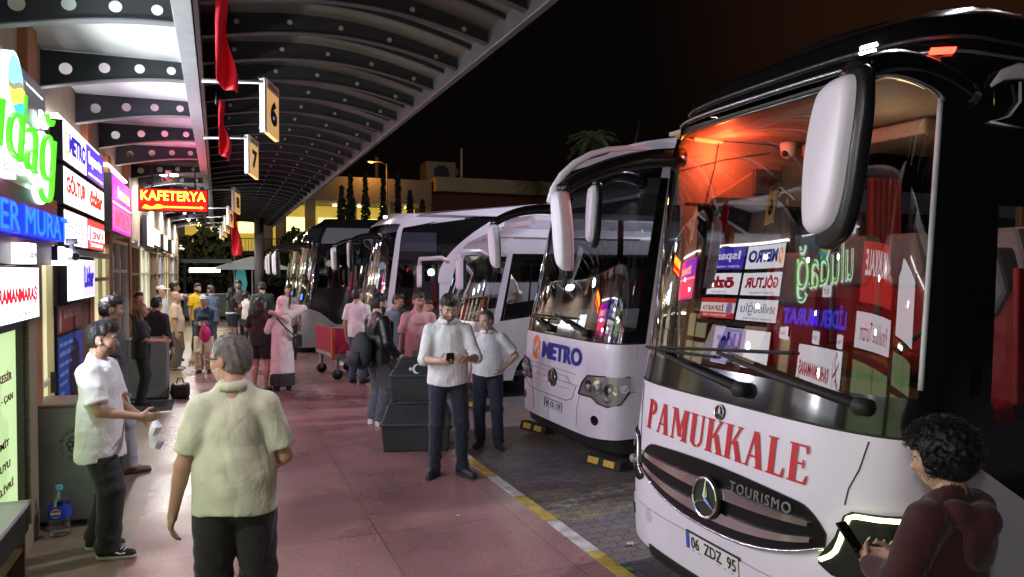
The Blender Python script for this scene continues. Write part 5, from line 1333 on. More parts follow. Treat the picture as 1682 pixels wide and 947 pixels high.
# ---- inside: driver area, far side wall, seats, curtains
inb = mat('cabin_beige', (.36, .29, .22), .65, var=.06); ind = mat('cabin_dark', (.03, .028, .028), .7); ing = mat('cabin_grey', (.16, .16, .17), .6)
redl = mat('seat_red', (.34, .012, .014), .55, var=.15, scale=10); greyl = mat('seat_grey', (.17, .165, .18), .55, var=.12, scale=12)
MB().box((.42, -1.1, 1.1), (.95, 1.1, 1.50)).build('dashboard', ind, r1, bevel=.05)
MB().box((.42, -1.08, 3.17), (10, 1.09, 3.2)).build('cabin_ceiling', inb, r1)
MB().prism([(.50, 1.085, 2.66), (.50, 1.085, 3.165), (2.2, 1.085, 3.165), (2.2, 1.085, 2.66)], (0, .03, 0)).build('door_header', inb, r1, bevel=.004)
MB().prism([(.78, 1.082, 2.72), (1.32, 1.082, 3.02), (1.46, 1.082, 3.02), (1.46, 1.082, 2.72)], (0, -.03, 0)).build('speaker_panel', mat('cabin_brown', (.30, .22, .17), .6), r1, bevel=.012)
o_ = MB().box((1.16, 1.015, 2.76), (1.42, 1.050, 2.96)).build('speaker', mat('speaker_blue', (.06, .07, .10), .5), r1, bevel=.01)
MB().cyl((1.24, 1.010, 2.87), (1.24, 1.017, 2.87), .035, n=16).build('speaker_cone', ind, o_); MB().cyl((1.34, 1.010, 2.85), (1.34, 1.017, 2.85), .05, n=16).build('speaker_cone', ind, o_)
MB().tube([(.56, 1.075, 2.67), (1.4, 1.075, 2.67), (2.15, 1.075, 2.67)], .014, 6).build('header_trim', mat('cabin_dark', (.03, .028, .028)), r1)
MB().tube([(.52, 1.075, 2.92), (.9, 1.075, 3.02), (1.35, 1.075, 3.10)], .005, 6).build('header_trim', ind, r1)
MB().tube([(.74, 1.075, 2.68), (.82, 1.075, 2.95), (.86, 1.075, 3.15)], .005, 6).build('header_trim', ind, r1)
MB().box((2.2, 1.070, 1.1), (2.28, 1.120, 3.0)).build('door_post', ing, r1)
MB().prism([(.50, 1.060, 1.5), (.52, 1.060, 2.655), (.66, 1.060, 2.655), (.62, 1.060, 1.5)], (0, .03, 0)).build('door_post', inb, r1)
MB().box((1.50, 1.070, 1.1), (1.56, 1.110, 2.655)).build('door_post', ind, r1)
cd_ = MB(); cd_.cyl((1.42, .95, 3.165), (1.42, .95, 3.11), .06); cd_.ell((1.42, .95, 3.09), (.055, .055, .05)); cm2 = cd_.build('dome_camera', white, r1, True); MB().ell((1.37, .93, 3.075), (.025, .025, .025), 10, 8).build('camera_lens', ind, cm2, True)
MB().prism([(1.5, -.2, 3.05), (1.5, .9, 3.05), (1.9, .9, 3.05), (1.9, -.2, 3.05)], (0, 0, .10)).build('ceiling_console', inb, r1, bevel=.02)
def curtain(x0, y0, x1, y1, z0, z1, m, nm='curtain'):
    MB().grid(lambda u, v: (x0 + (x1-x0)*u + .02*math.sin(u*40)*(y1 != y0), y0 + (y1-y0)*u + .02*math.sin(u*40)*(x1 != x0), z0 + (z1-z0)*v), 60, 4).build(nm, m, r1, True)
curtain(2.35, 1.04, 2.75, 1.04, 1.6, 2.95, redl); curtain(4.2, 1.04, 4.6, 1.04, 1.6, 2.9, mat('curtain_tan', (.42, .33, .2), .8))
curtain(3.3, -1.08, 3.6, -1.08, 1.6, 2.8, redl)
for x in (2.0, 2.9, 3.8, 4.7, 5.6, 6.5):
    for y in (-.82, -.37, .37, .82): seat(r1, x, y, 1.12, redl, greyl, greyl)
seat(r1, 1.30, -.72, .98, redl, greyl, redl); seat(r1, 1.30, .75, .98, redl, greyl, redl)
MB().cyl((1.15, -.65, 1.35), (1.05, -.65, 1.62), .03).build('steering_column', ind, r1)
m = MB(); m.tube([(1.02 + .14*math.sin(R(a)), -.65 + .24*math.cos(R(a)), 1.64 + .2*math.sin(R(a))) for a in range(0, 361, 15)], .018, 8, cap=False); m.build('steering_wheel', ind, r1, True)
# paper cards behind the screen
for (x, y, z, w_, h_, mm) in [(.60, .95, 1.52, .16, .24, 'card_white'), (.58, .55, 1.52, .22, .26, 'card_tan'), (.60, .72, 1.52, .12, .2, 'card_lilac')]:
    c_ = {'card_white': (.7, .7, .72), 'card_tan': (.5, .42, .25), 'card_lilac': (.4, .35, .65)}[mm]
    MB().prism([(x, y, z), (x, y - w_, z), (x + .12, y - w_, z + h_), (x + .12, y, z + h_)], (.004, 0, 0)).build('windscreen_card', mat(mm, c_, .7), r1)
# cabin lamps: red strip by the door, dim warm ceiling tube
MB().tube([(.62, 1.04, 3.155), (.92, 1.10, 3.155)], .014, 6).build('red_strip_lamp', glow('red_strip', (1, .08, .02), 10), r1)
def plight(parent, loc, e, col, size=.05, typ='POINT'):
    l = bpy.data.lights.new('lamp_light', typ); l.energy = e; l.color = col; l.shadow_soft_size = size
    o = bpy.data.objects.new('lamp_light', l); COL.objects.link(o); o.parent = parent; o.location = loc; return o
plight(r1, (.80, .90, 3.05), 16, (1, .10, .03), .05)
for q_ in (0, .07): MB().box((1.5 + q_, -1.0, 3.155), (1.54 + q_, -.45, 3.168)).build('cabin_tube', glow('cabin_warm', (1, .66, .22), 2.2), r1)
plight(r1, (1.2, -.2, 2.95), 1.0, (1, .68, .36), .1)
plight(r1, (1.0, -.35, 2.6), 2.6, (1, .62, .42), .08)  # extra light added to brighten the front seats
plight(r1, (2.6, -.2, 3.0), 4, (1, .6, .45), .1)

# ---------------------------------------------------------------- second coach: white with blue lettering
r2 = thing('coach', 'white coach with orange round logo and bold blue lettering on its nose', 'coach', (3.85, 8.3, RD), R(0))
B = Bus(r2, 1.27, .38, 4.0, 11.5, [(0, .08), (.3, .0), (.9, 0), (1.3, .03), (1.45, .06), (3.1, .42), (3.48, .54), (3.62, .68), (3.72, 1.0)], [(0, .02), (1.0, 0), (1.4, 0), (3.0, .05), (3.48, .09), (3.62, .17), (3.72, .30)])
sA = B.sA
B.patch('front_panel', -sA, sA, .84, 1.36, bwhite, ns=64, nz=10)
B.patch('bumper', -sA - .3, sA + .3, lambda s: .30 + .05*max(0, abs(s)-.9), .835, bwhite, ns=64, nz=8, off=.015, rim=.03)
B.patch('skirt', -sA - .2, sA + .2, .15, .31, rubber, ns=40, nz=2, off=-.03)
B.patch('cowl', -sA, sA, 1.364, 1.50, bblack, ns=60, nz=3); B.line('cowl_seam', [(u/20*sA, 1.366) for u in range(-20, 21)], .008, rubber, 0)
B.patch('windscreen', -sA + .06, sA - .06, 1.50, 3.2, wsg, ns=56, nz=16)
for sg in (-1, 1):
    B.patch('windscreen_pillar', sg*(sA - .06), sg*(sA + .10), 1.36, 3.2, bblack, ns=4, nz=10)
    B.patch('side_pillar', sg*(sA + .10), sg*(sA + .24), 1.3, 3.2, bwhite, ns=4, nz=10)
    B.patch('side_panel', sg*sA, sg*B.smax, .3, 1.36, bwhite, ns=80, nz=5)
    for p0, p1, g in [(.24, 1.2, 1), (1.2, 1.3, 0), (1.3, 3.2, 1), (3.2, 3.28, 0), (3.28, 5.2, 1), (5.2, 5.28, 0), (5.28, 9.6, 1)]: B.patch('side_window' if g else 'window_post', sg*(sA + p0), sg*(sA + p1), 1.36, 2.9, sdg if g else bblack, ns=6, nz=4)
    B.patch('rear_quarter', sg*(sA + 9.6), sg*B.smax, 1.36, 2.9, bwhite, ns=6, nz=4)
    B.patch('side_panel_upper', sg*(sA + .24), sg*B.smax, 2.9, 3.2, bwhite, ns=60, nz=2)
    wheel(r2, 2.7, -1.26 if sg < 0 else .98, .5)
B.patch('screen_top', -sA + .06, sA - .06, 3.2, 3.50, bblack, ns=48, nz=4)
for sg in (-1, 1): B.patch('roof_side', sg*(sA - .06), sg*B.smax, 3.2, 3.505, bwhite, ns=70, nz=3)
B.patch('roof_front', -B.smax, B.smax, 3.505, 3.62, bwhite, ns=160, nz=4)
B.patch('roof_edge', -B.smax, B.smax, 3.62, 3.72, bwhite, ns=120, nz=4); B.roof(3.72, bwhite, .05); B.shut(.3, 3.65, bwhite)
B.text('lettering', 'METRO', mat('blue_vinyl', (.012, .018, .30), .35), .40, 1.055, 1.10, .215, bold=.045)
ov = mat('orange_vinyl', (.80, .22, .02), .35)
B.poly('round_logo', [(-.61 + .13*math.cos(a*.2618), 1.17 + .155*math.sin(a*.2618)) for a in range(24)], ov, .004, .003)
B.line('logo_stroke', [(-.70, 1.08), (-.65, 1.24), (-.61, 1.11), (-.55, 1.26)], .02, bwhite, .004)
B.poly('logo_notch', [(-.55, 1.07), (-.49, 1.05), (-.47, 1.12), (-.52, 1.16)], bwhite, .006, .003)
# flap with shut line and star, plate, headlamp, fog lamp
B.line('shut_line', [(-1.1, .98), (-.8, .975), (.6, .965)], .003, mat('seam_grey', (.10, .10, .11), .6), .016); B.line('shut_line', [(-1.0, .86), (-.92, .70), (-.8, .64), (-.5, .625), (.35, .625), (.52, .67), (.62, .84)], .0045, mat('seam_grey', (.10, .10, .11), .6), .016)
B.line('flap_crease', [(-.75, .92), (.36, .91), (.44, .86), (.38, .77), (-.6, .77), (-.75, .83), (-.75, .92)], .006, mat('crease_white', (.45, .44, .48), .3), .014)
star(B, -.02, .85, .10, chrome, .03, disc=rubber)
B.poly('flap_lock', [(-.86 + .02*math.cos(a), .93 + .02*math.sin(a)) for a in (0, 1, 2, 3, 4, 5)], mat('lock_red', (.25, .02, .02), .4), .016, .004)
plate(B, -.27, .46, '40 KK 139', off=.02)
for sg in (1, -1):
    hl = B.mono('headlight', [(.68, .775), (.76, .90), (.86, .985), (1.1, 1.0), (1.42, 1.005)], [(.68, .755), (.95, .755), (1.05, .70), (1.18, .675), (1.32, .71), (1.42, .84)], mat('lamp_silver', (.42, .42, .45), .22, .7), .018, .035, None, sg, 26)
    B.line('lamp_trim', [(sg*a, b) for a, b in [(.68, .765), (.76, .90), (.86, .985), (1.1, 1.0), (1.42, 1.005)]], .010, rubber, .02, hl); B.line('lamp_trim', [(sg*a, b) for a, b in [(.68, .755), (.95, .755), (1.05, .70), (1.18, .675), (1.32, .71), (1.42, .84)]], .010, rubber, .02, hl)
    for cu, cz, rr in ((.90, .87, .07), (1.06, .88, .075), (1.22, .86, .075), (1.18, .76, .045), (1.36, .88, .05)):
        B.poly('lamp_reflector', [(sg*cu + rr*math.cos(a*.3927), cz + rr*math.sin(a*.3927)) for a in range(16)], chrome, .026, .004, hl)
        MB().ell(B.S(-sg*cu, cz, .03), (.02, rr*.5, rr*.5), 12, 8).build('lamp_bulb', mat('lens_clear', (.6, .62, .65), .05, .5), hl, True)
    fg_ = B.poly('fog_lamp', [(sg*1.0 + .065*math.cos(a*.3927), .50 + .055*math.sin(a*.3927)) for a in range(16)], mat('lamp_black', (.012, .012, .014), .25), .014, .006)
    B.poly('fog_lens', [(sg*1.0 + .05*math.cos(a*.3927), .50 + .042*math.sin(a*.3927)) for a in range(16)], chrome, .024, .004, fg_)
    B.line('shut_line', [(sg*.70, .74), (sg*.64, .6), (sg*.62, .36)], .004, mat('seam_grey', (.10, .10, .11), .6), .016)
wiper(B, .75, 1.45, -.1, 1.62, -.85, 1.58, .45, 1.60); wiper(B, -.2, 1.44, -.8, 1.56, -1.1, 1.54, -.1, 1.56)
mirror(r2, (.55, -1.12, 3.15), (-.25, -1.56, 3.04), .58, .29, R(-15), side=-1)
mirror(r2, (.5, 1.15, 3.02), (-.34, 1.30, 2.80), .60, .22, R(10), side=1)
MB().box((.42, -1.17, 1.1), (.95, 1.17, 1.46)).build('dashboard', ind, r2, bevel=.05); MB().box((.5, -1.15, 2.98), (10, 1.15, 3.02)).build('cabin_ceiling', ing, r2)
for x in (2.4, 3.4, 4.4): 
    for y in (-.88, -.42, .42, .88): seat(r2, x, y, 1.0, greyl, greyl, redl)
seat(r2, 1.5, -.65, .85, greyl, greyl, redl)
B.poly('exit_sticker', [(-.55, 2.72), (-.49, 2.72), (-.49, 2.84), (-.55, 2.84)], mat('sticker_green', (.35, .6, .5), .5), .003, .002)
MB().tube([(1.6, -.4, 3.74), (1.75, -.4, 4.3)], [.015, .004], 6).build('antenna', rubber, r2); MB().tube([(1.4, .5, 3.74), (1.5, .5, 4.2)], [.015, .004], 6).build('antenna', rubber, r2)

# ---------------------------------------------------------------- third: white midibus with the driver in view
r3 = thing('minibus', 'small white bus with a driver in white at its side window', 'minibus', (3.90, 12.95, RD), R(0))
B = Bus(r3, 1.2, .36, 3.6, 7.8, [(0, .06), (.3, 0), (1.2, .04), (1.35, .1), (2.5, .42), (2.7, .55), (2.9, .95)], [(0, .02), (1, 0), (1.4, 0), (2.5, .07), (2.75, .14), (2.9, .28)])
sA = B.sA; cream = mat('midibus_white', (.62, .60, .62), .3, coat=.4, var=.05)
zs = lambda s: 1.30 + .18*min(1, max(0, (abs(s) - sA)/1.6))
B.patch('front_panel', -sA, sA, .42, 1.30, cream, ns=40, nz=6); B.patch('bumper', -sA - .1, sA + .1, .28, .416, cream, ns=40, nz=3, off=.02, rim=.04)
B.patch('windscreen', -sA + .04, sA - .04, 1.30, 2.46, wsg, ns=36, nz=12)
arc_z = lambda s: .30 + (max(0, .52**2 - (abs(s) - sA - .95)**2)**.5*1.0 if abs(abs(s) - sA - .95) < .52 else 0)
for sg in (-1, 1):
    B.patch('windscreen_pillar', sg*(sA - .04), sg*(sA + .10), 1.28, 2.5, bwhite, ns=4, nz=8, off=.004)
    B.patch('side_panel', sg*sA, sg*B.smax, arc_z, zs, cream, ns=110, nz=5)
    B.patch('window_frame', sg*(sA + .10), sg*(sA + .16), zs, 2.46, bblack, ns=2, nz=3); B.patch('side_window', sg*(sA + .16), sg*(sA + .62), lambda s: zs(s) + .28, 2.36, sdc, ns=8, nz=4)
    B.patch('window_band', sg*(sA + .16), sg*(sA + .62), zs, lambda s: zs(s) + .28, bblack, ns=8, nz=2); B.patch('window_band', sg*(sA + .16), sg*(sA + 1.2), 2.36, 2.46, bblack, ns=8, nz=2)
    B.patch('window_post', sg*(sA + .62), sg*(sA + .66), zs, 2.36, bblack, ns=2, nz=3); B.patch('side_window', sg*(sA + .66), sg*(sA + 1.15), lambda s: zs(s) + .28, 2.36, sdc, ns=8, nz=4)
    B.patch('window_band', sg*(sA + .66), sg*(sA + 1.2), zs, lambda s: zs(s) + .28, bblack, ns=8, nz=2)
    B.patch('window_post', sg*(sA + 1.15), sg*(sA + 1.3), zs, 2.46, bblack, ns=3, nz=3); B.patch('side_window', sg*(sA + 1.3), sg*B.smax, zs, 2.46, sdg, ns=30, nz=3)
    wheel(r3, B.A + .95, -1.09 if sg < 0 else .85, .44, .44, .24)
    hl = B.mono('headlight', [(.66, .84), (.76, .90), (1.12, .92)], [(.66, .64), (1.12, .66)], mat('lamp_grey', (.16, .16, .17), .18, .6), .012, .03, None, sg)
    B.poly('lamp_reflector', [(sg*.90 + .08*math.cos(a*.3927), .77 + .08*math.sin(a*.3927)) for a in range(16)], chrome, .02, .004, hl)
B.patch('roof_front', -B.smax, B.smax, 2.46, 2.72, bwhite, ns=100, nz=4); B.patch('roof_edge', -B.smax, B.smax, 2.72, 2.9, bwhite, ns=100, nz=4); B.roof(2.9, bwhite, .06); B.shut(.35, 2.85, cream)
MB().box((1.3, -.7, 2.9), (5.5, .7, 3.18)).build('roof_unit', bwhite, r3, bevel=.1); B.line('roof_line', [(u/20*(sA + 3), 2.74) for u in range(0, 21)], .01, mat('tan_stripe', (.4, .25, .16), .5), .006)
MB().box((.35, -1.0, 1.0), (.75, 1.0, 1.32)).build('dashboard', ind, r3, bevel=.05)
m = MB(); m.tube([(.92 + .1*math.sin(R(a)), -.55 + .22*math.cos(R(a)), 1.46 + .18*math.sin(R(a))) for a in range(0, 361, 15)], .018, 8, cap=False); m.build('steering_wheel', ing, r3, True)
seat(r3, 1.75, -.55, .72, greyl, greyl, greyl)
for x in (2.6, 3.4): 
    for y in (-.8, .8): seat(r3, x, y, .9, greyl, greyl, redl)
plight(r3, (1.3, -.2, 2.35), 14, (1, .9, .75), .1)
def box_mirror(root, att, head, h_, w_):
    MB().tube([att, (att[0] - .15, att[1], att[2] + .08), (head[0], head[1], att[2] + .06), head], .045, 8, flat=1.2).build('mirror_arm', bwhite, root, True)
    MB().box((head[0] - .05, head[1] - w_/2, head[2] - h_), (head[0] + .03, head[1] + w_/2, head[2])).build('mirror_shell', bwhite, root, bevel=.03)
    MB().box((head[0] + .03, head[1] - w_/2 + .01, head[2] - h_ + .01), (head[0] + .08, head[1] + w_/2 - .01, head[2] - .01)).build('mirror_housing', rubber, root, bevel=.01)
box_mirror(r3, (.35, -1.08, 2.42), (-.18, -1.22, 2.36), .50, .22); box_mirror(r3, (.32, 1.06, 2.34), (-.22, 1.25, 2.28), .44, .16)
B.poly('side_lamp', [(-1.0, 2.30), (-.95, 2.30), (-.95, 2.38), (-1.0, 2.38)], glow('red_lamp', (1, .04, .02), 5), .006, .006)
B.patch('route_card', .2, -.05, 2.2, 2.32, mat('card_white', (.7, .7, .72)), off=-.03, ns=3, nz=1)

# ---------------------------------------------------------------- fourth: high white coach with the curved roof sweep
r4 = thing('coach', 'tall white coach with sweeping white roof arch and split side windows', 'coach', (2.92, 17.3, RD), R(-1))
B = Bus(r4, 1.26, .45, 3.0, 12, [(0, .06), (.3, 0), (1.1, .03), (1.3, .08), (3.0, .36), (3.25, .5), (3.45, .8)], [(0, .02), (1, 0), (1.4, 0), (2.9, .05), (3.25, .12), (3.45, .26)])
sA = B.sA
B.patch('front_panel', -sA, sA, .35, 1.18, bwhite, ns=50, nz=8); B.patch('bumper', -sA - .1, sA + .1, .22, .346, bwhite, ns=40, nz=3, off=.015, rim=.03)
B.patch('windscreen', -sA + .02, sA - .02, 1.18, 3.2, wsg, ns=44, nz=14)
B.text('lettering', 'TURİZM', mat('brown_vinyl', (.18, .05, .03), .4), .9, .75, 1.0, .22, bold=.02)
zr = lambda s: 3.25 + .42*min(1, max(0, abs(s) - sA - .1)/2.8)**1.1
for sg in (-1, 1):
    B.patch('windscreen_pillar', sg*(sA - .02), sg*(sA + .13), 1.18, 3.26, bwhite, ns=4, nz=10, off=.006)
    B.patch('side_panel', sg*sA, sg*(sA + 1.25), .3, 1.15, bwhite, ns=16, nz=4)
    B.patch('side_panel_rear', sg*(sA + 1.25), sg*B.smax, .3, 1.9, bwhite, ns=40, nz=6)
    B.patch('side_window', sg*(sA + .13), sg*(sA + 1.22), 1.15, 2.42, sdg, ns=10, nz=6); B.patch('window_bar', sg*(sA + .13), sg*(sA + 1.3), 2.42, 2.60, bblack, ns=8, nz=2)
    B.patch('side_window_upper', sg*(sA + .16), sg*(sA + 1.2), 2.60, 3.02, mat('tinted_pane', (.05, .05, .075), .12, coat=.5), ns=10, nz=3)
    B.patch('window_surround', sg*(sA + .13), sg*(sA + 2.8), 3.02, lambda s: min(zr(s) - .13, 3.42), bblack, ns=24, nz=3); B.patch('window_surround', sg*(sA + 1.22), sg*(sA + 2.1), 1.9, 3.02, bblack, ns=8, nz=6)
    # the white arch that sweeps up from the belt to the roof
    up = lambda s: 1.9 + 1.62*(min(1, max(0, (abs(s) - sA - 1.22))/1.9))**.55
    B.patch('arch_band', sg*(sA + 1.22), sg*(sA + 4.0), lambda s: max(1.9, up(s) - .18 - .9*max(0, 1 - (abs(s) - sA - 1.22)/1.0)*1.0), lambda s: up(s) + .10, bwhite, ns=60, nz=4, off=.012)
    B.patch('side_window', sg*(sA + 2.1), sg*B.smax, 1.9, 3.3, sdg, ns=30, nz=4)
    wheel(r4, 2.7, -1.25 if sg < 0 else .97, .5)
vs = []
mr_ = MB()
for i in range(61):
    a = sA - .5 + (B.smax - sA + .5)*(i/60)**1.3
rf = B.patch('roof_front', -sA - .12, sA + .12, 3.2, 3.45, bwhite, ns=50, nz=5); B.patch('roof_side', sA + .1, B.smax, lambda s: zr(s) - .16, lambda s: 3.45, bwhite, ns=60, nz=2); B.patch('roof_side', -sA - .1, -B.smax, lambda s: zr(s) - .16, lambda s: 3.45, bwhite, ns=60, nz=2)
B.roof(3.45, bwhite, .05, zc=lambda a: .30*min(1, max(0, (a - 1.2)/3.0)) + .0)
MB().grid(lambda u, v: (1.3 + 10.5*u, -.98 + .0*u - .12 + .12*v, 3.43 + (.34*min(1, u*10.5/3.0))*v), 30, 3).build('roof_shoulder', bwhite, r4, True)
MB().grid(lambda u, v: (1.3 + 10.5*u, .98 + .12 - .12*v, 3.43 + (.34*min(1, u*10.5/3.0))*v), 30, 3).build('roof_shoulder', bwhite, r4, True)
MB().box((5.0, -.85, 3.72), (9.5, .85, 3.92)).build('roof_unit', bwhite, r4, bevel=.08); B.shut(.3, 3.4, bwhite)
MB().ell((.55, -.95, 3.36), (.04, .05, .03)).build('marker_lamp', glow('marker_white', (1, .97, .8), 14), r4)
mirror(r4, (.45, -1.12, 2.9), (-.26, -1.24, 2.78), .55, .22, R(-15), side=-1); mirror(r4, (.42, 1.12, 2.9), (-.3, 1.26, 2.74), .55, .2, R(10), side=1)
MB().box((.4, -1.15, 1.0), (.9, 1.15, 1.28)).build('dashboard', ind, r4, bevel=.05)
for x in (1.7, 2.8): 
    for y in (-.85, .85): seat(r4, x, y, 1.0, redl, greyl, greyl)
B.line('led_strip', [(-.9 + .02*i, 1.5 + .1*i) for i in range(8)], .01, glow('red_lamp', (1, .04, .02), 5), -.05)
plight(r4, (1.2, -.4, 2.2), 2, (.5, .6, 1), .1)

# ---------------------------------------------------------------- fifth and sixth: silver and black coaches at the end of the rank
def dark_coach(label, x, y, rz, low_m, stripe, mir=True):
    r_ = thing('coach', label, 'coach', (x, y, RD), rz)
    B = Bus(r_, 1.26, .45, 2.9, 12, [(0, .06), (.3, 0), (1.1, .03), (1.3, .08), (3.0, .36), (3.25, .5), (3.5, .9)], [(0, .02), (1, 0), (1.4, 0), (2.9, .05), (3.25, .12), (3.5, .3)])
    sA = B.sA
    B.patch('front_panel', -sA, sA, .25, 1.22, low_m, ns=50, nz=8); B.patch('windscreen', -sA + .04, sA - .04, 1.22, 2.85, wsg, ns=44, nz=14)
    B.patch('visor', -sA - .04, sA + .04, 2.85, 3.26, bblack, ns=44, nz=3)
    wl_ = lambda s: 1.22 - .42*math.exp(-((abs(s) - sA - .75)/.42)**2)
    for sg in (-1, 1):
        B.patch('windscreen_pillar', sg*(sA - .04), sg*(sA + .1), 1.22, 2.85, bblack, ns=4, nz=8)
        B.patch('side_panel', sg*sA, sg*B.smax, .25, lambda s: wl_(s) + .5*min(1, max(0, abs(s) - sA - 1.1)/.8), low_m, ns=90, nz=6); B.patch('side_band', sg*sA, sg*B.smax, lambda s: wl_(s) + .5*min(1, max(0, abs(s) - sA - 1.1)/.8), 1.75, bblack, ns=90, nz=2, off=.001)
        B.patch('side_window', sg*(sA + .1), sg*(sA + 1.2), 1.75, 2.6, sdg, ns=8, nz=4); B.patch('window_band', sg*(sA + .1), sg*B.smax, 2.6, 2.86, bblack, ns=40, nz=2); B.patch('side_window', sg*(sA + 1.2), sg*B.smax, 1.75, 2.6, sdg, ns=30, nz=4)
        B.patch('roof_side', sg*(sA + .04), sg*B.smax, 2.86, 3.26, stripe, ns=60, nz=3); wheel(r_, 2.7, -1.25 if sg < 0 else .97, .5)
        hl = B.mono('headlight', [(.75, .80), (.85, .88), (1.28, .92)], [(.75, .64), (1.28, .67)], mat('lamp_grey', (.16, .16, .17), .18, .6), .012, .03, None, sg); B.poly('lamp_reflector', [(sg*1.0 + .08*math.cos(a*.3927), .76 + .08*math.sin(a*.3927)) for a in range(16)], chrome, .02, .004, hl)
    B.patch('roof_edge', -B.smax, B.smax, 3.26, 3.5, bblack, ns=100, nz=4); B.roof(3.5, bblack, .05); B.shut(.3, 3.45, bblack)
    mirror(r_, (.45, -1.12, 2.8), (-.30, -1.24, 2.66), .60, .24, R(-15), side=-1); mirror(r_, (.42, 1.12, 2.8), (-.32, 1.26, 2.66), .60, .22, R(10), side=1)
    MB().box((.4, -1.15, 1.0), (.9, 1.15, 1.3)).build('dashboard', ind, r_, bevel=.05)
    for q in (1.7, 2.8): 
        for w_ in (-.85, .85): seat(r_, q, w_, 1.0, greyl, greyl, redl)
    for u in (-.6, .6): B.poly('marker_lamp', [(u - .03, 3.12), (u + .03, 3.12), (u + .03, 3.15), (u - .03, 3.15)], glow('marker_white', (1, .97, .8), 14), .006, .006)
    B.poly('screen_display', [(.95, 1.45), (1.05, 1.45), (1.05, 1.6), (.95, 1.6)], glow('blue_screen', (.05, .15, 1), 3), -.08, .004)
    plight(r_, (1.3, -.3, 2.3), 2.5, (1, .85, .6), .1)
dark_coach('silver and black coach with wavy window line beyond the tall white coach', 1.72, 20.4, R(-3), bgrey, mat('silver_roof', (.20, .20, .22), .3, .4))
dark_coach('black topped coach parked last, behind the silver one', 1.75, 23.6, R(-2), bgrey, bblack)
# ================================================================ PEOPLE AND THEIR THINGS
BLK = (.012, .009, .008); BRN = (.04, .022, .014)
def phone(label, p, d, up, lit=False):
    """p centre, d screen normal, up long axis"""
    n = Vector(d).normalized(); u = Vector(up); u = (u - n*u.dot(n)).normalized(); s = u.cross(n)
    t = thing('mobile_phone', label, 'phone', p)
    def bx(w, h, a, b): return [s*sx*w + u*sy*h + n*z for z in (a, b) for sx, sy in ((-1, -1), (1, -1), (1, 1), (-1, 1))]
    F6 = [(0,3,2,1),(4,5,6,7),(0,1,5,4),(1,2,6,5),(2,3,7,6),(3,0,4,7)]
    link_mesh('case', bx(.037, .078, -.005, .003), F6, mat('phone_black', (.01, .01, .012), .2), t, bevel=.004)
    link_mesh('screen', bx(.034, .074, .003, .0045), F6, glow('phone_lit', (.6, .7, .8), .7) if lit else mat('phone_glass', (.012, .012, .015), .05), t)
    return t
def fit(P, side, off=(0, .09, .02)): return to_world(P, P['W'][side] + np.array(off))
tee = lambda c, loose=.03, hem=.74: (c, 'short', hem, loose)
WH = (.74, .74, .76)
# young man in white by the shop front
P1 = person('young man in an oversized white T-shirt and black trousers standing by the shop front', (-.80, 6.06, 0), -103, 1.68, 'm', ('fade', BLK), ((.76, .76, .75), 'short', .74, .034), ((.014, .014, .016), 'trousers', .025), (.015, .015, .017), (.6, .6, .58),
            Rh=(.13, .32, 1.06), Lh=(-.06, .30, 1.0), Rel=(.5, -1, -.3), Lel=(-.5, -1, -.3), feet=[(.10, .10, 0), (-.12, -.06, 12)], head=(6, 6), curl=(.9, .7), beard=(.22, .13, .09), seed=1)
MB().ell(P1['hd'](.083, .008, -.03), (.007, .009, .012), 8, 6).build('earbud', white, P1['root'], True)
m = MB(); q = P1['k']; m.add([(x, y, z) for x, y, z in []], [])
for i in range(6):
    m.box((.02 + .035*(i % 2) - .05, .151 + .002*i, (1.08 + .045*i)), (.05 + .03*(i % 3) - .04, .156 + .002*i, (1.10 + .045*i)))
for s_ in (1, -1):
    hip, kn, an, fy = P1['LG'][s_]; m2 = MB(); g = np.array([an[0], an[1], 0])*P1['k']
    for i in range(4): m2.tube([g + np.array([-.028, .05 + .022*i, .088 - .008*i]), g + np.array([0, .058 + .022*i, .096 - .008*i]), g + np.array([.028, .05 + .022*i, .088 - .008*i])], .005, 6)
    m2.tube([g + np.array([.045*s_, -.03, .055]), g + np.array([.05*s_, .03, .07]), g + np.array([.05*s_, .10, .045]), g + np.array([.046*s_, .13, .05])], .0055, 6); m2.build('shoe_laces', white, P1['root'], True)
wp = fit(P1, 1, (-.02, .10, -.09)); b = thing('paper_bag', 'crumpled white paper bag held by the young man in white', 'bag', wp); MB().tube([(0, 0, -.15), (.015, .01, -.10), (-.01, 0, -.04), (.01, 0, .01), (0, 0, .05)], [.035, .05, .036, .042, .02], 9).build('paper', mat('paper_white', (.7, .7, .74), .6, bump=.8, bscale=20), b)
wp = fit(P1, 1, (-.03, .13, .02)); b = thing('cigarette', 'thin white cigarette between the fingers of the young man', 'cigarette', wp); MB().cyl((0, 0, 0), (.075, -.01, .005), .0045, n=8).build('paper', white, b); MB().cyl((-.025, .003, 0), (0, 0, 0), .0046, n=8).build('filter', mat('filter_tan', (.5, .3, .12), .8), b)
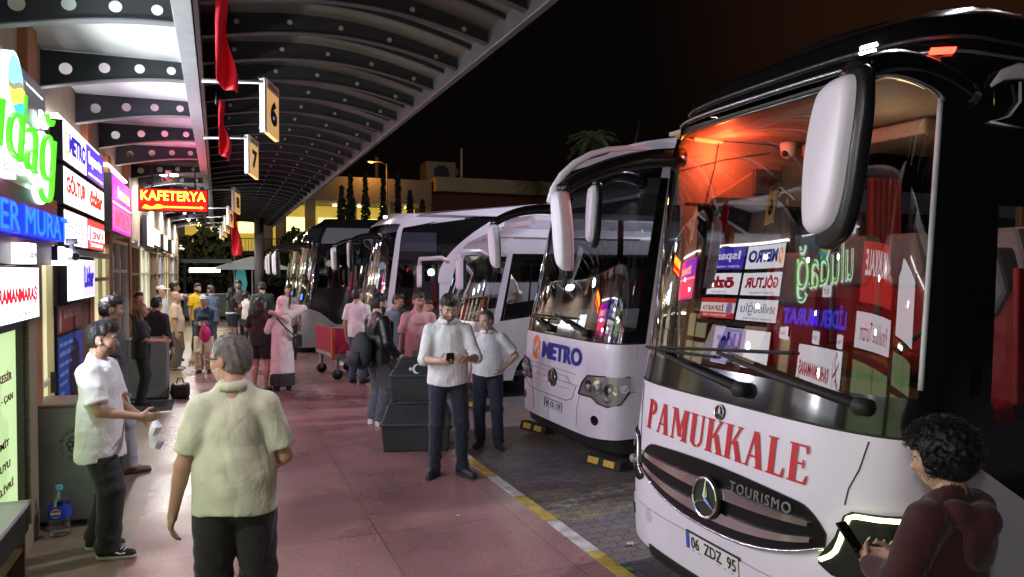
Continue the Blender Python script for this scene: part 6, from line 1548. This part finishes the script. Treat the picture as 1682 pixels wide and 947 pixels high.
# grey-haired man with his back turned
P2 = person('grey-haired man with glasses and pale green polo shirt, back turned in the foreground', (.07, 3.95, 0), -4, 1.73, 'm', ('thin', (.13, .115, .105)), ((.54, .57, .42), 'short', .87, .016), ((.012, .012, .013), 'trousers', .022),
            Rh=(.20, .27, 1.02), Lh=(-.30, .06, .84), Rel=(.35, -1, -.1), Lel=(-.6, -1, 0), head=(52, 6), belly=.025, slim=.84, curl=(.6, .5), coll=1, beard=(.42, .29, .22), seed=3)
hd = P2['hd']; m = MB()
for s_ in (1, -1):
    m.tube([hd(s_*.030 + .022*math.cos(a*.4488), .104, .004 + .018*math.sin(a*.4488)) for a in range(15)], .0025, 6, cap=False); m.tube([hd(s_*.052, .102, .008), hd(s_*.078, .07, .008), hd(s_*.084, .0, .006), hd(s_*.083, -.02, -.006)], .0032, 6)
m.tube([hd(-.01, .106, .006), hd(.01, .106, .006)], .003, 6); m.build('glasses', mat('glasses_black', (.012, .012, .014), .3), P2['root'])
# man reading his phone
P3 = person('bearded man in a white shirt with rolled sleeves looking down at his phone', (2.14, 7.15, 0), 170, 1.83, 'l', ('short', BLK), (WH, 'rolled', .88, .012), ((.012, .014, .032), 'trousers', .003), (.014, .014, .015),
            Rh=(.10, .33, 1.14), Lh=(-.13, .34, 1.15), Rel=(.6, -.7, -.4), Lel=(-.6, -.7, -.4), feet=[(.13, .0, -25), (-.13, .05, 30)], head=(4, 24), curl=(.8, .8), Rn=(-.8, .1, .5), Ln=(.8, .1, .5), coll=1, beard=(.16, .10, .075), seed=4)
m = MB()
for i in range(6): m.cyl((0, .150 + .006*math.sin(i), 1.40 - .085*i), (0, .158 + .006*math.sin(i), 1.40 - .085*i), .006, n=8)
m.tube([(.002, .14, 1.44), (.002, .158, 1.2), (.0, .152, .95)], .0028, 5); m.build('placket', white, P3['root'])
pw = to_world(P3, (P3['W'][1] + P3['W'][-1])/2 + np.array([.05, .10, .03])); phone('black mobile phone held by the bearded man in white', pw, Matrix.Rotation(R(170), 3, 'Z') @ Vector((0, -.75, .66)), Matrix.Rotation(R(170), 3, 'Z') @ Vector((0, .66, .75)), True)
# man with a hand on his hip, standing on the road
P4 = person('man in a short-sleeved white shirt and navy trousers with one hand on his hip', (3.08, 8.58, RD), 152, 1.68, 'l', ('thin', (.09, .08, .075)), (WH, 'short', .93, .022), ((.013, .014, .032), 'trousers', .014), (.014, .012, .012),
            Rh=(.25, .08, .86), Lh=(-.185, .07, 1.0), Lel=(-1, -.45, -.2), head=(-30, 14), belly=.03, curl=(.4, .7), feet=[(.11, -.03, -15), (-.14, .06, 22)], coll=1, seed=5)
m = MB(); w_ = P4['W'][-1]; m.tube([w_ + np.array([.03*math.cos(a*.5236), .02, .03*math.sin(a*.5236)]) for a in range(13)], .007, 6, cap=False); m.cyl(w_ + np.array([-.03, .03, 0]), w_ + np.array([-.04, .035, 0]), .018); m.build('wrist_watch', chrome, P4['root'], True)
# man in a leather jacket with a backpack
lth = mat('black_leather', (.012, .012, .014), .35, bump=.3, bscale=60)
P5 = person('man in a black leather jacket and grey jeans with white trainers beside the stacked bins', (1.98, 9.85, 0), -72, 1.74, 'l', ('fade', BLK), ((.012, .012, .014), 'long', .80, .045, lth), ((.075, .08, .095), 'trousers', .03, mat('grey_denim', (.075, .08, .095), .9, var=.35, scale=14)), (.65, .65, .66), (.7, .7, .7),
            Rh=(.24, .16, .93), Lh=(-.22, .22, .95), Rel=(.5, -1, 0), head=(-5, 6), curl=(.8, .6), beard=(.02, .014, .012), seed=6)
bp = thing('backpack', 'dark grey backpack hanging on the man in the leather jacket', 'backpack', (1.98, 9.85, 0), R(-72))
MB().ell((.10, -.30, 1.02), (.17, .13, .25), 20, 14).build('bag', mat('bag_cloth', (.03, .033, .04), .8, var=.2, bump=.3), bp, True); MB().box((-.03, -.46, .84), (.22, -.36, 1.02)).build('pocket', mat('bag_cloth2', (.022, .024, .03), .8), bp, .04)
MB().tube([(.12, -.20, 1.22), (.17, -.05, 1.46), (.16, .12, 1.36), (.16, .10, 1.1)], .016, 8, flat=2).build('strap', mat('bag_cloth2', (.022, .024, .03), .8), bp, True)
P6 = person('moustached man in a pale pink T-shirt behind the stacked bins', (2.66, 10.35, 0), 172, 1.74, 'r', ('fade', (.05, .035, .025)), ((.66, .33, .34), 'short', .80, .03), ((.04, .06, .13), 'trousers', .012), head=(12, 4), belly=.025, seed=7)
m = MB(); m.tube([P6['hd'](-.024, .088, -.062), P6['hd'](0, .098, -.055), P6['hd'](.024, .088, -.062)], [.004, .009, .004], 8); m.build('moustache', mat('moustache_brown', (.06, .035, .022), .8), P6['root'], True)
V, Fc = text_geo('ISTANBUL', .17, .028, bold=.02); put_text('shirt_print', mat('print_rose', (.45, .18, .2), .8), P6['root'], V, Fc, lambda u, v, d: (.085 - u, .172 - .6*abs(.085 - u)**1.6, 1.29 + v), None)
person('man in a grey-blue shirt half hidden behind the pink T-shirt', (2.72, 12.0, 0), 215, 1.68, 'm', ('short', BLK), ((.17, .20, .25), 'long', .8, .03), ((.02, .02, .024), 'trousers', .012), far=True, seed=8, head=(10, 10))
person('person in dark clothes by the open minibus, only the head showing', (3.02, 11.15, 0), 165, 1.60, 'r', ('short', BRN), ((.03, .028, .03), 'short', .8, .03), ((.02, .02, .024), 'trousers', .012), far=True, seed=9)
P8 = person('man in a white polo shirt and blue jeans looking away beside the red luggage cart', (2.38, 13.7, 0), -38, 1.73, 'm', ('fade', (.02, .015, .012)), ((.70, .68, .70), 'short', .86, .03), ((.045, .065, .13), 'trousers', .014), far=True, head=(-18, -4), Rh=(.15, .25, 1.0), Lh=(-.26, .04, .86), seed=10)
# the two embracing
P9 = person('woman in a white headscarf and long white tunic holding a phone to her ear', (1.02, 13.3, 0), 8, 1.62, 'l', ('none', BLK), ((.68, .60, .58), 'long', .30, .03), ((.03, .03, .034), 'skirt', .01, mat('skirt_charcoal', (.03, .03, .034), .85), .09), far=True, fem=True, scarf=(.70, .55, .53),
            Rh=(.15, .10, 1.55), Rel=(1, -.4, -.6), Lh=(-.2, .30, 1.1), head=(-20, 0), seed=11, apron='tunic')
phone('black phone held to the ear of the woman in white', fit(P9, 1, (.02, .02, .09)), (.9, -.4, 0), (0, .3, 1))
MB().tube([P9['U'](-.14, -.155, 1.36), P9['U'](0, -.172, 1.2), P9['U'](.17, -.165, 1.03), P9['U'](.25, -.05, .95)], .012, 8, flat=2.2).build('bag_strap', mat('strap_black', (.012, .012, .012), .7), P9['root'], True)
hb_ = thing('shoulder_bag', 'small black shoulder bag at the hip of the woman in white', 'bag', to_world(P9, (.27, .0, .86))); MB().box((-.05, -.12, -.12), (.06, .12, .10)).build('bag', mat('bag_black', (.014, .014, .015), .5), hb_, bevel=.03)
P10 = person('girl in a black top and shorts with an arm round the woman in white', (.66, 13.42, 0), -28, 1.60, 'r', ('long', (.02, .012, .01)), ((.02, .016, .016), 'short', .86, .012), ((.014, .014, .015), 'shorts', .02), (.5, .48, .46), far=True, fem=True, Rh=(.48, -.06, 1.36), Rel=(.3, -.6, .3), Lh=(-.2, .3, 1.2), head=(-18, 8), seed=12)
F = dict(far=True)
person('man in a light grey T-shirt with a strap across his chest beside the silver coach', (1.52, 17.9, 0), 175, 1.72, 'd', ('fade', BLK), ((.42, .38, .37), 'short', .8, .03), ((.03, .03, .035), 'trousers', .014), seed=13, **F)
person('person in a dark green jacket and hood seen from behind', (.96, 18.2, 0), 5, 1.80, 'm', ('cap', BLK, (.015, .03, .025)), ((.018, .045, .036), 'long', .78, .05), ((.02, .02, .024), 'trousers', .02), seed=14, **F)
person('woman in a white blouse and dark trousers turned to the right', (.70, 20.6, 0), -58, 1.52, 'm', ('bun', BLK), ((.64, .58, .54), 'long', .92, .02), ((.014, .014, .02), 'trousers', .004), fem=True, Rh=(.12, .3, 1.0), Lh=(-.1, .32, 1.0), seed=15, **F)
PP = person('woman in a black top and navy shorts with a white belt looking at a phone', (.33, 21.6, 0), -65, 1.60, 'r', ('long', BLK), ((.014, .013, .016), 'short', .95, .01), ((.015, .018, .05), 'shorts', .015), (.5, .5, .5), fem=True, Rh=(.06, .30, 1.20), Lh=(-.08, .3, 1.2), head=(0, 18), seed=16, **F)
MB().tube([PP['U'](.165*math.cos(a*.5236), .125*math.sin(a*.5236), 1.0) for a in range(13)], .028, 8, cap=False).build('belt', white, PP['root'], True)
person('tall man in a dark grey T-shirt standing behind the woman with the phone', (.55, 22.6, 0), 170, 1.78, 'd', ('short', BLK), ((.07, .065, .065), 'short', .8, .03), ((.03, .03, .03), 'trousers', .014), seed=17, **F)
person('man in a blue denim shirt with his back half turned', (-.16, 20.2, 0), 40, 1.68, 'm', ('short', (.03, .025, .024)), ((.09, .13, .20), 'short', .82, .03), ((.06, .075, .11), 'trousers', .016), seed=18, belly=.02, **F)
person('bearded man in a bright yellow T-shirt', (-.50, 21.0, 0), -140, 1.72, 'm', ('fade', BLK), ((.78, .47, .01), 'short', .78, .03), ((.04, .045, .06), 'trousers', .016), beard=(.02, .014, .012), seed=19, **F)
P18 = person('woman in a navy jacket and cream trousers with a pale blue cap', (-.27, 16.2, 0), 172, 1.56, 'm', ('cap', BRN, (.32, .42, .62)), ((.018, .026, .06), 'long', .80, .025), ((.58, .50, .38), 'trousers', .03), (.015, .013, .013), fem=True, Rh=(.06, .26, 1.12), Lh=(-.06, .25, 1.10), seed=20, **F)
pb = thing('pink_bag', 'bright pink bag held by the woman in the pale blue cap', 'bag', to_world(P18, (-.06, .24, .80))); MB().ell((0, 0, 0), (.11, .07, .17), 14, 10).build('bag', mat('bag_pink', (.55, .02, .15), .6, bump=.4, bscale=20), pb, True); MB().tube([(-.06, 0, .12), (-.03, 0, .26), (.03, 0, .26), (.06, 0, .12)], .01, 6).build('handle', mat('bag_pink', (.55, .02, .15), .6), pb, True)
person('bald man in a beige polo shirt and olive trousers facing the kerb', (-.82, 16.9, 0), -95, 1.62, 'm', ('none', BLK), ((.56, .42, .29), 'short', .86, .03), ((.10, .09, .065), 'trousers', .03), (.42, .40, .38), belly=.03, seed=21, **F)
person('man in a white cap and pale shirt by the shop front', (-1.14, 17.6, 0), -115, 1.74, 'm', ('cap', BLK, (.74, .74, .73)), ((.55, .53, .5), 'short', .8, .03), ((.03, .03, .035), 'trousers', .016), seed=22, **F)
person('dark-haired man in a pale T-shirt standing behind the man in the cap', (-.93, 18.6, 0), -80, 1.80, 'd', ('short', BLK), ((.6, .58, .55), 'short', .8, .02), ((.03, .03, .035), 'trousers', .016), Rh=(.12, .22, 1.42), seed=23, **F)
person('man in a navy shirt with a strap across his back', (-.95, 13.6, 0), -38, 1.62, 'm', ('short', BLK), ((.017, .018, .036), 'long', .78, .035), ((.016, .017, .03), 'trousers', .02), belly=.03, seed=24, **F)
P23 = person('woman in black with long fair hair and a shoulder bag by the grey cabinet', (-1.10, 12.6, 0), -88, 1.56, 'r', ('long', (.16, .08, .04)), ((.014, .015, .022), 'short', .80, .03), ((.014, .015, .024), 'trousers', .018), fem=True, Rh=(.12, .33, 1.10), Lh=(-.05, .30, 1.12), seed=25, **F)
sb = thing('shoulder_bag', 'dark shoulder bag at the side of the fair-haired woman', 'bag', to_world(P23, (.24, .05, .90))); MB().box((-.05, -.17, -.16), (.05, .17, .13)).build('bag', mat('bag_black', (.014, .014, .015), .5), sb, bevel=.03)
MB().tube([(0, -.13, .10), (-.10, -.05, .50), (-.2, .1, .52), (0, .13, .10)], .012, 6).build('strap', mat('bag_black', (.014, .014, .015), .5), sb, True)
person('red-faced man standing behind the fair-haired woman', (-1.25, 13.9, 0), -150, 1.70, 'r', ('short', (.05, .02, .02)), ((.05, .04, .04), 'short', .8, .03), ((.03, .03, .035), 'trousers', .016), seed=26, **F)
person('man in a dark grey T-shirt leaning behind the young man in white', (-1.02, 8.45, 0), -75, 1.79, 'm', ('short', BLK), ((.055, .06, .07), 'short', .80, .03), ((.40, .42, .46), 'trousers', .018), (.25, .15, .09), head=(-6, 4), seed=27, feet=[(.12, .16, 0), (-.1, -.05, 10)])
# person in the red hoodie by the nearest coach
hood = cloth('hoodie_maroon', (.036, .002, .004), .9)
P26 = person('person with curly black hair in a dark red hooded top looking at a phone', (2.60, 2.02, RD), 10, 1.55, 'm', ('curly', (.010, .009, .010)), ((.036, .002, .004), 'long', .74, .04, hood), ((.02, .02, .025), 'trousers', .02), Lh=(-.17, .25, 1.12), Rh=(.10, .28, 1.08), Lel=(-.7, -.8, -.2), head=(16, 14), curl=(.7, .7), seed=28, slim=1.05)
U_ = P26['U']; kk = P26['k']; hv = lambda *p: np.array(U_(*p))/kk
HPR = [('c', (hv(-.125, .03, 1.40), hv(-.10, -.09, 1.43), .035, .05), .03), ('c', (hv(-.10, -.09, 1.43), hv(0, -.15, 1.40), .05, .06), .03), ('c', (hv(0, -.15, 1.40), hv(.10, -.09, 1.43), .06, .05), .03), ('c', (hv(.10, -.09, 1.43), hv(.125, .03, 1.40), .05, .035), .03), ('e', (hv(0, -.14, 1.31), (.11, .045, .13), None), .04)]
V_, F_ = sdf_mesh(HPR, .008, lambda X, Y, Z, D: D + .003*wr(X, Y, Z, 30, 3)); link_mesh('hood', V_*kk, F_.tolist(), hood, P26['root'], smooth=True)
MB().box((.015, -.10, 1.46), (.05, -.09, 1.50)).build('yellow_label', mat('label_yellow', (.6, .45, .03), .7), P26['root'])
MB().tube([P26['hd'](.082*-1, -.01 + .012*math.cos(a*.7), -.02 + .02*math.sin(a*.7)) for a in range(9)], .004, 6).build('earpiece', white, P26['root'], True)
f30 = Matrix.Rotation(R(10), 3, 'Z'); phone('dark phone with a pale rim held by the person in the red hooded top', fit(P26, -1, (.03, .10, .06)), f30 @ Vector((.1, -.75, .65)), f30 @ Vector((0, .65, .75)))
# driver and a passenger inside the white midibus
person('driver in a white patterned shirt standing inside the white midibus', (5.05, 12.6, .50), 75, 1.72, 'm', ('short', BLK), ((.66, .66, .68), 'short', .85, .03), ((.02, .02, .03), 'trousers', .014), lean=14, seed=29, Rh=(.1, .4, 1.1), **F)
# ================================================================ THINGS ON THE WALK AND THE ROAD
bt = thing('water_bottle', 'large clear water bottle with a blue label standing on the tan tiles', 'bottle', (-1.16, 6.62, .004))
prof = [(.0, .001), (.075, .003), (.082, .03), (.08, .10), (.077, .13), (.08, .16), (.08, .24), (.07, .29), (.03, .335), (.022, .345), (.022, .36)]
def lathe(name, prof, m, parent, n=24): return MB().grid(lambda u, v: (np.interp(v, np.linspace(0, 1, len(prof)), [p[0] for p in prof])*math.cos(2*math.pi*u), np.interp(v, np.linspace(0, 1, len(prof)), [p[0] for p in prof])*math.sin(2*math.pi*u), np.interp(v, np.linspace(0, 1, len(prof)), [p[1] for p in prof])), n, (len(prof)-1)*3).build(name, m, parent, True)
lathe('bottle', prof, glass('bottle_plastic', (.93, .97, 1.0), 3.0, .08), bt)
lathe('label', [(.0815, .135), (.083, .16), (.083, .235), (.0815, .24)], mat('label_blue', (.02, .06, .42), .3), bt); MB().cyl((0, 0, .355), (0, 0, .385), .025).build('cap', mat('cap_cyan', (.12, .5, .62), .4), bt)
MB().prism([(.034*math.cos(a*.3927) - .012, -.0845, .188 + .034*math.sin(a*.3927)) for a in range(16)], (0, .004, 0)).build('round_logo', mat('label_white', (.75, .75, .78), .4), bt)
MB().prism([(.03*math.cos(a*.3927) - .012, -.0855, .196 + .02*math.sin(a*.3927)) for a in range(9)], (0, .004, 0)).build('logo_red', mat('logo_red_paint', (.6, .02, .03), .4), bt); MB().prism([(.03*math.cos(a*.3927) - .012, -.0855, .180 + .02*math.sin(a*.3927)) for a in range(8, 17)], (0, .004, 0)).build('logo_blue', mat('label_blue', (.02, .06, .42), .3), bt)
# municipal grey cabinet bin with ring lettering
gb_ = thing('waste_container', 'grey green metal waste container with a round black emblem', 'container', (-1.12, 7.05, 0), R(-6))
gcm = mat('container_grey', (.24, .29, .27), .55, .1, var=.12, scale=5)
MB().box((-.28, -.22, .04), (.30, .26, .96)).build('body', gcm, gb_, bevel=.012); MB().box((-.29, -.23, .962), (.31, .27, .985)).build('lid', mat('lid_brown', (.26, .2, .15), .5, var=.2), gb_, bevel=.006); MB().box((-.26, -.20, 0), (.28, .24, .042)).build('foot', dark, gb_)
def ring_text(txt, r, a0, a1, h, fn, name, m, parent):
    vs = []; fs = []; n = len(txt)
    for i, ch in enumerate(txt):
        if ch == ' ': continue
        V, F = text_geo(ch, None, h); 
        if not len(V): continue
        if V[:, 1].max() > 0 and ch in '.': V = V*.2
        w_ = V[:, 0].max(); a = R(a0 + (a1 - a0)*i/(n - 1)); k0 = len(vs); sgn = 1 if a1 < a0 else -1
        for x, y, _ in V:
            rr = r + (y if sgn > 0 else -y) - (0 if sgn > 0 else 0); t_ = (x - w_/2)
            ux, uz = math.cos(a), math.sin(a); tx, tz = (math.sin(a), -math.cos(a)) if sgn > 0 else (-math.sin(a), math.cos(a))
            vs.append(fn(rr*ux + t_*tx, rr*uz + t_*tz))
        fs += [tuple(q + k0 for q in f) for f in F]
    return link_mesh(name, vs, fs, m, parent)
fnb = lambda u, v: (.08 + u, -.2235, .66 + v)
ring_text('T.C. BÜYÜKŞEHİR BELEDİYESİ', .105, 215, -35, .026, fnb, 'ring_lettering', ink, gb_); ring_text('MUĞLA', .135, 245, 295, .028, fnb, 'ring_lettering', ink, gb_)
m = MB()
for i in range(8):
    a = i*math.pi/4; m.tube([(.08 + .052*math.cos(a) + .022*math.cos(b), -.2235, .66 + .052*math.sin(a) + .022*math.sin(b)) for b in [q*math.pi/6 for q in range(13)]], .0045, 5, cap=False)
m.tube([(.08 + .02*math.cos(b), -.2235, .66 + .02*math.sin(b)) for b in [q*math.pi/6 for q in range(13)]], .005, 5, cap=False); m.build('emblem', ink, gb_)
cb_ = thing('utility_cabinet', 'pale grey cabinet behind the woman with fair hair', 'cabinet', (-1.12, 13.25, 0)); MB().box((-.22, -.2, .03), (.36, .3, .98)).build('body', gcm, cb_, bevel=.015); MB().box((.361, -.12, .1), (.366, .22, .9)).build('door', mat('container_grey2', (.2, .25, .23), .5), cb_, bevel=.004); MB().box((-.2, -.18, 0), (.34, .28, .03)).build('foot', dark, cb_)
sk = thing('black_bag', 'soft black bag on the floor beside the pale cabinet', 'bag', (-.58, 13.1, .004)); MB().box((-.14, -.12, 0), (.14, .14, .24)).build('bag', mat('bag_black', (.014, .014, .015), .5), sk, bevel=.05); MB().tube([(-.06, 0, .23), (-.03, 0, .32), (.03, 0, .32), (.06, 0, .23)], .01, 6).build('handle', rubber, sk, True)
tag(box('door_mat', (-1.45, 11.9, .005), (-.65, 12.85, .016), mat('mat_green', (.03, .04, .035), .95, bump=.5)), 'dark door mat on the tan tiles under the fair-haired woman', 'mat')
# small dark cabinet with a grey top at the left edge
st = thing('side_table', 'low wooden stand with a pale grey top at the left edge', 'table', (-1.37, 5.42, .004), R(0))
wd = mat('brown_wood', (.10, .055, .03), .5, var=.35, scale=7)
MB().box((-.28, -.55, .50), (.20, .32, .53)).build('tabletop', mat('formica_grey', (.42, .42, .42), .35), st, bevel=.004); MB().box((-.26, -.53, 0), (-.23, .30, .498)).build('side_panel', wd, st); MB().box((-.228, .27, 0), (.17, .30, .498)).build('end_panel', wd, st); MB().box((-.228, -.53, .22), (.17, .268, .245)).build('shelf', wd, st); MB().box((.172, -.53, .33), (.19, .30, .498)).build('apron', dark, st)
# two stacked black plastic bins, the upper with crescent and star
def crate_bin(label, x, y, z, rz, w, d, h, em=False):
    t = thing('plastic_bin', label, 'bin', (x, y, z), rz, None); pm = mat('bin_plastic', (.026, .029, .033), .42, var=.15, scale=8, bump=.1)
    b0 = MB(); b0.add([(-w*.47, -d*.47, 0), (w*.47, -d*.47, 0), (w*.47, d*.47, 0), (-w*.47, d*.47, 0), (-w/2, -d/2, h*.62), (w/2, -d/2, h*.62), (w/2, d/2, h*.62), (-w/2, d/2, h*.62)], [(0,3,2,1),(0,1,5,4),(1,2,6,5),(2,3,7,6),(3,0,4,7),(4,5,6,7)]); b0.build('body', pm, t, bevel=.015)
    b1 = MB(); q = .5 if em else .72; e = .012; b1.add([(-w/2-e, -d/2-e, h*.62), (w/2+e, -d/2-e, h*.62), (w/2+e, d/2+e, h*.62), (-w/2-e, d/2+e, h*.62), (-w/2*q-.05, -d/2*.35, h), (w/2*q+.05, -d/2*.35, h), (w/2*q+.05, d/2*q, h), (-w/2*q-.05, d/2*q, h)], [(0,3,2,1),(0,1,5,4),(1,2,6,5),(2,3,7,6),(3,0,4,7),(4,5,6,7)]); l_ = b1.build('lid', pm, t, bevel=.018)
    MB().box((-w/2 - .02, -d/2 - .02, h*.60), (w/2 + .02, d/2 + .02, h*.635)).build('rim', mat('bin_rim', (.045, .05, .056), .4), t, bevel=.008)
    for sx in (-1, 1): MB().box((sx*w/2*.98 - .03, -.10, h*.42), (sx*w/2*.98 + .03, .10, h*.48)).build('side_handle', pm, t, bevel=.01)
    if em:
        sl_ = lambda u, v: (u, -d/2 - e - .004 + (d/2*.65)*(v/(h*.38)), h*.62 + v)
        P = arc(.0, .075, .052, 35, 325, 22) + arc(.017, .075, .042, 318, 42, 22); n = len(P)//2
        fs = []; m_ = MB(); PV = [Vector(sl_(u, v)) + Vector((0, -.006, .004)) for u, v in P]
        m_.add(PV, [(i, i+1, len(P)-2-i, len(P)-1-i) for i in range(n-1)]); m_.build('crescent', mat('decal_white', (.6, .62, .63), .5), t)
        S5 = [(-.075 + (.03 if i % 2 == 0 else .012)*math.sin(i*math.pi/5), .075 + (.03 if i % 2 == 0 else .012)*math.cos(i*math.pi/5)) for i in range(10)]
        PV = [Vector(sl_(-.075, .075)) + Vector((0, -.006, .004))] + [Vector(sl_(u, v)) + Vector((0, -.006, .004)) for u, v in S5]; m_ = MB(); m_.add(PV, [(0, 1+i, 1+(i+1) % 10) for i in range(10)]); m_.build('star', mat('decal_white', (.6, .62, .63), .5), t)
        MB().box((-.07, -.07, h), (.07, .02, h + .075)).build('handle', pm, t, bevel=.012)
    else: MB().box((-w*.3, -d*.12, h), (w*.3, d*.25, h + .025)).build('lid_panel', pm, t, bevel=.02)
crate_bin('lower of two stacked black plastic bins beside the phone-reading man', 2.17, 8.50, 0, R(-18), .78, .66, .50)
crate_bin('upper stacked black plastic bin marked with a white crescent and star', 2.26, 8.82, .50, R(-18), .62, .52, .50, True)
# red luggage cart
lc = thing('luggage_cart', 'luggage cart with a crimson advertising panel and small castors', 'cart', (2.22, 14.75, 0), R(8))
MB().box((-.30, -.66, .50), (-.27, .66, .98)).build('panel', mat('panel_crimson', (.27, .008, .035), .4, var=.1), lc, bevel=.004); MB().box((-.30, -.70, .42), (.40, .70, .50)).build('deck', silver, lc, bevel=.01)
MB().prism([(-.31, -.7, .5), (.38, -.7, .5), (.38, -.7, .98), (-.31, -.7, .98)], (0, .03, 0)).build('panel', mat('panel_crimson', (.27, .008, .035), .4, var=.1), lc, bevel=.004)
m = MB(); m.tube([(.40, -.68, .46), (.44, -.68, 1.06), (.44, .68, 1.06), (.40, .68, .46)], .016, 8); m.build('frame', silver, lc, True); MB().tube([(-.33, -.7, 1.0), (.40, -.7, 1.0)], .014, 8).build('panel_edge', silver, lc, True)
MB().box((-.37, -.72, .40), (-.31, -.66, 1.0)).build('corner_post', mat('orange_red', (.55, .08, .02), .5), lc)
for x in (-.22, .32):
    for y in (-.55, .55): c_ = MB().cyl((x, y - .02, .11), (x, y + .02, .11), .10, n=20).build('wheel', rubber, lc, True); MB().box((x - .03, y - .03, .12), (x + .03, y + .03, .42)).build('fork', silver, c_)
m = MB(); m.tube([(.02, -.704, .68), (.03, -.704, .86)], .02, 8); m.ell((.02, -.704, .66), (.035, .01, .035)); m.tube([(.10, -.704, .72), (.18, -.704, .80), (.17, -.704, .76)], .016, 6); m.build('panel_logo', mat('decal_white', (.6, .62, .63), .5), lc)
# rubber wheel stops with yellow reflectors
def wheel_stop(label, x, y, rz):
    t = thing('wheel_stop', label, 'wheel stop', (x, y, RD), rz, 'rubber wheel stops')
    MB().prism([(-.08, -.28, 0), (.08, -.28, 0), (.055, -.28, .10), (-.055, -.28, .10)], (0, .56, 0)).build('block', mat('stop_rubber', (.02, .02, .02), .8, var=.2, bump=.3), t, bevel=.008)
    for y0 in (-.20, .04): MB().prism([(-.0805, y0, .022), (-.0805, y0 + .16, .022), (-.0605, y0 + .16, .088), (-.0605, y0, .088)], (-.005, 0, 0)).build('reflector', mat('stop_yellow', (.62, .40, .02), .5, var=.15, scale=30), t)
wheel_stop('wheel stop with two yellow reflectors nearest the front coach, under the blue-lettered coach', 3.98, 7.24, R(18)); wheel_stop('wheel stop with two yellow reflectors under the far corner of the blue-lettered coach', 4.0, 9.2, R(14)); wheel_stop('partly hidden wheel stop behind the phone-reading man', 3.8, 11.0, R(10))
# litter
rng = random.Random(11)
for i, (x, y, mm, lb) in enumerate([(3.0, 5.05, 'paper_white2', 'crumpled white paper scrap on the pavers below the nearest coach'), (3.55, 4.35, 'paper_white2', 'white paper scrap on the pavers close to the nearest plate'), (2.72, 4.62, 'scrap_green', 'small green scrap beside the kerb'), (2.40, 4.70, 'scrap_red', 'tiny red scrap on the kerb edge'), (1.85, 5.9, 'paper_white2', 'tiny white scrap on the red pavement')]):
    z = .0 if x < 2.6 else RD; m = MB()
    m.grid(lambda u, v: ((u-.5)*.06 + .01*math.sin(9*v), (v-.5)*.045, .006 + .018*abs(math.sin(5*u + 3*v + i))), 6, 5)
    o = m.build('litter', mat(mm, {'paper_white2': (.6, .6, .6), 'scrap_green': (.1, .4, .05), 'scrap_red': (.6, .08, .04)}[mm], .7)); o.location = (x, y, z); o.scale = (1, 1, 1) if i < 3 else (.5, .5, .5); tag(o, lb, 'litter')
